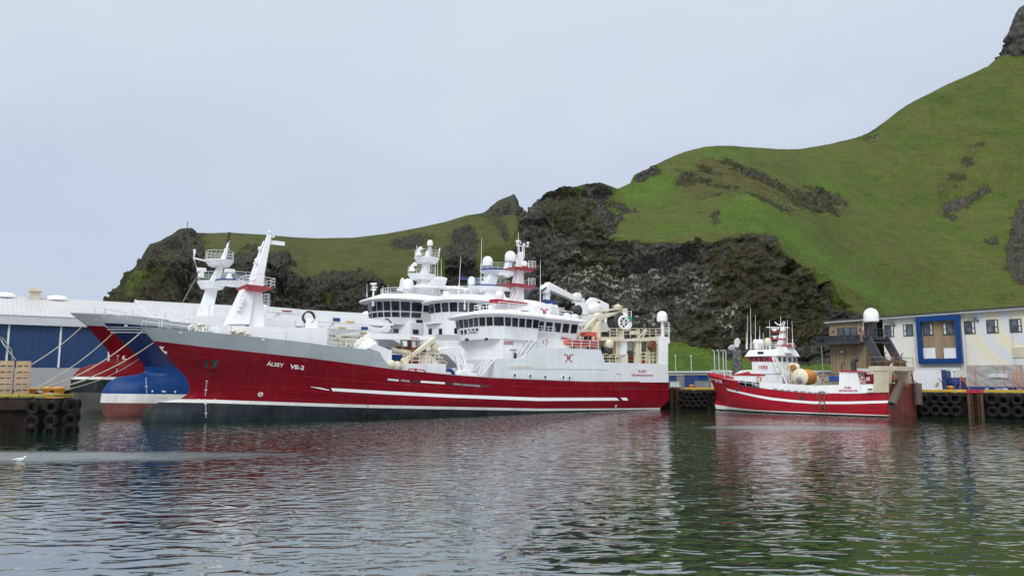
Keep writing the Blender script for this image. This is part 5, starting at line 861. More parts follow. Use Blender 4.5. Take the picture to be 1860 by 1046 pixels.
S.slab('aft_shelter', [(1526, 673.5), (1556, 675.5), (1561, 697), (1525.5, 697)], .8, 3.34, M['white']); S.slab('shelter_roof', [(1525, 671.5), (1557, 674), (1562, 676), (1525, 675)], .6, 3.6, M['redtrim'])
S.ptext('FRÁR', (1533.8, 706), (1546, 706.3), 4.6, 3.53, M['redlet'], bw); S.ptext('VESTMANNAEYJAR', (1523, 711), (1558, 711.2), 3.7, 3.53, M['redlet'], bw)
S.label('bulwark_slot', 1576, 705.5, 1585, 708, 3.51, M['dark'], bw); S.slab('bulwark_bin', [(1574, 708.5), (1586, 708.5), (1586, 711.5), (1575, 711.5)], 3.5, 3.7, M['cream'])
fc = S.slab('forecastle', [(1330, 682), (1345, 672.5), (1363, 671.5), (1366, 676), (1420, 679.5), (1421, 698), (1381, 695), (1335, 690)], -2.3, 2.3, M['white'])
S.slab('red_flash', [(1331, 680.5), (1361, 674.5), (1362, 678), (1389.5, 680), (1389, 682.6), (1331, 681.6)], 2.3, 2.36, M['redtrim'], fc)
mb = MB(); mb.rail([S.P(1342, 699, 3.3), S.P(1380, 704.5, 3.4)], 1.1, 3, 1.1, .03); mb.rail([S.P(1292, 684, -1.5), S.P(1328, 685, -1.5)], .9, 2, 1., .03); mb.build('railing', M['whitec'], S.root)
xw1, xw2 = S.P(1361.5, 665, 2.4).x, S.P(1411, 665, 2.4).x
za, zb = S.P(1390, 678.5, 2.4).z, S.P(1385, 647, 2.4).z; zw0, zw1 = S.P(1385, 656.3, 2.4).z, S.P(1385, 648, 2.4).z
wS = house(S, 'wheelhouse', [(xw2, -2.4), (xw1-.4, -2.4), (xw1, -1), (xw1, 1), (xw1-.4, 2.4), (xw2, 2.4)], za, zb, M['white'], .12, [(1, 1, zw0, zw1, .1), (2, 2, zw0, zw1, .1), (3, 1, zw0, zw1, .1), (5, 4, zw0-.05, zw1-.05, .2)])
S.slab('window_band', [(1356.5, 647.6), (1407, 647.8), (1409, 656.4), (1359.5, 656.2)], 2.44, 2.53, M['redtrim'], wS)
for a, b in ((1362.5, 1367.5), (1371, 1376), (1380, 1385.5), (1390, 1395)):
    mb = MB(); p, q_ = S.P(a, 648.7, 2.535), S.P(b, 655.4, 2.535); mb.box(p.x, q_.x, 2.535, 2.56, q_.z, p.z); mb.build('window', M['glass'], wS)
S.ptext('1595', (1378, 669.6), (1394.3, 669.8), 6.2, 2.55, M['redlet'], wS, .02)
mb = MB(); X0, X1 = S.P(1352.5, 646, 2.7).x, xw2-.35; Zb, Zt = zb+.02, S.P(1385, 635, 2.3).z
mb.hexa([(X0, -2.75, Zb), (X0, 2.75, Zb), (X1, 2.75, Zb), (X1, -2.75, Zb)], [(X0-.45, -2.35, Zt), (X0-.45, 2.35, Zt), (X1+.3, 2.35, Zt), (X1+.3, -2.35, Zt)]); ro = mb.build('roof_box', M['white'], wS, .04); S.label('signal_board', 1376, 638.5, 1387, 643, 2.62, M['sign'], ro)
mb = MB(); mb.rail([(X1+.4, 2.25, Zt), (X0-.6, 2.25, Zt), (X0-.6, -2.25, Zt), (X1+.4, -2.25, Zt)], .85, 3, .8, .025, True); mb.build('railing', M['whitec'], S.root)
fn = S.slab('funnel_base', [(1407, 640), (1411, 627.5), (1428, 628.5), (1432, 641)], -.9, .9, M['white']); S.slab('top_trim', [(1410, 625.8), (1431, 626.2), (1432, 628.4), (1411, 627.6)], -1, 1, M['redtrim'], fn)
mm = MB(); legpx(mm, S, [(1414, 626), (1425, 627)], [(1420, 593.5), (1426, 593.5)], .4, .2); mm.tube([S.P(1423, 594), S.P(1426, 584)], .06); mm.tube([S.P(1392.5, 594.3), S.P(1433, 595)], .07); mm.tube([S.P(1407.5, 585), S.P(1412, 589), S.P(1420, 592)], .06); mm.tube([S.P(1420, 590), S.P(1424, 583)], .05); mm.tube([S.P(1412, 590), S.P(1424, 589)], .05); mS = mm.build('mast', M['whitec'], S.root)
for x0, x1, y in ((1403, 1428, 602.5), (1404, 1432, 615.5)):
    mb = MB(); a, b = S.P(x0, y), S.P(x1, y); mb.box(b.x, a.x, -.5, .5, a.z-.1, a.z); mb.build('platform', M['redtrim'], mS)
    mb = MB(); c = S.P(x0+4, y, 0); mb.lathe(c, [(.05, 0), (.22, 0), (.25, .3), (.05, .38)], 10); mb.bar(S.P(x0-2, y-5, 0), S.P(x0+12, y-5, 0), .12, .14); mb.build('radar_scanner', M['whitec'], mS)
for px, y0, y1, v, ln in ((1357, 572, 634, 2, 1), (1364.5, 558, 634, 1.5, -1.5), (1372, 572, 634, 1.5, 0), (1380, 592, 620, 1.5, 0), (1386.5, 604, 630, 1, 0), (1399.5, 582, 634, 1, -2), (1418, 574, 590, 0, 0), (1429.5, 581, 626, .3, 1), (1440, 583, 630, .6, -1.5), (1355.5, 603, 634, -1, 0)): whip(S, px, y0, y1, v, ro, .035, ln)
mb = MB(); a = S.P(1386, 621.5, 1.8); b = S.P(1368.5, 621.5, 1.8); mb.loft([[p + Vector((0, r_*cos(k*pi/6), r_*sin(k*pi/6))) for k in range(12)] for p, r_ in ((a, .1), (a.lerp(b, .1), .36), (a.lerp(b, .9), .36), (b, .1))], 0, True, True); mb.bar(S.P(1377, 634, 1.8), S.P(1377, 624, 1.8), .9, .5); mb.build('raft_canister', M['whitec'], S.root)
mb = MB(); mb.lathe(S.P(1395, 628, 1), [(.1, 0), (.42, .1), (.45, .5), (.38, .9), (.1, 1.0)], 12); mb.build('covered_compass', M['cream'], S.root)
stairs(S, 'stairs', (1432, 697), (1424, 680), 2., .7, 8); stairs(S, 'stairs', (1416, 678), (1405, 648), 2.55, .5, 8)
mb = MB()
for l in (((1420, 700), (1424, 668)), ((1430, 700), (1434, 662)), ((1439, 700), (1438, 672)), ((1424, 668), (1438, 664)), ((1428, 690), (1438, 672))): mb.bar(S.P(*l[0], 1.2), S.P(*l[1], 1.2), .18)
mb.build('winch_frame', M['cream'], S.root)
mb = MB(); mb.lathe(S.P(1441, 668, .6), [(.1, -.6), (.6, -.6), (.6, -.5), (.35, -.45), (.4, .45), (.6, .5), (.6, .6), (.1, .6)], 18, 0, 'y'); mb.lathe(S.P(1441, 667, 1.5), [(.1, -.1), (.35, -.1), (.35, .15), (.1, .15)], 12, 1, 'y'); mb.build('winch_drum', [M['cream'], M['orangem']], S.root)
mb = MB(); c = S.P(1453, 685, 1.6); mb.lathe(c, [(.02, -.12), (1., -.12), (1.06, 0), (1., .12), (.02, .12)], 30, 0, 'y'); mb.lathe(c+Vector((0, .13, -.35)), [(.02, 0), (.4, 0), (.4, .05), (.02, .05)], 12, 1, 'y'); mb.bar(c+Vector((.1, .25, -1.)), c+Vector((.05, .25, -.2)), .12, mi=1); mb.lathe(c+Vector((0, -2.9, 0)), [(.02, -.1), (.8, -.1), (.85, 0), (.8, .1), (.02, .1)], 30, 0, 'y'); DR = mb.build('net_drum', [M['cream'], M['grey']], S.root)
mb = MB(); rings = []
for i in range(26):
    y = c.y-.15-2.6*i/25; r_ = .95*(1-.25*abs(i/12.5-1)**3); rings.append([Vector((c.x+(r_+.10*noise.noise((k*.8, i*.7, 1)))*cos(k*pi/14), y, c.z+(r_+.10*noise.noise((k*.8, i*.7, 1)))*sin(k*pi/14))) for k in range(28)])
mb.loft(rings, 0, True, True); mb.build('wound_net', M['orangem'], DR)
mb = MB(); mb.tube([S.P(1482, 680, .5), S.P(1494, 683.5, .5), S.P(1510, 680, .5), S.P(1524, 679, .5)], .05, 5); mb.tube([S.P(1478, 674, 0), S.P(1500, 694, 0), S.P(1524, 690, 0)], .05, 5); mb.bar(S.P(1494, 698, 3.3), S.P(1494, 686, 3.3), .08); mb.tube([S.P(1452, 666, .6), S.P(1468, 676, .6)], .04, 5); mb.build('trawl_wire', M['rust'], S.root)
S.slab('blue_bin', [(1505, 682.5), (1514, 682), (1520, 684), (1521, 693), (1506, 692.5)], -.4, .8, M['bluetrim'])
mb = MB(); a = S.P(1551, 671, 2); mb.tube([a+Vector((0, 0, -.6)), a+Vector((0, 0, .7)), a+Vector((-.1, 0, 1.0)), a+Vector((-.5, 0, 1.2))], .3, 10); mb.build('exhaust_pipe', M['dark'], S.root); mb = MB(); a = S.P(1529, 671, 2); mb.tube([a+Vector((0, 0, -.3)), a+Vector((0, 0, .7)), a+Vector((-.3, 0, .75)), a+Vector((-.35, 0, .5))], .08, 8); mb.build('vent_pipe', M['dark'], S.root)
# stern gantry, transom
xs = S.P(1614.7, 730, 3.5).x; zt0, zt1 = S.P(1614.7, 711, 3.5).z, S.P(1614.7, 670.5, 3.5).z; zt2 = S.P(1614.7, 696.5, 3.5).z; zb_ = -.6
mb = MB(); mb.plan([(xs-.12, -3.5), (xs+.05, -3.5), (xs+.05, 3.5), (xs-.12, 3.5)], zb_, zt2); TR = mb.build('transom', M['rusted'], S.root)
mb = MB(); mb.plan([(xs-.2, -1.4), (xs-.13, -1.4), (xs-.13, .4), (xs-.2, .2)], .3, zt2-.2); mb.build('ramp_plate', M['rusted'], TR)
mb = MB(); mb.hexa([(xs-.14, -1.2, .2), (xs-.17, -1.2, .2), (xs-.17, 1., .2), (xs-.14, 1., .2)], [(xs-.14, -.2, 1.5), (xs-.17, -.2, 1.5), (xs-.17, .4, 1.2), (xs-.14, .4, 1.2)]); mb.build('rust_patch', M['rust'], TR)
g = S.slab('gantry_pillar', [(1588.5, 670), (1614.5, 669), (1614.5, 712), (1586.5, 713)], 2.3, 3.52, M['creamr'], None, .03)
mb = MB(); mb.box(xs, xs+1.6, -3.5, -2.2, 2, zt1+.1); mb.build('gantry_pillar', M['creamr'], S.root, .03)
mb = MB(); mb.box(xs-.1, xs+1.9, -3.7, 3.6, zt1-.15, zt1+.35); mb.build('gantry_deck', M['creamr'], S.root, .03)
mb = MB(); zr = zt1+.35; mb.rail([(xs+1.8, 3.5, zr), (xs, 3.5, zr), (xs, -3.6, zr), (xs+1.8, -3.6, zr)], 1.0, 2, 1.7, .02, True); mb.build('railing', M['grey'], S.root)
for y0 in (2.4, -2.6):
    a = Vector((xs+.9, y0, zr)); p0 = S.P(1570, 617, 2.4); p1 = S.P(1599, 670, 2.4); d = p0-p1; mb = MB(); mb.bar(a, a+d*1.0, .5, .8, w2=.5, h2=.85); mb.build('gantry_leg', M['dark'], S.root, .03)
d = S.P(1570, 617, 2.4)-S.P(1599, 670, 2.4); tp = Vector((xs+.9, 0, zr))+d
mb = MB(); mb.bar(tp+Vector((0, 2.9, 0)), tp+Vector((0, -3.1, 0)), .5, .35); mb.bar(tp+Vector((-.5, 2.2, -.55)), tp+Vector((-.5, -2.4, -.55)), .16); mb.build('gantry_crossbeam', M['dark'], S.root)
mb = MB(); mb.rail([tp+Vector((-.5, 3, .2)), tp+Vector((-.5, -3., .2))], .8, 2, 1., .03); mb.build('railing', M['dark'], S.root)
mb = MB(); c = tp+Vector((0, .9, .2)); mb.hexa([c+Vector(k) for k in ((-.45, -.4, 0), (.3, -.4, 0), (.3, .4, 0), (-.45, .4, 0))], [c+Vector(k) for k in ((-.4, -.4, 1.6), (.3, -.4, 1.6), (.3, .4, 1.6), (-.4, .4, 1.6))]); PD = mb.build('dome_pedestal', M['dark'], S.root)
mb = MB(); mb.dome(c+Vector((0, 0, 1.55)), .80, .8, 24); mb.build('radome', M['dome'], PD); whip(S, 1568, 577, 600, .9, PD, .03)
mb = MB()
for y0 in (2.6, .2, -1.8): mb.lathe(Vector((xs+.4, y0, zr)), [(.1, 0), (.35, 0), (.3, .4), (.4, .6), (.1, .8)], 10, 0); mb.tube([(xs+.3, y0+.5, zr), (xs+.3, y0+.5, zr+1.4), (xs+.1, y0+.5, zr+1.5)], .06, 6)
mb.bar((xs+.9, 1.5, zr), (xs+.9, -.6, zr+.9), .25); mb.build('gantry_gear', M['rust'], S.root)
mb = MB(); mb.lathe(Vector((xs-.3, 2.6, zt1-1.)), [(.05, -.2), (.4, -.2), (.4, .2), (.05, .2)], 12, 0, 'y'); mb.bar((xs-.2, 2.6, zt1-.2), (xs-.3, 2.6, zt1-1.), .12); mb.tube([(xs-.2, 2.6, zt1-1.), (xs-.2, .4, zt1-1.5), (xs-.2, -2.1, zt1-.6)], .03, 5); mb.lathe(Vector((xs-.3, -.4, zt1-1.7)), [(.05, -.2), (.35, -.2), (.35, .2), (.05, .2)], 10, 0, 'y'); mb.bar((xs-.25, -2.3, zt1-.4), (xs-.2, -3.2, zt1-2.2), .12); mb.build('towing_block', M['rust'], S.root)
for nm, tp_, bt_ in ((0, (1634, 696), (1620, 735)), (1, (1667, 696), (1668, 735))):      # worn steel tubes slung at the quarters
    top = FF.X(*tp_, xs-.62); bot = FF.X(*bt_, xs-.62); mb = MB(); rings = []
    dd = (bot-top).normalized(); a1 = dd.cross(Vector((1, 0, 0))).normalized(); a2 = dd.cross(a1)
    for i_, (u, r_) in enumerate(((0, .30), (0, .40), (.5, .43), (.97, .44), (1, .44), (1, .34), (.85, .32))): rings.append([top.lerp(bot, u)+(a1*cos(k*pi/9)+a2*sin(k*pi/9))*r_ for k in range(18)])
    mb.loft(rings, 0, True, True); mb.tube([top, Vector((xs+.1, top.y, zt2+.5))], .05, 6)
    o = mb.build('trawl_fender', M['rust2'])
    o.location = FF.world(0, 0, 0); o.rotation_euler = (0, 0, FF.a)
    tag(o, ['fat grey-brown steel tube slung slanting at the near quarter of the small trawler', 'fat rusty steel tube hanging upright at the far quarter of the small trawler'][nm], 'fender', 'steel tubes on the stern of the small trawler')
S.slab('deck_house_aft', [(1561, 680), (1588, 672), (1588, 698), (1561, 698)], -2.6, -1.2, M['white'])
mb = MB(); c = S.P(1577.5, 688, 1.5); mb.box(c.x-.5, c.x+.5, 1.3, 1.6, c.z-.55, c.z+.55, 0); mb.box(c.x-.2, c.x+.2, 1.6, 1.63, c.z-.2, c.z+.2, 1); mb.build('fire_box', [M['redtrim'], M['whitec']], S.root)
def ring_buoy(S_, px, py, v, label, mat=None, R=.3):
    c = S_.P(px, py, v); w_ = S_.fr.world(c.x, c.y, c.z); r_ = thing('life_ring', label, 'life ring', w_, S_.fr.a, 'life rings on the trawlers')
    mb = MB(); mb.torus((0, 0, 0), R, R*.3, 'y', 24, 10); mb.build('ring', M['orange'], r_); mb = MB()
    for k in range(4): a = k*pi/2+.78; mb.bar((R*.66*cos(a), 0, R*.66*sin(a)), (R*1.34*cos(a), 0, R*1.34*sin(a)), R*.66, R*.35)
    mb.build('band', M['whitec'], r_); return r_
ring_buoy(S, 1378, 687.5, 2.45, 'orange and white life ring on the white side below the number 1595', R=.28)
ring_buoy(S, 1562.5, 689, 2.9, 'orange life ring by the aft shelter of the small trawler')
ring_buoy(A, 991, 621, 5.9, 'red and white life ring on the deck rail behind the stairs of the large trawler', R=.32)
# rescue boat on the near trawler's deck
c = A.P(1050, 634, 4.6); rb = thing('rescue_boat', 'small orange rescue boat with canopy on the deck of the large red trawler', 'boat', FA.world(c.x, c.y, c.z), FA.a)
L = 2.9; rings = []
for i in range(15):
    t_ = i/14; x = -L+2*L*t_; wd = 1.0*min(1, (1-t_)*3.2+.12)**.6; zk = .25+.5*max(0, t_-.7)**1.3*2; rings.append([Vector((x, wd*k_, z)) for k_, z in ((-1, .95+.3*max(0, t_-.6)), (-.9, .6+zk*.3), (-.35, zk), (0, zk-.15), (.35, zk), (.9, .6+zk*.3), (1, .95+.3*max(0, t_-.6)), (.6, 1.0+.3*max(0, t_-.6)), (-.6, 1.0+.3*max(0, t_-.6)))])
mb = MB(); mb.loft(rings, 0, True, True); mb.build('hull', M['orange'], rb)
mb = MB(); mb.tube([(-2.9, 1.02, .9), (0, 1.05, .9), (1.8, .85, 1.1), (2.9, .2, 1.35)], .13, 8); mb.tube([(-2.9, -1.02, .9), (0, -1.05, .9), (1.8, -.85, 1.1), (2.9, -.2, 1.35)], .13, 8); mb.build('fender', M['redtrim'], rb)
mb = MB(); mb.plan([(-2.6, -.75), (-1.0, -.75), (-1.0, .75), (-2.6, .75)], 1.75, 2.25); mb.bar((-2.5, .65, 1), (-2.5, .65, 1.8), .25); mb.bar((-1.1, .65, 1), (-1.3, .65, 1.8), .12); mb.bar((-2.5, -.65, 1), (-2.5, -.65, 1.8), .25); mb.bar((-1.1, -.65, 1), (-1.3, -.65, 1.8), .12); mb.build('canopy', M['orange'], rb, .08)
mb = MB(); mb.box(-2., -1.3, -.4, .4, 1., 1.7); mb.tube([(.3, .3, 1), (.3, .3, 1.5)], .06); mb.build('console', M['dark'], rb); mb = MB(); mb.box(-1.8, -1.4, -.6, .6, .0, .35); mb.box(1., 1.4, -.5, .5, 0, .4); mb.build('chock', M['dark'], rb)
# ================================================================ buildings on the quays
def stripe_mat(name, c1, c2, scale, axis=0, rough=.5, w_=.06, metal=0):      # standing-seam sheet: thin dark seams
    m, t, p = nodes(name); v = coords(t); sp = nd(t, 'ShaderNodeSeparateXYZ'); t.links.new(v, sp.inputs[0])
    fr = math_n(t, 'FRACT', math_n(t, 'MULTIPLY', sp.outputs[axis], scale)); s_ = math_n(t, 'LESS_THAN', fr, w_)
    c = mixc(t, rng(t, noise_n(t, v, .25, 5), .3, .7), tuple(x*.9 for x in c1), c1); c = mixc(t, s_, c, c2)
    c = mixc(t, rng(t, noise_n(t, coords(t, (1, 1, .1)), .8, 5, .7), .52, .8, 0, .25), c, (.12, .11, .09)); t.links.new(c, p.inputs['Base Color']); p.inputs['Roughness'].default_value = rough; p.inputs['Metallic'].default_value = metal
    bn = nd(t, 'ShaderNodeBump'); bn.inputs['Distance'].default_value = .02; t.links.new(s_, bn.inputs['Height']); t.links.new(bn.outputs[0], p.inputs['Normal']); return m
M['roofs'] = stripe_mat('pale_sheet_roof', (.44, .44, .45), (.39, .39, .40), 1.6, 0, .5, .12)
M['doorb'] = stripe_mat('blue_door_sheet', (.014, .055, .16), (.010, .042, .13), .55, 0, .45, .05)
M['fascia'] = paint('grey_white_sheet', (.60, .62, .64), .5, .06, 0, .15); M['wallg'] = paint('pale_grey_wall', (.40, .41, .42), .6, .06, 0, .15)
FS = Frame(-79, 116, radians(36))
def warehouse(name, label, x0, x1, ze, zr, dep, skirt, doors):
    o = FS.world(x0, 0, 0); r = thing(name, label, 'warehouse', (o.x, o.y, QZ), FS.a, 'large quayside sheds'); L = x1-x0; e = ze-QZ; rr = zr-QZ
    mb = MB(); mb.box(0, L, .05, dep*2, 0, e); mb.add([(0, .05, e), (0, dep, rr-.3), (0, dep*2, e), (L, .05, e), (L, dep, rr-.3), (L, dep*2, e)], [(0, 1, 2), (5, 4, 3)]); mb.build('wall', M['wallg'], r)
    mb = MB(); t_ = .25; mb.add([(-.5, -.7, e-.2), (L+.5, -.7, e-.2), (L+.5, dep, rr), (-.5, dep, rr), (L+.5, dep*2+.7, e-.2), (-.5, dep*2+.7, e-.2)]+[(-.5, -.7, e-.2+t_), (L+.5, -.7, e-.2+t_), (L+.5, dep, rr+t_), (-.5, dep, rr+t_), (L+.5, dep*2+.7, e-.2+t_), (-.5, dep*2+.7, e-.2+t_)],
        [(3, 2, 1, 0), (5, 4, 2, 3), (6, 7, 8, 9), (9, 8, 10, 11), (0, 1, 7, 6), (4, 5, 11, 10), (1, 2, 8, 7), (2, 4, 10, 8), (3, 0, 6, 9), (5, 3, 9, 11)]); rf = mb.build('roof', M['roofs'], r)
    mb = MB(); mb.box(-.4, L+.4, -.72, -.1, e-1.45, e-.22); mb.build('fascia', M['fascia'], r)
    mb = MB(); mb.add([(-.55, -.9, e-1.45), (-.55, -.9, e+.1), (-.55, dep, rr+.35), (-.55, dep, rr-1.2), (-.35, -.9, e-1.45), (-.35, -.9, e+.1), (-.35, dep, rr+.35), (-.35, dep, rr-1.2)], [(0, 1, 2, 3), (7, 6, 5, 4), (1, 5, 6, 2), (0, 4, 5, 1), (0, 3, 7, 4)]); mb.build('gable_verge', M['fascia'], r)
    mb = MB(); mb.box(.2, L-.2, -.1, .04, 0, skirt); mb.build('skirt', M['wallg'], r)
    for a, b in doors:
        mb = MB(); mb.box(a-x0, b-x0, -.12, .03, skirt+.02, e-1.46); d = mb.build('sliding_door', M['doorb'], r)
        mb = MB(); mb.box(b-x0-.02, b-x0+.26, -.2, .02, skirt, e-1.46); mb.build('door_edge', M['whitec'], d)
    return r, rf, e, rr, dep
w1 = warehouse('warehouse', 'wide pale shed with dark blue sliding doors beside the crates on the left pier', -14, 20.3, 14.1, 18.3, 15, 3.35, [(-12, -1.6), (-1.2, -.1), (.2, 6.9), (7.2, 14), (14.3, 20)])
w2 = warehouse('warehouse', 'long pale grey shed roof stretching behind the masts of the three trawlers', 21, 80, 14.3, 19.2, 19, 3.35, [(22, 29), (30, 37), (38, 45)])
for wr, xs_ in ((w1, (-.6, 7.2)), (w2, (45, 70))):
    for x in xs_:
        mb = MB(); x0 = x-(-14 if wr is w1 else 21); z = wr[3]; mb.lathe((x0, wr[4]-.5, z-.2), [(1.9, 0), (1.9, .35), (1.3, .8), (.05, 1.)], 16); mb.build('skylight_dome', M['whitec'], wr[1])
mb = MB(); mb.box(17, 18.6, 13, 14.4, w1[3]-1, w1[3]+1.1); mb.box(16.7, 18.9, 12.7, 14.7, w1[3]+1.1, w1[3]+1.5); mb.box(17.2, 18.4, 13.2, 14.2, w1[3]+1.5, w1[3]+1.8); mb.build('roof_vent', M['cream'], w1[1])
mb = MB(); mb.tube([(12.8, -.6, 0), (12.8, -.6, 8.2), (13.4, -.6, 7), (15.2, -.4, 4.5)], .12, 6); mb.tube([(13.2, -.5, 8), (14.6, -.4, 6), (14.8, -.4, 4.4)], .09, 6); mb.build('drain_pipe', M['galv'], w1[0])
# --- fish factory on the right quay
FR = Frame(51.8, 120.5, -pi/4); RH = 13.9
fac = thing('factory_building', 'two-storey white fish factory with timber cladding and a large blue framed panel', 'building', (51.8, 120.5, QZ), -pi/4)
def fl(px, py, v=0.): p = FR.P(px, py, v); return Vector((p.x, p.y, p.z-QZ))
m, t, p = nodes('cream_factory_panel'); v = coords(t); spx = nd(t, 'ShaderNodeSeparateXYZ'); t.links.new(v, spx.inputs[0])
c = mixc(t, rng(t, noise_n(t, v, .4, 5), .3, .7), (.67, .65, .58), (.74, .72, .66))
ctr = fl(1905, 560); dx = math_n(t, 'SUBTRACT', spx.outputs[0], ctr.x); dz = math_n(t, 'SUBTRACT', spx.outputs[2], ctr.z); rad = math_n(t, 'SQRT', math_n(t, 'ADD', math_n(t, 'MULTIPLY', dx, dx), math_n(t, 'MULTIPLY', dz, dz)))
wave = math_n(t, 'SINE', math_n(t, 'MULTIPLY', rad, 2.1)); near = rng(t, rad, 9.5, 11., 1, 0)                                 # faded painted rings on the wall
c = mixc(t, math_n(t, 'MULTIPLY', near, rng(t, wave, .1, .3)), c, (.72, .67, .50)); c = mixc(t, math_n(t, 'MULTIPLY', near, rng(t, wave, -.3, -.1, .8, 0)), c, (.60, .64, .66))
c = mixc(t, rng(t, noise_n(t, coords(t, (1, 1, .1)), .9, 5, .7), .55, .8, 0, .2), c, (.3, .27, .2)); t.links.new(c, p.inputs['Base Color']); p.inputs['Roughness'].default_value = .7; M['panel'] = m
m, t, p = nodes('weathered_timber_cladding'); v = coords(t); sp = nd(t, 'ShaderNodeSeparateXYZ'); t.links.new(v, sp.inputs[0]); fx = math_n(t, 'MULTIPLY', sp.outputs[0], 5.5)
wn = nd(t, 'ShaderNodeTexWhiteNoise', noise_dimensions='1D'); t.links.new(math_n(t, 'FLOOR', fx), wn.inputs['W'])
c = mixc(t, wn.outputs[0], (.25, .18, .105), (.38, .285, .18)); c = mixc(t, rng(t, noise_n(t, coords(t, (3, 3, .25)), 1.2, 5, .7), .4, .7, 0, .6), c, (.17, .13, .09)); c = mixc(t, math_n(t, 'LESS_THAN', math_n(t, 'FRACT', fx), .1), c, (.05, .035, .02))
t.links.new(c, p.inputs['Base Color']); p.inputs['Roughness'].default_value = .8; M['clad'] = m
top = RH-QZ
mb = MB(); mb.hexa([(8.2, 0, 0), (62, 0, 0), (62, 24, 0), (8.2, 24, 0)], [(8.2, 0, top-.5), (62, 0, top+.5), (62, 24, top+.5), (8.2, 24, top-.5)]); mb.build('wall', M['panel'], fac)
x1 = fl(1570, 600).x; mb = MB(); mb.box(0, x1, -.25, 24, 0, top-.5); mb.build('timber_end', M['clad'], fac)
mb = MB(); mb.add([(-.5, -.8, top-.75), (62, -.8, top+.35), (62, 25, top+1.2), (-.5, 25, top+.5), (-.5, -.8, top-.35), (62, -.8, top+.75), (62, 25, top+1.6), (-.5, 25, top+.8)], [(3, 2, 1, 0), (4, 5, 6, 7), (0, 1, 5, 4), (1, 2, 6, 5), (2, 3, 7, 6), (3, 0, 4, 7)]); rf = mb.build('roof', M['galv'], fac); mb = MB(); mb.bar((-.6, -.85, top-.38), (62, -.85, top+.72), .14, .18); mb.build('gutter', M['dark'], rf)
def fwin(x0, y0, x1, y1, v=-.02, split=.68, side=1):
    a, b = fl(x0, y0, v), fl(x1, y1, v); mb = MB(); X0, X1, Z0, Z1 = min(a.x, b.x), max(a.x, b.x), min(a.z, b.z), max(a.z, b.z); mb.box(X0, X1, v-.06, v-.01, Z0, Z0+.1); mb.box(X0, X1, v-.06, v-.01, Z1-.1, Z1); mb.box(X0, X0+.1, v-.06, v-.01, Z0+.1, Z1-.1); mb.box(X1-.1, X1, v-.06, v-.01, Z0+.1, Z1-.1)
    xm = X0+(X1-X0)*split; mb.box(xm-.06, xm+.06, v-.062, v-.008, Z0+.1, Z1-.1); zm_ = Z0+(Z1-Z0)*.45; mb.box((xm if split > .5 else X0)+.06, (X1 if split > .5 else xm)-.06, v-.06, v-.01, zm_-.05, zm_+.05); f = mb.build('window', M['sign'], fac)
    mb = MB(); mb.box(X0+.1, X1-.1, v-.03, v-.012, Z0+.1, Z1-.1); mb.build('pane', M['glass2'], f); mb = MB(); k = X0+.1 if split < .5 else X1-.1-(X1-X0)*.22; mb.box(k, k+(X1-X0)*.2, v-.036, v-.031, Z0+.12, Z1-.12); mb.build('curtain', M['bulwl'], f)
for w_ in ((1606, 591, 1624.5, 611.5), (1640, 589, 1659.5, 610, .32), (1750.5, 583.5, 1772.5, 606), (1791, 581, 1814.5, 604.5), (1833, 579.5, 1857, 603), (1880, 577.5, 1906, 602)): fwin(w_[0], w_[1], w_[2], w_[3], -.02, w_[4] if len(w_) > 4 else .68)
fwin(1574, 597, 1593, 614)
a, b = fl(1663, 576, -.7), fl(1748.5, 659.5, -.7); mb = MB(); k = .72; mb.box(a.x, b.x, -.85, .02, a.z-k, a.z); mb.box(a.x, b.x, -.85, .02, b.z, b.z+k); mb.box(a.x, a.x+k*.85, -.85, .02, b.z+k, a.z-k); mb.box(b.x-k*.85, b.x, -.85, .02, b.z+k, a.z-k); bf = mb.build('blue_frame', M['blue'], fac)
mb = MB(); mb.box(a.x+k*.85, b.x-k*.85, -.12, -.02, b.z+k, a.z-k); mb.build('timber_infill', M['clad'], bf)
for w_ in ((1676, 587.5, 1695.5, 608.5), (1712, 586, 1733.5, 607.5, .32)): fwin(w_[0], w_[1], w_[2], w_[3], -.14, w_[4] if len(w_) > 4 else .68)
for x0, x1_ in ((1677.5, 1700), (1714.5, 1738)):
    p_, q_ = fl(x0, 632.5, -.14), fl(x1_, 651, -.14); mb = MB(); mb.box(p_.x, q_.x, -.3, -.13, q_.z, p_.z)
    for i in range(7): z = q_.z+(p_.z-q_.z)*(i+.5)/7; mb.box(p_.x+.12, q_.x-.12, -.33, -.29, z-.05, z+.03)
    mb.build('vent_louvre', M['whitec'], bf)
p_, q_ = fl(1837, 630, 0), fl(1870, 649, 0); mb = MB(); mb.box(p_.x, q_.x, -.08, .02, q_.z, p_.z)
for i in range(7): z = q_.z+(p_.z-q_.z)*(i+.5)/7; mb.box(p_.x+.1, q_.x-.1, -.12, -.07, z-.06, z+.02)
mb.build('vent_louvre', M['cream'], fac)
for px, py in ((1620, 583), (1770, 574.5)): p_ = fl(px, py, 0); mb = MB(); mb.bar((p_.x-.9, -.9, p_.z+.25), (p_.x+.1, -.3, p_.z-.2), .35, .12); mb.bar((p_.x+.1, -.3, p_.z-.2), (p_.x+.45, .02, p_.z-.75), .3, .25); mb.build('wall_lamp', M['grey'], fac)
for px in (1661, 1746.5, 1838, 1752): p_ = fl(px, 600, 0); mb = MB(); mb.box(p_.x-.03, p_.x+.03, -.03, .01, 0, top-.9); mb.build('wall_joint', M['wallg'], fac)
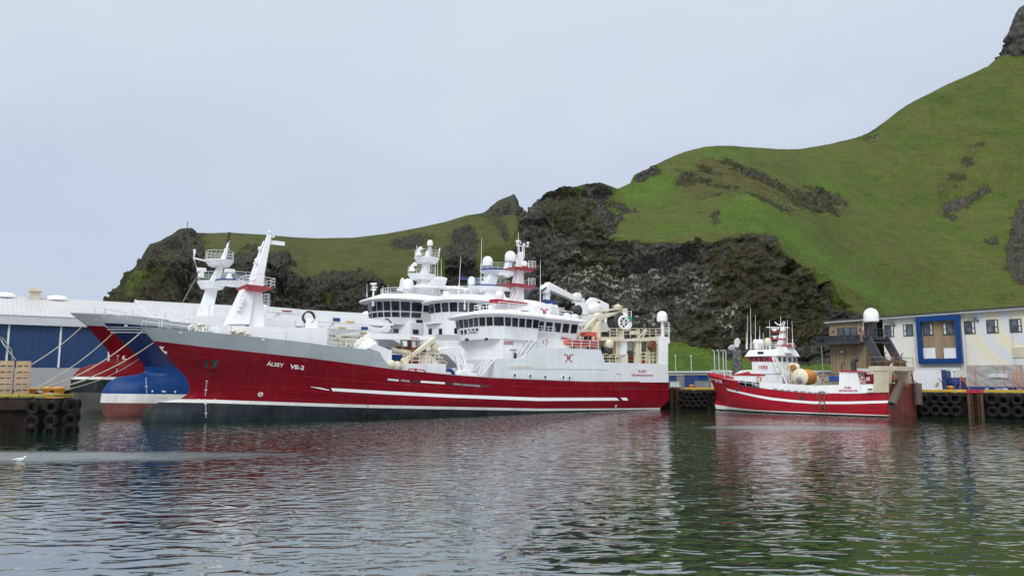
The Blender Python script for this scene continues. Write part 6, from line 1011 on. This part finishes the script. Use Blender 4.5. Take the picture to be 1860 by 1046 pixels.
# balcony with dark glass
p_, q_ = fl(1482, 609, -2.2), fl(1563, 627, -2.2); mb = MB(); x0, x1_ = p_.x, q_.x; zb0, zb1 = fl(1522, 625.5, -2.2).z, fl(1522, 610, -2.2).z
mb.box(x0, x1_, -2.2, -.26, zb0, zb0+.35, 0); mb.box(x0, x1_, -2.2, -2.14, zb0+.4, zb1, 1); mb.box(x0, x0+.06, -2.1, 1.5, zb0+.4, zb1, 1); mb.box(x0, -.1, -.24, 1.6, zb0, zb0+.35, 0); mb.box(x0-.03, x1_, -2.23, -2.1, zb1, zb1+.07, 0)
for i in range(6): X = x0+(x1_-x0)*i/5; mb.box(X-.03, X+.03, -2.24, -2.2, zb0+.3, zb1, 0)
mb.build('balcony', [M['dark'], M['glass']], fac)
p_, q_ = fl(1520, 596, -.3), fl(1557, 612, -.3); mb = MB(); mb.box(p_.x, q_.x, -.33, -.27, q_.z-1.2, p_.z, 0)
for i in range(3): w_ = (q_.x-p_.x)/3; mb.box(p_.x+w_*i+.08, p_.x+w_*(i+1)-.08, -.36, -.33, q_.z-1.1, p_.z-.1, 1)
mb.build('balcony_door', [M['sign'], M['glass2']], fac)
for px, py in ((1513, 602), (1562, 599)): p_ = fl(px, py, -.3); mb = MB(); mb.box(p_.x-.08, p_.x+.08, -.4, -.26, p_.z-.2, p_.z+.2); mb.build('wall_lamp', M['dark'], fac)
p_ = fl(1530, 639, -.3); mb = MB(); mb.box(p_.x-.35, p_.x+.35, -.5, -.26, p_.z-.3, p_.z+.3, 0); mb.box(p_.x-.25, p_.x+.25, -.53, -.5, p_.z-.1, p_.z+.15, 1); mb.build('wall_box', [M['grey'], M['cream']], fac)
# --- low white store between the ships and the hill
a = at(1195, 676, 139); b = at(1540, 676, 127); an = atan2(b.y-a.y, b.x-a.x); Ls = (b-a).length; hs = at(1300, 673.5, 135).z-QZ
ls = thing('low_store', 'long low cream store with flat roof below the grassy slope', 'store', (a.x, a.y, QZ), an); mb = MB(); mb.box(0, Ls, 0, 6, 0, hs-.3); mb.build('wall', M['cream'], ls); mb = MB(); mb.box(-.2, Ls+.2, -.3, 6.3, hs-.3, hs); mb.build('roof', M['fascia'], ls); mb = MB(); mb.box(13.3, 15.8, -.05, 0, 1.2, hs-.35); mb.build('rusty_shutter', M['rust'], ls)
for k in range(9):
    mb = MB(); mb.box(1+k*4.2, 1.06+k*4.2, -.04, 0, 0, hs-.35); mb.build('wall_joint', M['wallg'], ls)
# ================================================================ quay furniture
def edge(px, v=0.): return FQ.P(px, 715, v).x        # place along the right quay's edge
def place(o, x, y, z=QZ, rz=0): w_ = FQ.world(x, y, z); o.location = w_; o.rotation_euler = (0, 0, FQ.a+rz); return o
L0_, L1_ = 2.2, 95
kb = thing('kerb_beam', 'yellow painted timber kerb along the edge of the right quay', 'kerb'); place(kb, 0, 0)
mb = MB(); x = L0_
while x < L1_: mb.box(x, min(x+5.9, L1_), .15, .55, .06, .34); x += 6
mb.build('beam', M['yellow'], kb, .03); mb = MB(); x = L0_+.5
while x < L1_-1: mb.box(x, x+.4, .1, .6, 0, .06); x += 3
mb.build('chock', M['dark'], kb)
kl = thing('kerb_beam', 'mossy yellow kerb along the edge of the left pier under the crates', 'kerb', (0, 0, QZ)); mb = MB(); x = -74.
while x < -35.5: mb.box(x, min(x+3.9, -35.3), 57.65, 58.05, .08, .30); x += 4
mb.box(-35.6, -35.2, 58.1, 60, .08, .3); mb.build('beam', M['mossy'], kl, .04); mb = MB(); x = -73.6
while x < -36: mb.box(x, x+.5, 57.6, 58.1, 0, .08); x += 2
mb.build('chock', M['dark'], kl)
# timber facing of the quay walls
def post_row(frame_fn, xs_, label, grp, w_=.42, mat='timber'):
    for i, x in enumerate(xs_):
        mb = MB(); mb.box(-w_/2, w_/2, -.34, -.02, -3., QZ-.12); o = mb.build('fender_pile', M[mat], None, .03); p_, a_ = frame_fn(x); o.location = (p_.x, p_.y, 0); o.rotation_euler = (0, 0, a_); tag(o, label, 'pile', grp)
lf = lambda x: (Vector((x, 57.5, 0)), 0.)
post_row(lf, [-73+2.45*i for i in range(13)], 'dark wet timber pile on the face of the left pier', 'piles of the left pier')
rfq = lambda x: (FQ.world(x, 0, 0), FQ.a)
post_row(rfq, [3+3.4*i for i in range(26)], 'dark wet timber pile on the face of the right quay', 'piles of the right quay')
mb = MB(); mb.box(-75, -34.9, 57.16, 57.49, 1.75, 2.5); mb.box(-34.89, -34.6, 57.2, 60, 1.75, 2.5); tag(mb.build('waling_beam', M['timber']), 'dark horizontal timber beam across the head of the left pier piles', 'beam')
mb = MB(); mb.box(2.5, 92, -.36, -.02, 2.2, 2.55); o = mb.build('waling_beam', M['timber']); place(o, 0, 0, 0); tag(o, 'dark horizontal timber beam under the yellow kerb of the right quay', 'beam')
# tyres
def tyre_mesh():
    mb = MB(); prof = []
    for k in range(16):
        b_ = 2*pi*k/16; prof.append((.40+.17*cos(b_)*(1.05 if cos(b_) > 0 else .8), .16*max(-1, min(1, 1.25*sin(b_)))))
    rings = [[Vector((r_*cos(2*pi*i/30), h_, r_*sin(2*pi*i/30))) for r_, h_ in prof] for i in range(30)]; rings.append(rings[0]); mb.loft(rings, 0, False, True); return mb
ty0 = tyre_mesh().build('tyre', M['rubber']); ch0 = MB().tube([(0, -.05, .5), (.02, .1, .62), (0, .3, .66)], .035, 5).build('chain', M['dark'], ty0); first = [True]
def tyre(p_, rz, s_, label, grp, z):
    o = ty0 if first[0] else dup(ty0); first[0] = False; o.location = (p_.x, p_.y, z); k_ = s_*random.uniform(.9, 1.06); o.scale = (k_, k_*random.uniform(.8, 1.15), k_*random.uniform(.95, 1.03)); o.location.z += random.uniform(-.09, .09); o.rotation_euler = (random.uniform(-.12, .12), random.uniform(-.3, .3), rz+random.uniform(-.13, .13)); tag(o, label, 'tyre', grp)
for px in (59, 94):
    for j, z in enumerate((2.02, .97, .12)): tyre(Vector((at(px, 750, 56.98).x, 56.98, 0)), 0, 1.02, ['tyre fender in the top row on the front face of the left pier', 'tyre fender in the middle row on the front face of the left pier', 'half sunk tyre fender on the front face of the left pier'][j], 'tyre fenders on the left pier', z)
for j, z in enumerate((2.02, .97, .12)): tyre(Vector((at(127, 750, 57.6).x, 57.6, 0)), .95, 1.02, ['topmost tyre fender at the corner of the left pier', 'middle tyre fender at the corner of the left pier', 'half sunk tyre fender at the corner of the left pier'][j], 'tyre fenders on the left pier', z); tyre(Vector((-34.42, 59.1, 0)), pi/2, 1.0, 'tyre fender on the side face of the left pier by its corner', 'tyre fenders on the left pier', z)
for px in (1241, 1252, 1262.5, 1273, 1284):
    for z in (1.95, .78): x = edge(px); tyre(FQ.world(x, -.55, 0), FQ.a, .98, 'dark tyre fender hung in two rows on the quay between the two moored red hulls', 'tyre fenders between the ships', z)
for px in (1680, 1700, 1718, 1737): 
    for z in (1.9, .72): tyre(FQ.world(edge(px), -.55, 0), FQ.a, 1.1, 'tyre fender in the group left of the rusty quay ladder', 'tyre fenders on the right quay', z)
for px in (1803, 1824, 1849, 1873):
    for z in (1.95, .75): tyre(FQ.world(edge(px), -.55, 0), FQ.a, 1.12, 'tyre fender in the group right of the rusty quay ladder', 'tyre fenders on the right quay', z)
# ladders
def ladder(px, label):
    r = thing('quay_ladder', label, 'ladder'); place(r, edge(px), 0); mb = MB(); mb.box(-.34, -.26, -.62, -.5, -3.2, .5); mb.box(.26, .34, -.62, -.5, -3.2, .5); mb.build('stringer', M['lad'], r); mb = MB()
    for i in range(11): mb.bar((-.3, -.55, -2.7+.3*i), (.3, -.55, -2.7+.3*i), .05)
    mb.build('rung', M['lad'], r); mb = MB(); mb.box(-.75, -.45, -.55, -.37, -3.4, -.1); mb.box(.45, .75, -.55, -.37, -3.4, -.1); mb.build('ladder_frame', M['lad'], r); mb = MB(); mb.box(-.8, .8, -.62, -.3, .0, .36); mb.build('ladder_head', M['redtrim'] if px > 1700 else M['lad'], r)
ladder(1773, 'rusty ladder with red top down the right quay wall'); ladder(1229, 'dark rusty ladder on the quay wall beside the stern of the large trawler')
# bollards
def bollard(loc, label, grp, s_=1., rz=0):
    r = thing('bollard', label, 'bollard', loc, rz, grp); mb = MB(); mb.lathe((0, 0, 0), [(.42*s_, 0), (.42*s_, .06*s_), (.22*s_, .12*s_), (.22*s_, .42*s_), (.36*s_, .5*s_), (.38*s_, .62*s_), (.05, .68*s_)], 18); mb.build('post', M['yellowb'], r); mb = MB(); mb.lathe((0, 0, 0), [(.6*s_, 0), (.6*s_, .04), (.05, .05)], 18); mb.build('base_plate', M['yellowb'], r); return r
M['yellowb'] = paint('orange_yellow_bollard_paint', (.58, .27, .03), .55, .2, .3, .2)
bl = []
for px, Y, s_, lb in ((59, 62.5, 1.15, 'yellow bollard half hidden behind the crate stack'), (87, 61.5, 1.25, 'tall orange-yellow bollard in the middle of the left pier'), (107.5, 59.8, 1.3, 'wide orange-yellow bollard nearest the pier corner'), (112, 61, 1.1, 'small orange bollard beside the wide bollard at the pier corner')):
    bl.append(bollard(((px-930)/F*Y*.993, Y, QZ), lb, 'bollards on the left pier', s_))
p_ = FQ.world(edge(1727, 1.2), 1.2, QZ); bollard((p_.x, p_.y, QZ), 'low yellow bollard at the edge of the right quay by the white container', 'bollards on the right quay', 1.1)
p_ = FQ.world(edge(1254, 1.2), 1.6, QZ); bollard((p_.x, p_.y, QZ), 'orange bollard on the quay between the two moored ships', 'bollards on the right quay', 1.1)
# wooden crates in stacks
CW, CH, CD = 1.02, .475, 1.1
m, t, p = nodes('pale_crate_wood'); v = coords(t); wv = noise_n(t, coords(t, (.6, 6, 6)), 2.5, 5, .6); c = mixc(t, rng(t, wv, .3, .7), (.40, .28, .17), (.56, .42, .28)); oi = nd(t, 'ShaderNodeObjectInfo'); c = mixc(t, .5, c, mixc(t, oi.outputs['Random'], (.75, .72, .70), (1.1, 1.08, 1.04)), 'MULTIPLY'); t.links.new(c, p.inputs['Base Color']); p.inputs['Roughness'].default_value = .8; M['wood'] = m
cr0 = thing('wooden_crate', 'x', 'crate'); w2_, d2 = CW/2-.02, CD/2
mb = MB()
for y in (-d2, d2-.03):
    mb.box(-w2_, w2_, y, y+.03, .10, .10+.155); mb.box(-w2_, w2_, y, y+.03, .265, CH-.005)
for x in (-w2_, w2_-.03): mb.box(x, x+.03, -d2+.031, d2-.031, .10, CH-.005)
mb.box(-w2_+.031, w2_-.031, -d2+.031, d2-.031, .10, .13); mb.build('boarding', M['wood'], cr0)
mb = MB(); mb.box(-w2_, -w2_+.1, -d2, d2, 0, .098); mb.box(w2_-.1, w2_, -d2, d2, 0, .098); mb.box(-.06, .06, -d2, d2, 0, .098); mb.build('skid', M['wood'], cr0)
mb = MB(); mb.box(-w2_+.14, w2_-.14, -d2+.004, -d2+.02, .012, .085); mb.build('slot', M['dark'], cr0)
rowname = ['bottom', 'second lowest', 'third', 'fourth', 'fifth', 'topmost']; ang = radians(31); cc = at(31, 690, 60.2); cx_, cy_ = cc.x, cc.y; fc_ = True
for i, nm in enumerate(('far left stack', 'left stack', 'middle stack', 'right-hand stack')):
    for k in range(6):
        o = cr0 if fc_ else dup(cr0); fc_ = False; xx = (i-2.66)*(CW+.10); o.location = (cx_+xx*cos(ang)+random.uniform(-.015, .015), cy_+xx*sin(ang), QZ+.06+k*(CH+.003)); o.rotation_euler = (0, 0, ang+random.uniform(-.015, .015))
        tag(o, 'pale wooden crate, %s of six in the %s on the left pier' % (rowname[k], nm), 'crate', 'wooden crates stacked on the left pier')
# containers and cargo on the right quay
M['cont'] = paint('white_container_paint', (.74, .75, .76), .45, .05, .2, .12); M['tarp'] = paint('grey_tarpaulin', (.34, .33, .325), .55, .08, bump=.06); M['contb'] = paint('blue_container_paint', (.012, .04, .17), .5, .2, .15, .1); M['strap'] = paint('orange_strap', (.70, .17, .05), .6, .1)
def container(loc, rz, L, W, H, mat, label, grp=None, ribs=True):
    r = thing('shipping_container', label, 'container', loc, rz, grp); mb = MB(); mb.box(0, L, 0, W, .15, H-.03)
    if ribs:
        n = int(L/.28)
        for i in range(n): x = .2+(L-.4)*i/n; mb.hexa([(x, -.035, .2), (x+.14, -.035, .2), (x+.17, 0, .2), (x-.03, 0, .2)], [(x, -.035, H-.2), (x+.14, -.035, H-.2), (x+.17, 0, H-.2), (x-.03, 0, H-.2)])
    mb.build('shell', mat, r); mb = MB()
    for x in (0, L-.15):
        for y in (-.05, W-.1): mb.box(x-.01, x+.16, y, y+.15, 0, H)
    for y in (-.05, W-.1): mb.box(.16, L-.16, y, y+.12, 0, .17); mb.box(.16, L-.16, y, y+.12, H-.12, H)
    mb.build('corner_frame', mat, r); return r
yC = 12.; xa, xb = FQ.P(1735, 690, yC).x-12.2, FQ.P(1735, 690, yC).x; w_ = FQ.world(xa, yC, QZ); wc = container(w_, FQ.a, xb-xa, 2.5, 2.95, M['cont'], 'long white refrigerated container on the quay behind the small trawler', ribs=False)
mb = MB(); mb.box(10., 10.35, -.03, 0, .8, 1.05); mb.box(10.7, 11., -.03, 0, .9, 1.05); mb.build('warning_plate', M['yellow'], wc); mb = MB(); mb.box(10.6, 11.6, -.03, 0, 2.55, 2.62); mb.box(11.0, 11.4, -.03, 0, 2.3, 2.36); mb.box(9.9, 10.2, -.03, 0, .55, .75); mb.build('marking', M['grey'], wc)
yF = 7.; x0 = FQ.P(1757, 700, yF).x; LF = 12.0; w_ = FQ.world(x0-2.6, yF, QZ); fr = thing('flat_rack', 'dark blue flat rack container base carrying a grey tarpaulined load', 'container', w_, FQ.a)
mb = MB(); mb.box(0, LF, 0, 2.4, .1, .62); mb.build('bed', M['contb'], fr); mb = MB(); mb.box(0, .35, 0, 2.4, .62, 2.5); mb.box(-.05, .42, -.05, .2, 0, 2.6); mb.box(LF-.35, LF, 0, 2.4, .62, 2.5); mb.build('end_wall', M['contb'], fr); mb = MB()
for x in (4.4, 6.2, 7.6): mb.box(x, x+.35, -.02, -.001, .3, .5)
mb.build('stake_pocket', M['galv'], fr); letters('TRITON', lambda x, y: Vector((5.4+x, -.025, .24+y*.9)), 1.25, 'lettering', M['whitec'], fr)
zt_ = FQ.P(1800, 662.5, yF).z-QZ; xt0, xt1 = 2.6, 2.6+FQ.P(1853, 690, yF).x-x0
ld = thing('tarpaulined_load', 'big crate shrouded in grey tarpaulin with orange straps on the blue flat rack', 'cargo', w_+Vector((0, 0, .625)), FQ.a); mb = MB(); H = zt_-.625; NX, NZ = 60, 24; vs_ = []
for i in range(NX+1):
    for j in range(NZ+1):
        u, v_ = i/NX, j/NZ; x = xt0+(xt1-xt0)*u; dd = .07*noise.noise((u*9+v_*4, v_*3-u*5, .3))+.05*abs(noise.noise((u*14-v_*9, v_*7, 2.)))-.05*abs(sin(u*pi*4.5))*.4; vs_.append((x+.05*noise.noise((v_*5, u*3, 4)), .05-dd, H*v_*(1-.015*sin(u*pi))))
mb.add(vs_, [(i*(NZ+1)+j, (i+1)*(NZ+1)+j, (i+1)*(NZ+1)+j+1, i*(NZ+1)+j+1) for i in range(NX) for j in range(NZ)], 0, True); mb.box(xt0+.02, xt1-.02, .09, 2.3, 0, H-.02); mb.build('tarpaulin', M['tarp'], ld)
mb = MB()
for u in (.17, .72): x = xt0+(xt1-xt0)*u; mb.bar((x, -.06, 0), (x+.05, -.04, H), .09, .03)
mb.build('strap', M['strap'], ld); mb = MB(); mb.box(xt0+(xt1-xt0)*.44, xt0+(xt1-xt0)*.68, -.08, -.06, H*.44, H*.58); sg = mb.build('sign', M['whitec'], ld); letters('OXYMAT', lambda x, y: Vector((xt0+(xt1-xt0)*.46+x, -.085, H*.475+y*1.0)), (xt1-xt0)*.2, 'lettering', M['bluetrim'], sg)
mb = MB(); mb.box(xt0+(xt1-xt0)*.72-.3, xt0+(xt1-xt0)*.72+.3, -.085, -.07, H*.40, H*.6); mb.build('label_sheet', M['bulwl'], ld)
for k, (px, Y) in enumerate(((1752, 6.2), (1856, 5.8), (1849, 6.1))):
    c = FQ.P(px, 700, Y); hh = (1.9, 2.9, 2.2)[k]; r = thing('orange_rigging', ['orange straps hanging over the left end of the blue flat rack', 'tall orange lashing straps at the right end of the blue flat rack', 'slanting orange lashing strap right of the grey tarpaulin'][k], 'lashing', FQ.world(c.x, c.y, QZ), FQ.a, 'orange lashings'); mb = MB(); mb.bar((-.5, 0, 0), (-.35, 0, hh), .13, .05); mb.bar((.6, 0, 0), (-.2, 0, hh), .13, .05); mb.bar((-.4, 0, hh*.8), (.4, 0, hh*.55), .12, .05); mb.build('strap', M['strap'], r)
c = FQ.P(1741, 700, 8.5); r = thing('pump_unit', 'dark blue machine standing between the white container and the flat rack', 'machine', FQ.world(c.x, c.y, QZ), FQ.a); mb = MB(); mb.box(-.7, .7, -.8, .8, .1, 1.7); mb.lathe((-.2, -.9, 1.), [(.05, -.2), (.45, -.2), (.45, .2), (.05, .2)], 14, 0, 'y'); mb.build('body', M['contb'], r, .05); mb = MB(); mb.tube([(-.4, 0, 1.7), (-.4, 0, 2.5), (.1, 0, 2.5)], .1, 8); mb.tube([(.4, 0, 1.7), (.4, 0, 2.3)], .1, 8); mb.build('pipe', M['cream'], r)
for px, Y, L, H, mt, lb, y0 in ((1215, 20, 2.2, 2.15, 'contb', 'dark blue container with grey box in front at the stern of the large trawler', 0), (1229, 20, 1.5, 2.1, 'grey', 'narrow grey metal bin between two blue bins', 0), (1243.5, 19, 2.6, 2.2, 'contb', 'blue quayside bin with scratched door', 0), (1258, 20, 2.6, 2.2, 'blue', 'bright blue bin at the right end of the row', 0), (1262, 17, 2.4, 1.25, 'grey', 'low brown-grey skip before the bright blue bin', 0), (1217, 16, 1.6, 1.1, 'bulwl', 'small pale grey box before the dark blue bin', 0)):
    c = FQ.P(px, 700, Y); r = thing('quay_bin', lb, 'bin', FQ.world(c.x, c.y, QZ), FQ.a+.35, 'bins on the quay between the ships'); mb = MB(); mb.box(0, L, 0, 1.8, .12, H); mb.build('body', M[mt], r, .03); mb = MB()
    for i in range(5): x = .1+(L-.2)*i/4; mb.box(x-.05, x+.05, -.06, -.001, .12, H-.05)
    mb.box(-.04, L+.04, -.08, 1.84, H, H+.07); mb.build('rib', M[mt], r)
# street lamps, posts, monument
for px, Y, yt, lb in ((1227.5, 142, 647, 'thin grey lamp post on the grass behind the large trawler, left of two'), (1256, 142, 647.5, 'thin grey lamp post on the grass behind the blue bins, right of two')):
    c = at(px, 675, Y); r = thing('lamp_post', lb, 'lamp post', (c.x, c.y, QZ), 0, 'thin lamp posts on the grass'); h_ = at(px, yt, Y).z-QZ; MB().tube([(0, 0, 0), (0, 0, h_)], .07, 6).build('post', M['galv'], r); mb = MB(); mb.lathe((0, 0, h_), [(.05, 0), (.2, .05), (.2, .2), (.05, .28)], 8); mb.build('lamp_head', M['galv'], r)
for i, (px, yt) in enumerate(((1298.5, 636.5), (1306.5, 636.5), (1314.5, 636.5), (1319.5, 636))):
    c = at(px, 672, 128); h_ = at(px, yt, 128).z-QZ; r = thing('street_lamp', ['leftmost', 'second from left', 'second from right', 'rightmost'][i]+' of four grey street lamps left of the stone monument', 'street lamp', (c.x, c.y, QZ), pi, 'four street lamps by the monument'); mb = MB(); mb.tube([(0, 0, 0), (0, 0, h_-.15), (.06, 0, h_-.03), (.3, 0, h_)], .10, 8); mb.build('post', M['galv'], r); mb = MB(); mb.box(.2, .48, -.12, .12, h_-.07, h_+.04); mb.build('lamp_head', M['galv'], r)
c = at(1494, 660, 122); r = thing('street_lamp', 'pale street lamp standing left of the timber clad end of the factory', 'street lamp', (c.x, c.y, QZ)); h_ = at(1494, 624, 122).z-QZ; MB().tube([(0, 0, 0), (0, 0, h_)], .1, 8).build('post', M['galv'], r); mb = MB(); mb.box(-.1, .6, -.12, .12, h_, h_+.12); mb.build('lamp_head', M['galv'], r)
c = at(1339.5, 672, 126); hm = at(1339.5, 635, 126).z-QZ; mo = thing('propeller_monument', 'stone column carrying a pale ship propeller, behind the bow of the small trawler', 'monument', (c.x, c.y, QZ))
m, t, p = nodes('rubble_stone'); v = coords(t); vo = nd(t, 'ShaderNodeTexVoronoi'); vo.inputs['Scale'].default_value = 2.6; t.links.new(v, vo.inputs['Vector']); wn = mixc(t, rng(t, vo.outputs['Distance'], .15, .45), (.28, .28, .27), (.07, .07, .07)); t.links.new(wn, p.inputs['Base Color']); p.inputs['Roughness'].default_value = .9; M['stone'] = m
mb = MB(); mb.lathe((0, 0, 0), [(.95, 0), (.9, hm*.3), (.78, hm*.7), (.66, hm), (.1, hm+.1)], 14); mb.build('column', M['stone'], mo)
mb = MB(); mb.lathe((0, 0, hm+.5), [(.1, -.6), (.3, -.5), (.3, .4), (.1, .6)], 12, 0, 'y'); HBp = mb.build('hub', M['galv'], mo)
for k in range(3):
    a = radians((80, 192, 318)[k]); mb = MB(); rings = []
    for i in range(10):
        u = i/9; r_ = .2+1.35*u; wd = .52*sin(pi*min(1, u*.86+.14))**.7; d_ = (Vector((cos(a), 0, sin(a))), Vector((cos(a), 0, sin(a))), Vector((.35, .92, -.15)))[k]; e_ = Vector((-sin(a), 0, cos(a))) if k < 2 else Vector((-.5, .3, .8)); rings.append([Vector((0, 0, hm+.5))+d_*r_+e_*wd*cos(q_)+Vector((0, .25*wd*cos(q_)+.05*sin(q_), 0)) for q_ in [2*pi*n_/12 for n_ in range(12)]])
    mb.loft(rings, 0, True, True); mb.build('blade', M['bulwl'], mo)
# mooring lines
def line(p_, q_, sag, label, r_=.045, mat='rope'):
    p_, q_ = Vector(p_), Vector(q_); pts = [p_.lerp(q_, i/16)-Vector((0, 0, sag*4*(i/16)*(1-i/16))) for i in range(17)]; mb = MB(); mb.tube(pts, r_, 6); tag(mb.build('mooring_line', M[mat]), label, 'mooring line', 'mooring lines to the left pier')
def hp(S_, px, py): p_ = S_.on(px, py, .02); return S_.fr.world(p_.x, p_.y, p_.z)
bp_ = [Vector(b_.location)+Vector((0, 0, .5)) for b_ in bl]
line(hp(A, 259, 601), bp_[0], .9, 'pale thick mooring rope from the near red bow to the bollard behind the crates', .055); line(hp(A, 279, 622), bp_[1], .6, 'thin mooring rope from the near red hull down to the middle bollard')
line(hp(B, 206, 604), bp_[0], .5, 'mooring rope from the blue bow to the bollard behind the crates'); line(hp(C, 150, 592), at(52, 665, 64), .3, 'upper mooring rope from the far red bow toward the crate stack', .05)
line(hp(B, 252, 652), bp_[2], .5, 'lowest thin mooring rope from the blue hull to the wide corner bollard', .03)
line(at(199, 669, 110), at(55, 712, 66), .6, 'thin faint mooring rope low across the grey wall behind the pier', .03)
line(FF.world(-20, 0, 0)*0+FQ.world(edge(1727, 1.2), 1.2, QZ+.4), FF.world(S.P(1665, 700, 3).x, -3.2, 4.2), .2, 'dark rope from the yellow bollard on the right quay to the small trawler', .04, 'dark')
mb = MB()
for i in range(4): mb.tube([at(66+i*4, 711-i*.6, 63-i*.5), at(74+i*4, 713.5, 62), at(84+i*3, 714, 61.4), at(88+i*3, 715, 61)], .05, 6)
o = mb.build('rope_heap', M['galv']); tag(o, 'grey ropes lying slack between the yellow bollards on the left pier', 'rope')
# gull on the water
g_ = at(54, 830, 1); Yg = 4*F/(830-690)*.98; gx = (54-930)/F*Yg; gl = thing('gull', 'white gull with grey wings swimming in front of the left pier', 'gull', (gx, Yg, 0), .2)
mb = MB(); rings = [[Vector((x, w_*cos(a), z+h_*sin(a))) for a in [2*pi*k/12 for k in range(12)]] for x, w_, h_, z in ((-.30, .01, .01, .10), (-.2, .06, .05, .08), (-.05, .11, .09, .06), (.08, .11, .09, .06), (.16, .07, .07, .09), (.19, .045, .05, .15), (.22, .05, .05, .20), (.26, .045, .042, .205), (.29, .01, .01, .195))]; mb.loft(rings, 0, True, True); mb.build('body', M['whitec'], gl)
for s_ in (-1, 1): mb = MB(); mb.loft([[Vector((x, s_*(.09+.03*cos(a)*k_), .09+.055*sin(a)*k_)) for a in [2*pi*i/8 for i in range(8)]] for x, k_ in ((-.36, .05), (-.2, .6), (0, 1), (.1, .6), (.14, .05))], 0, True, True); mb.build('wing', M['galv'], gl)
mb = MB(); mb.bar((.28, 0, .196), (.35, 0, .185), .025, .025, w2=.008); mb.build('beak', M['yellow'], gl)
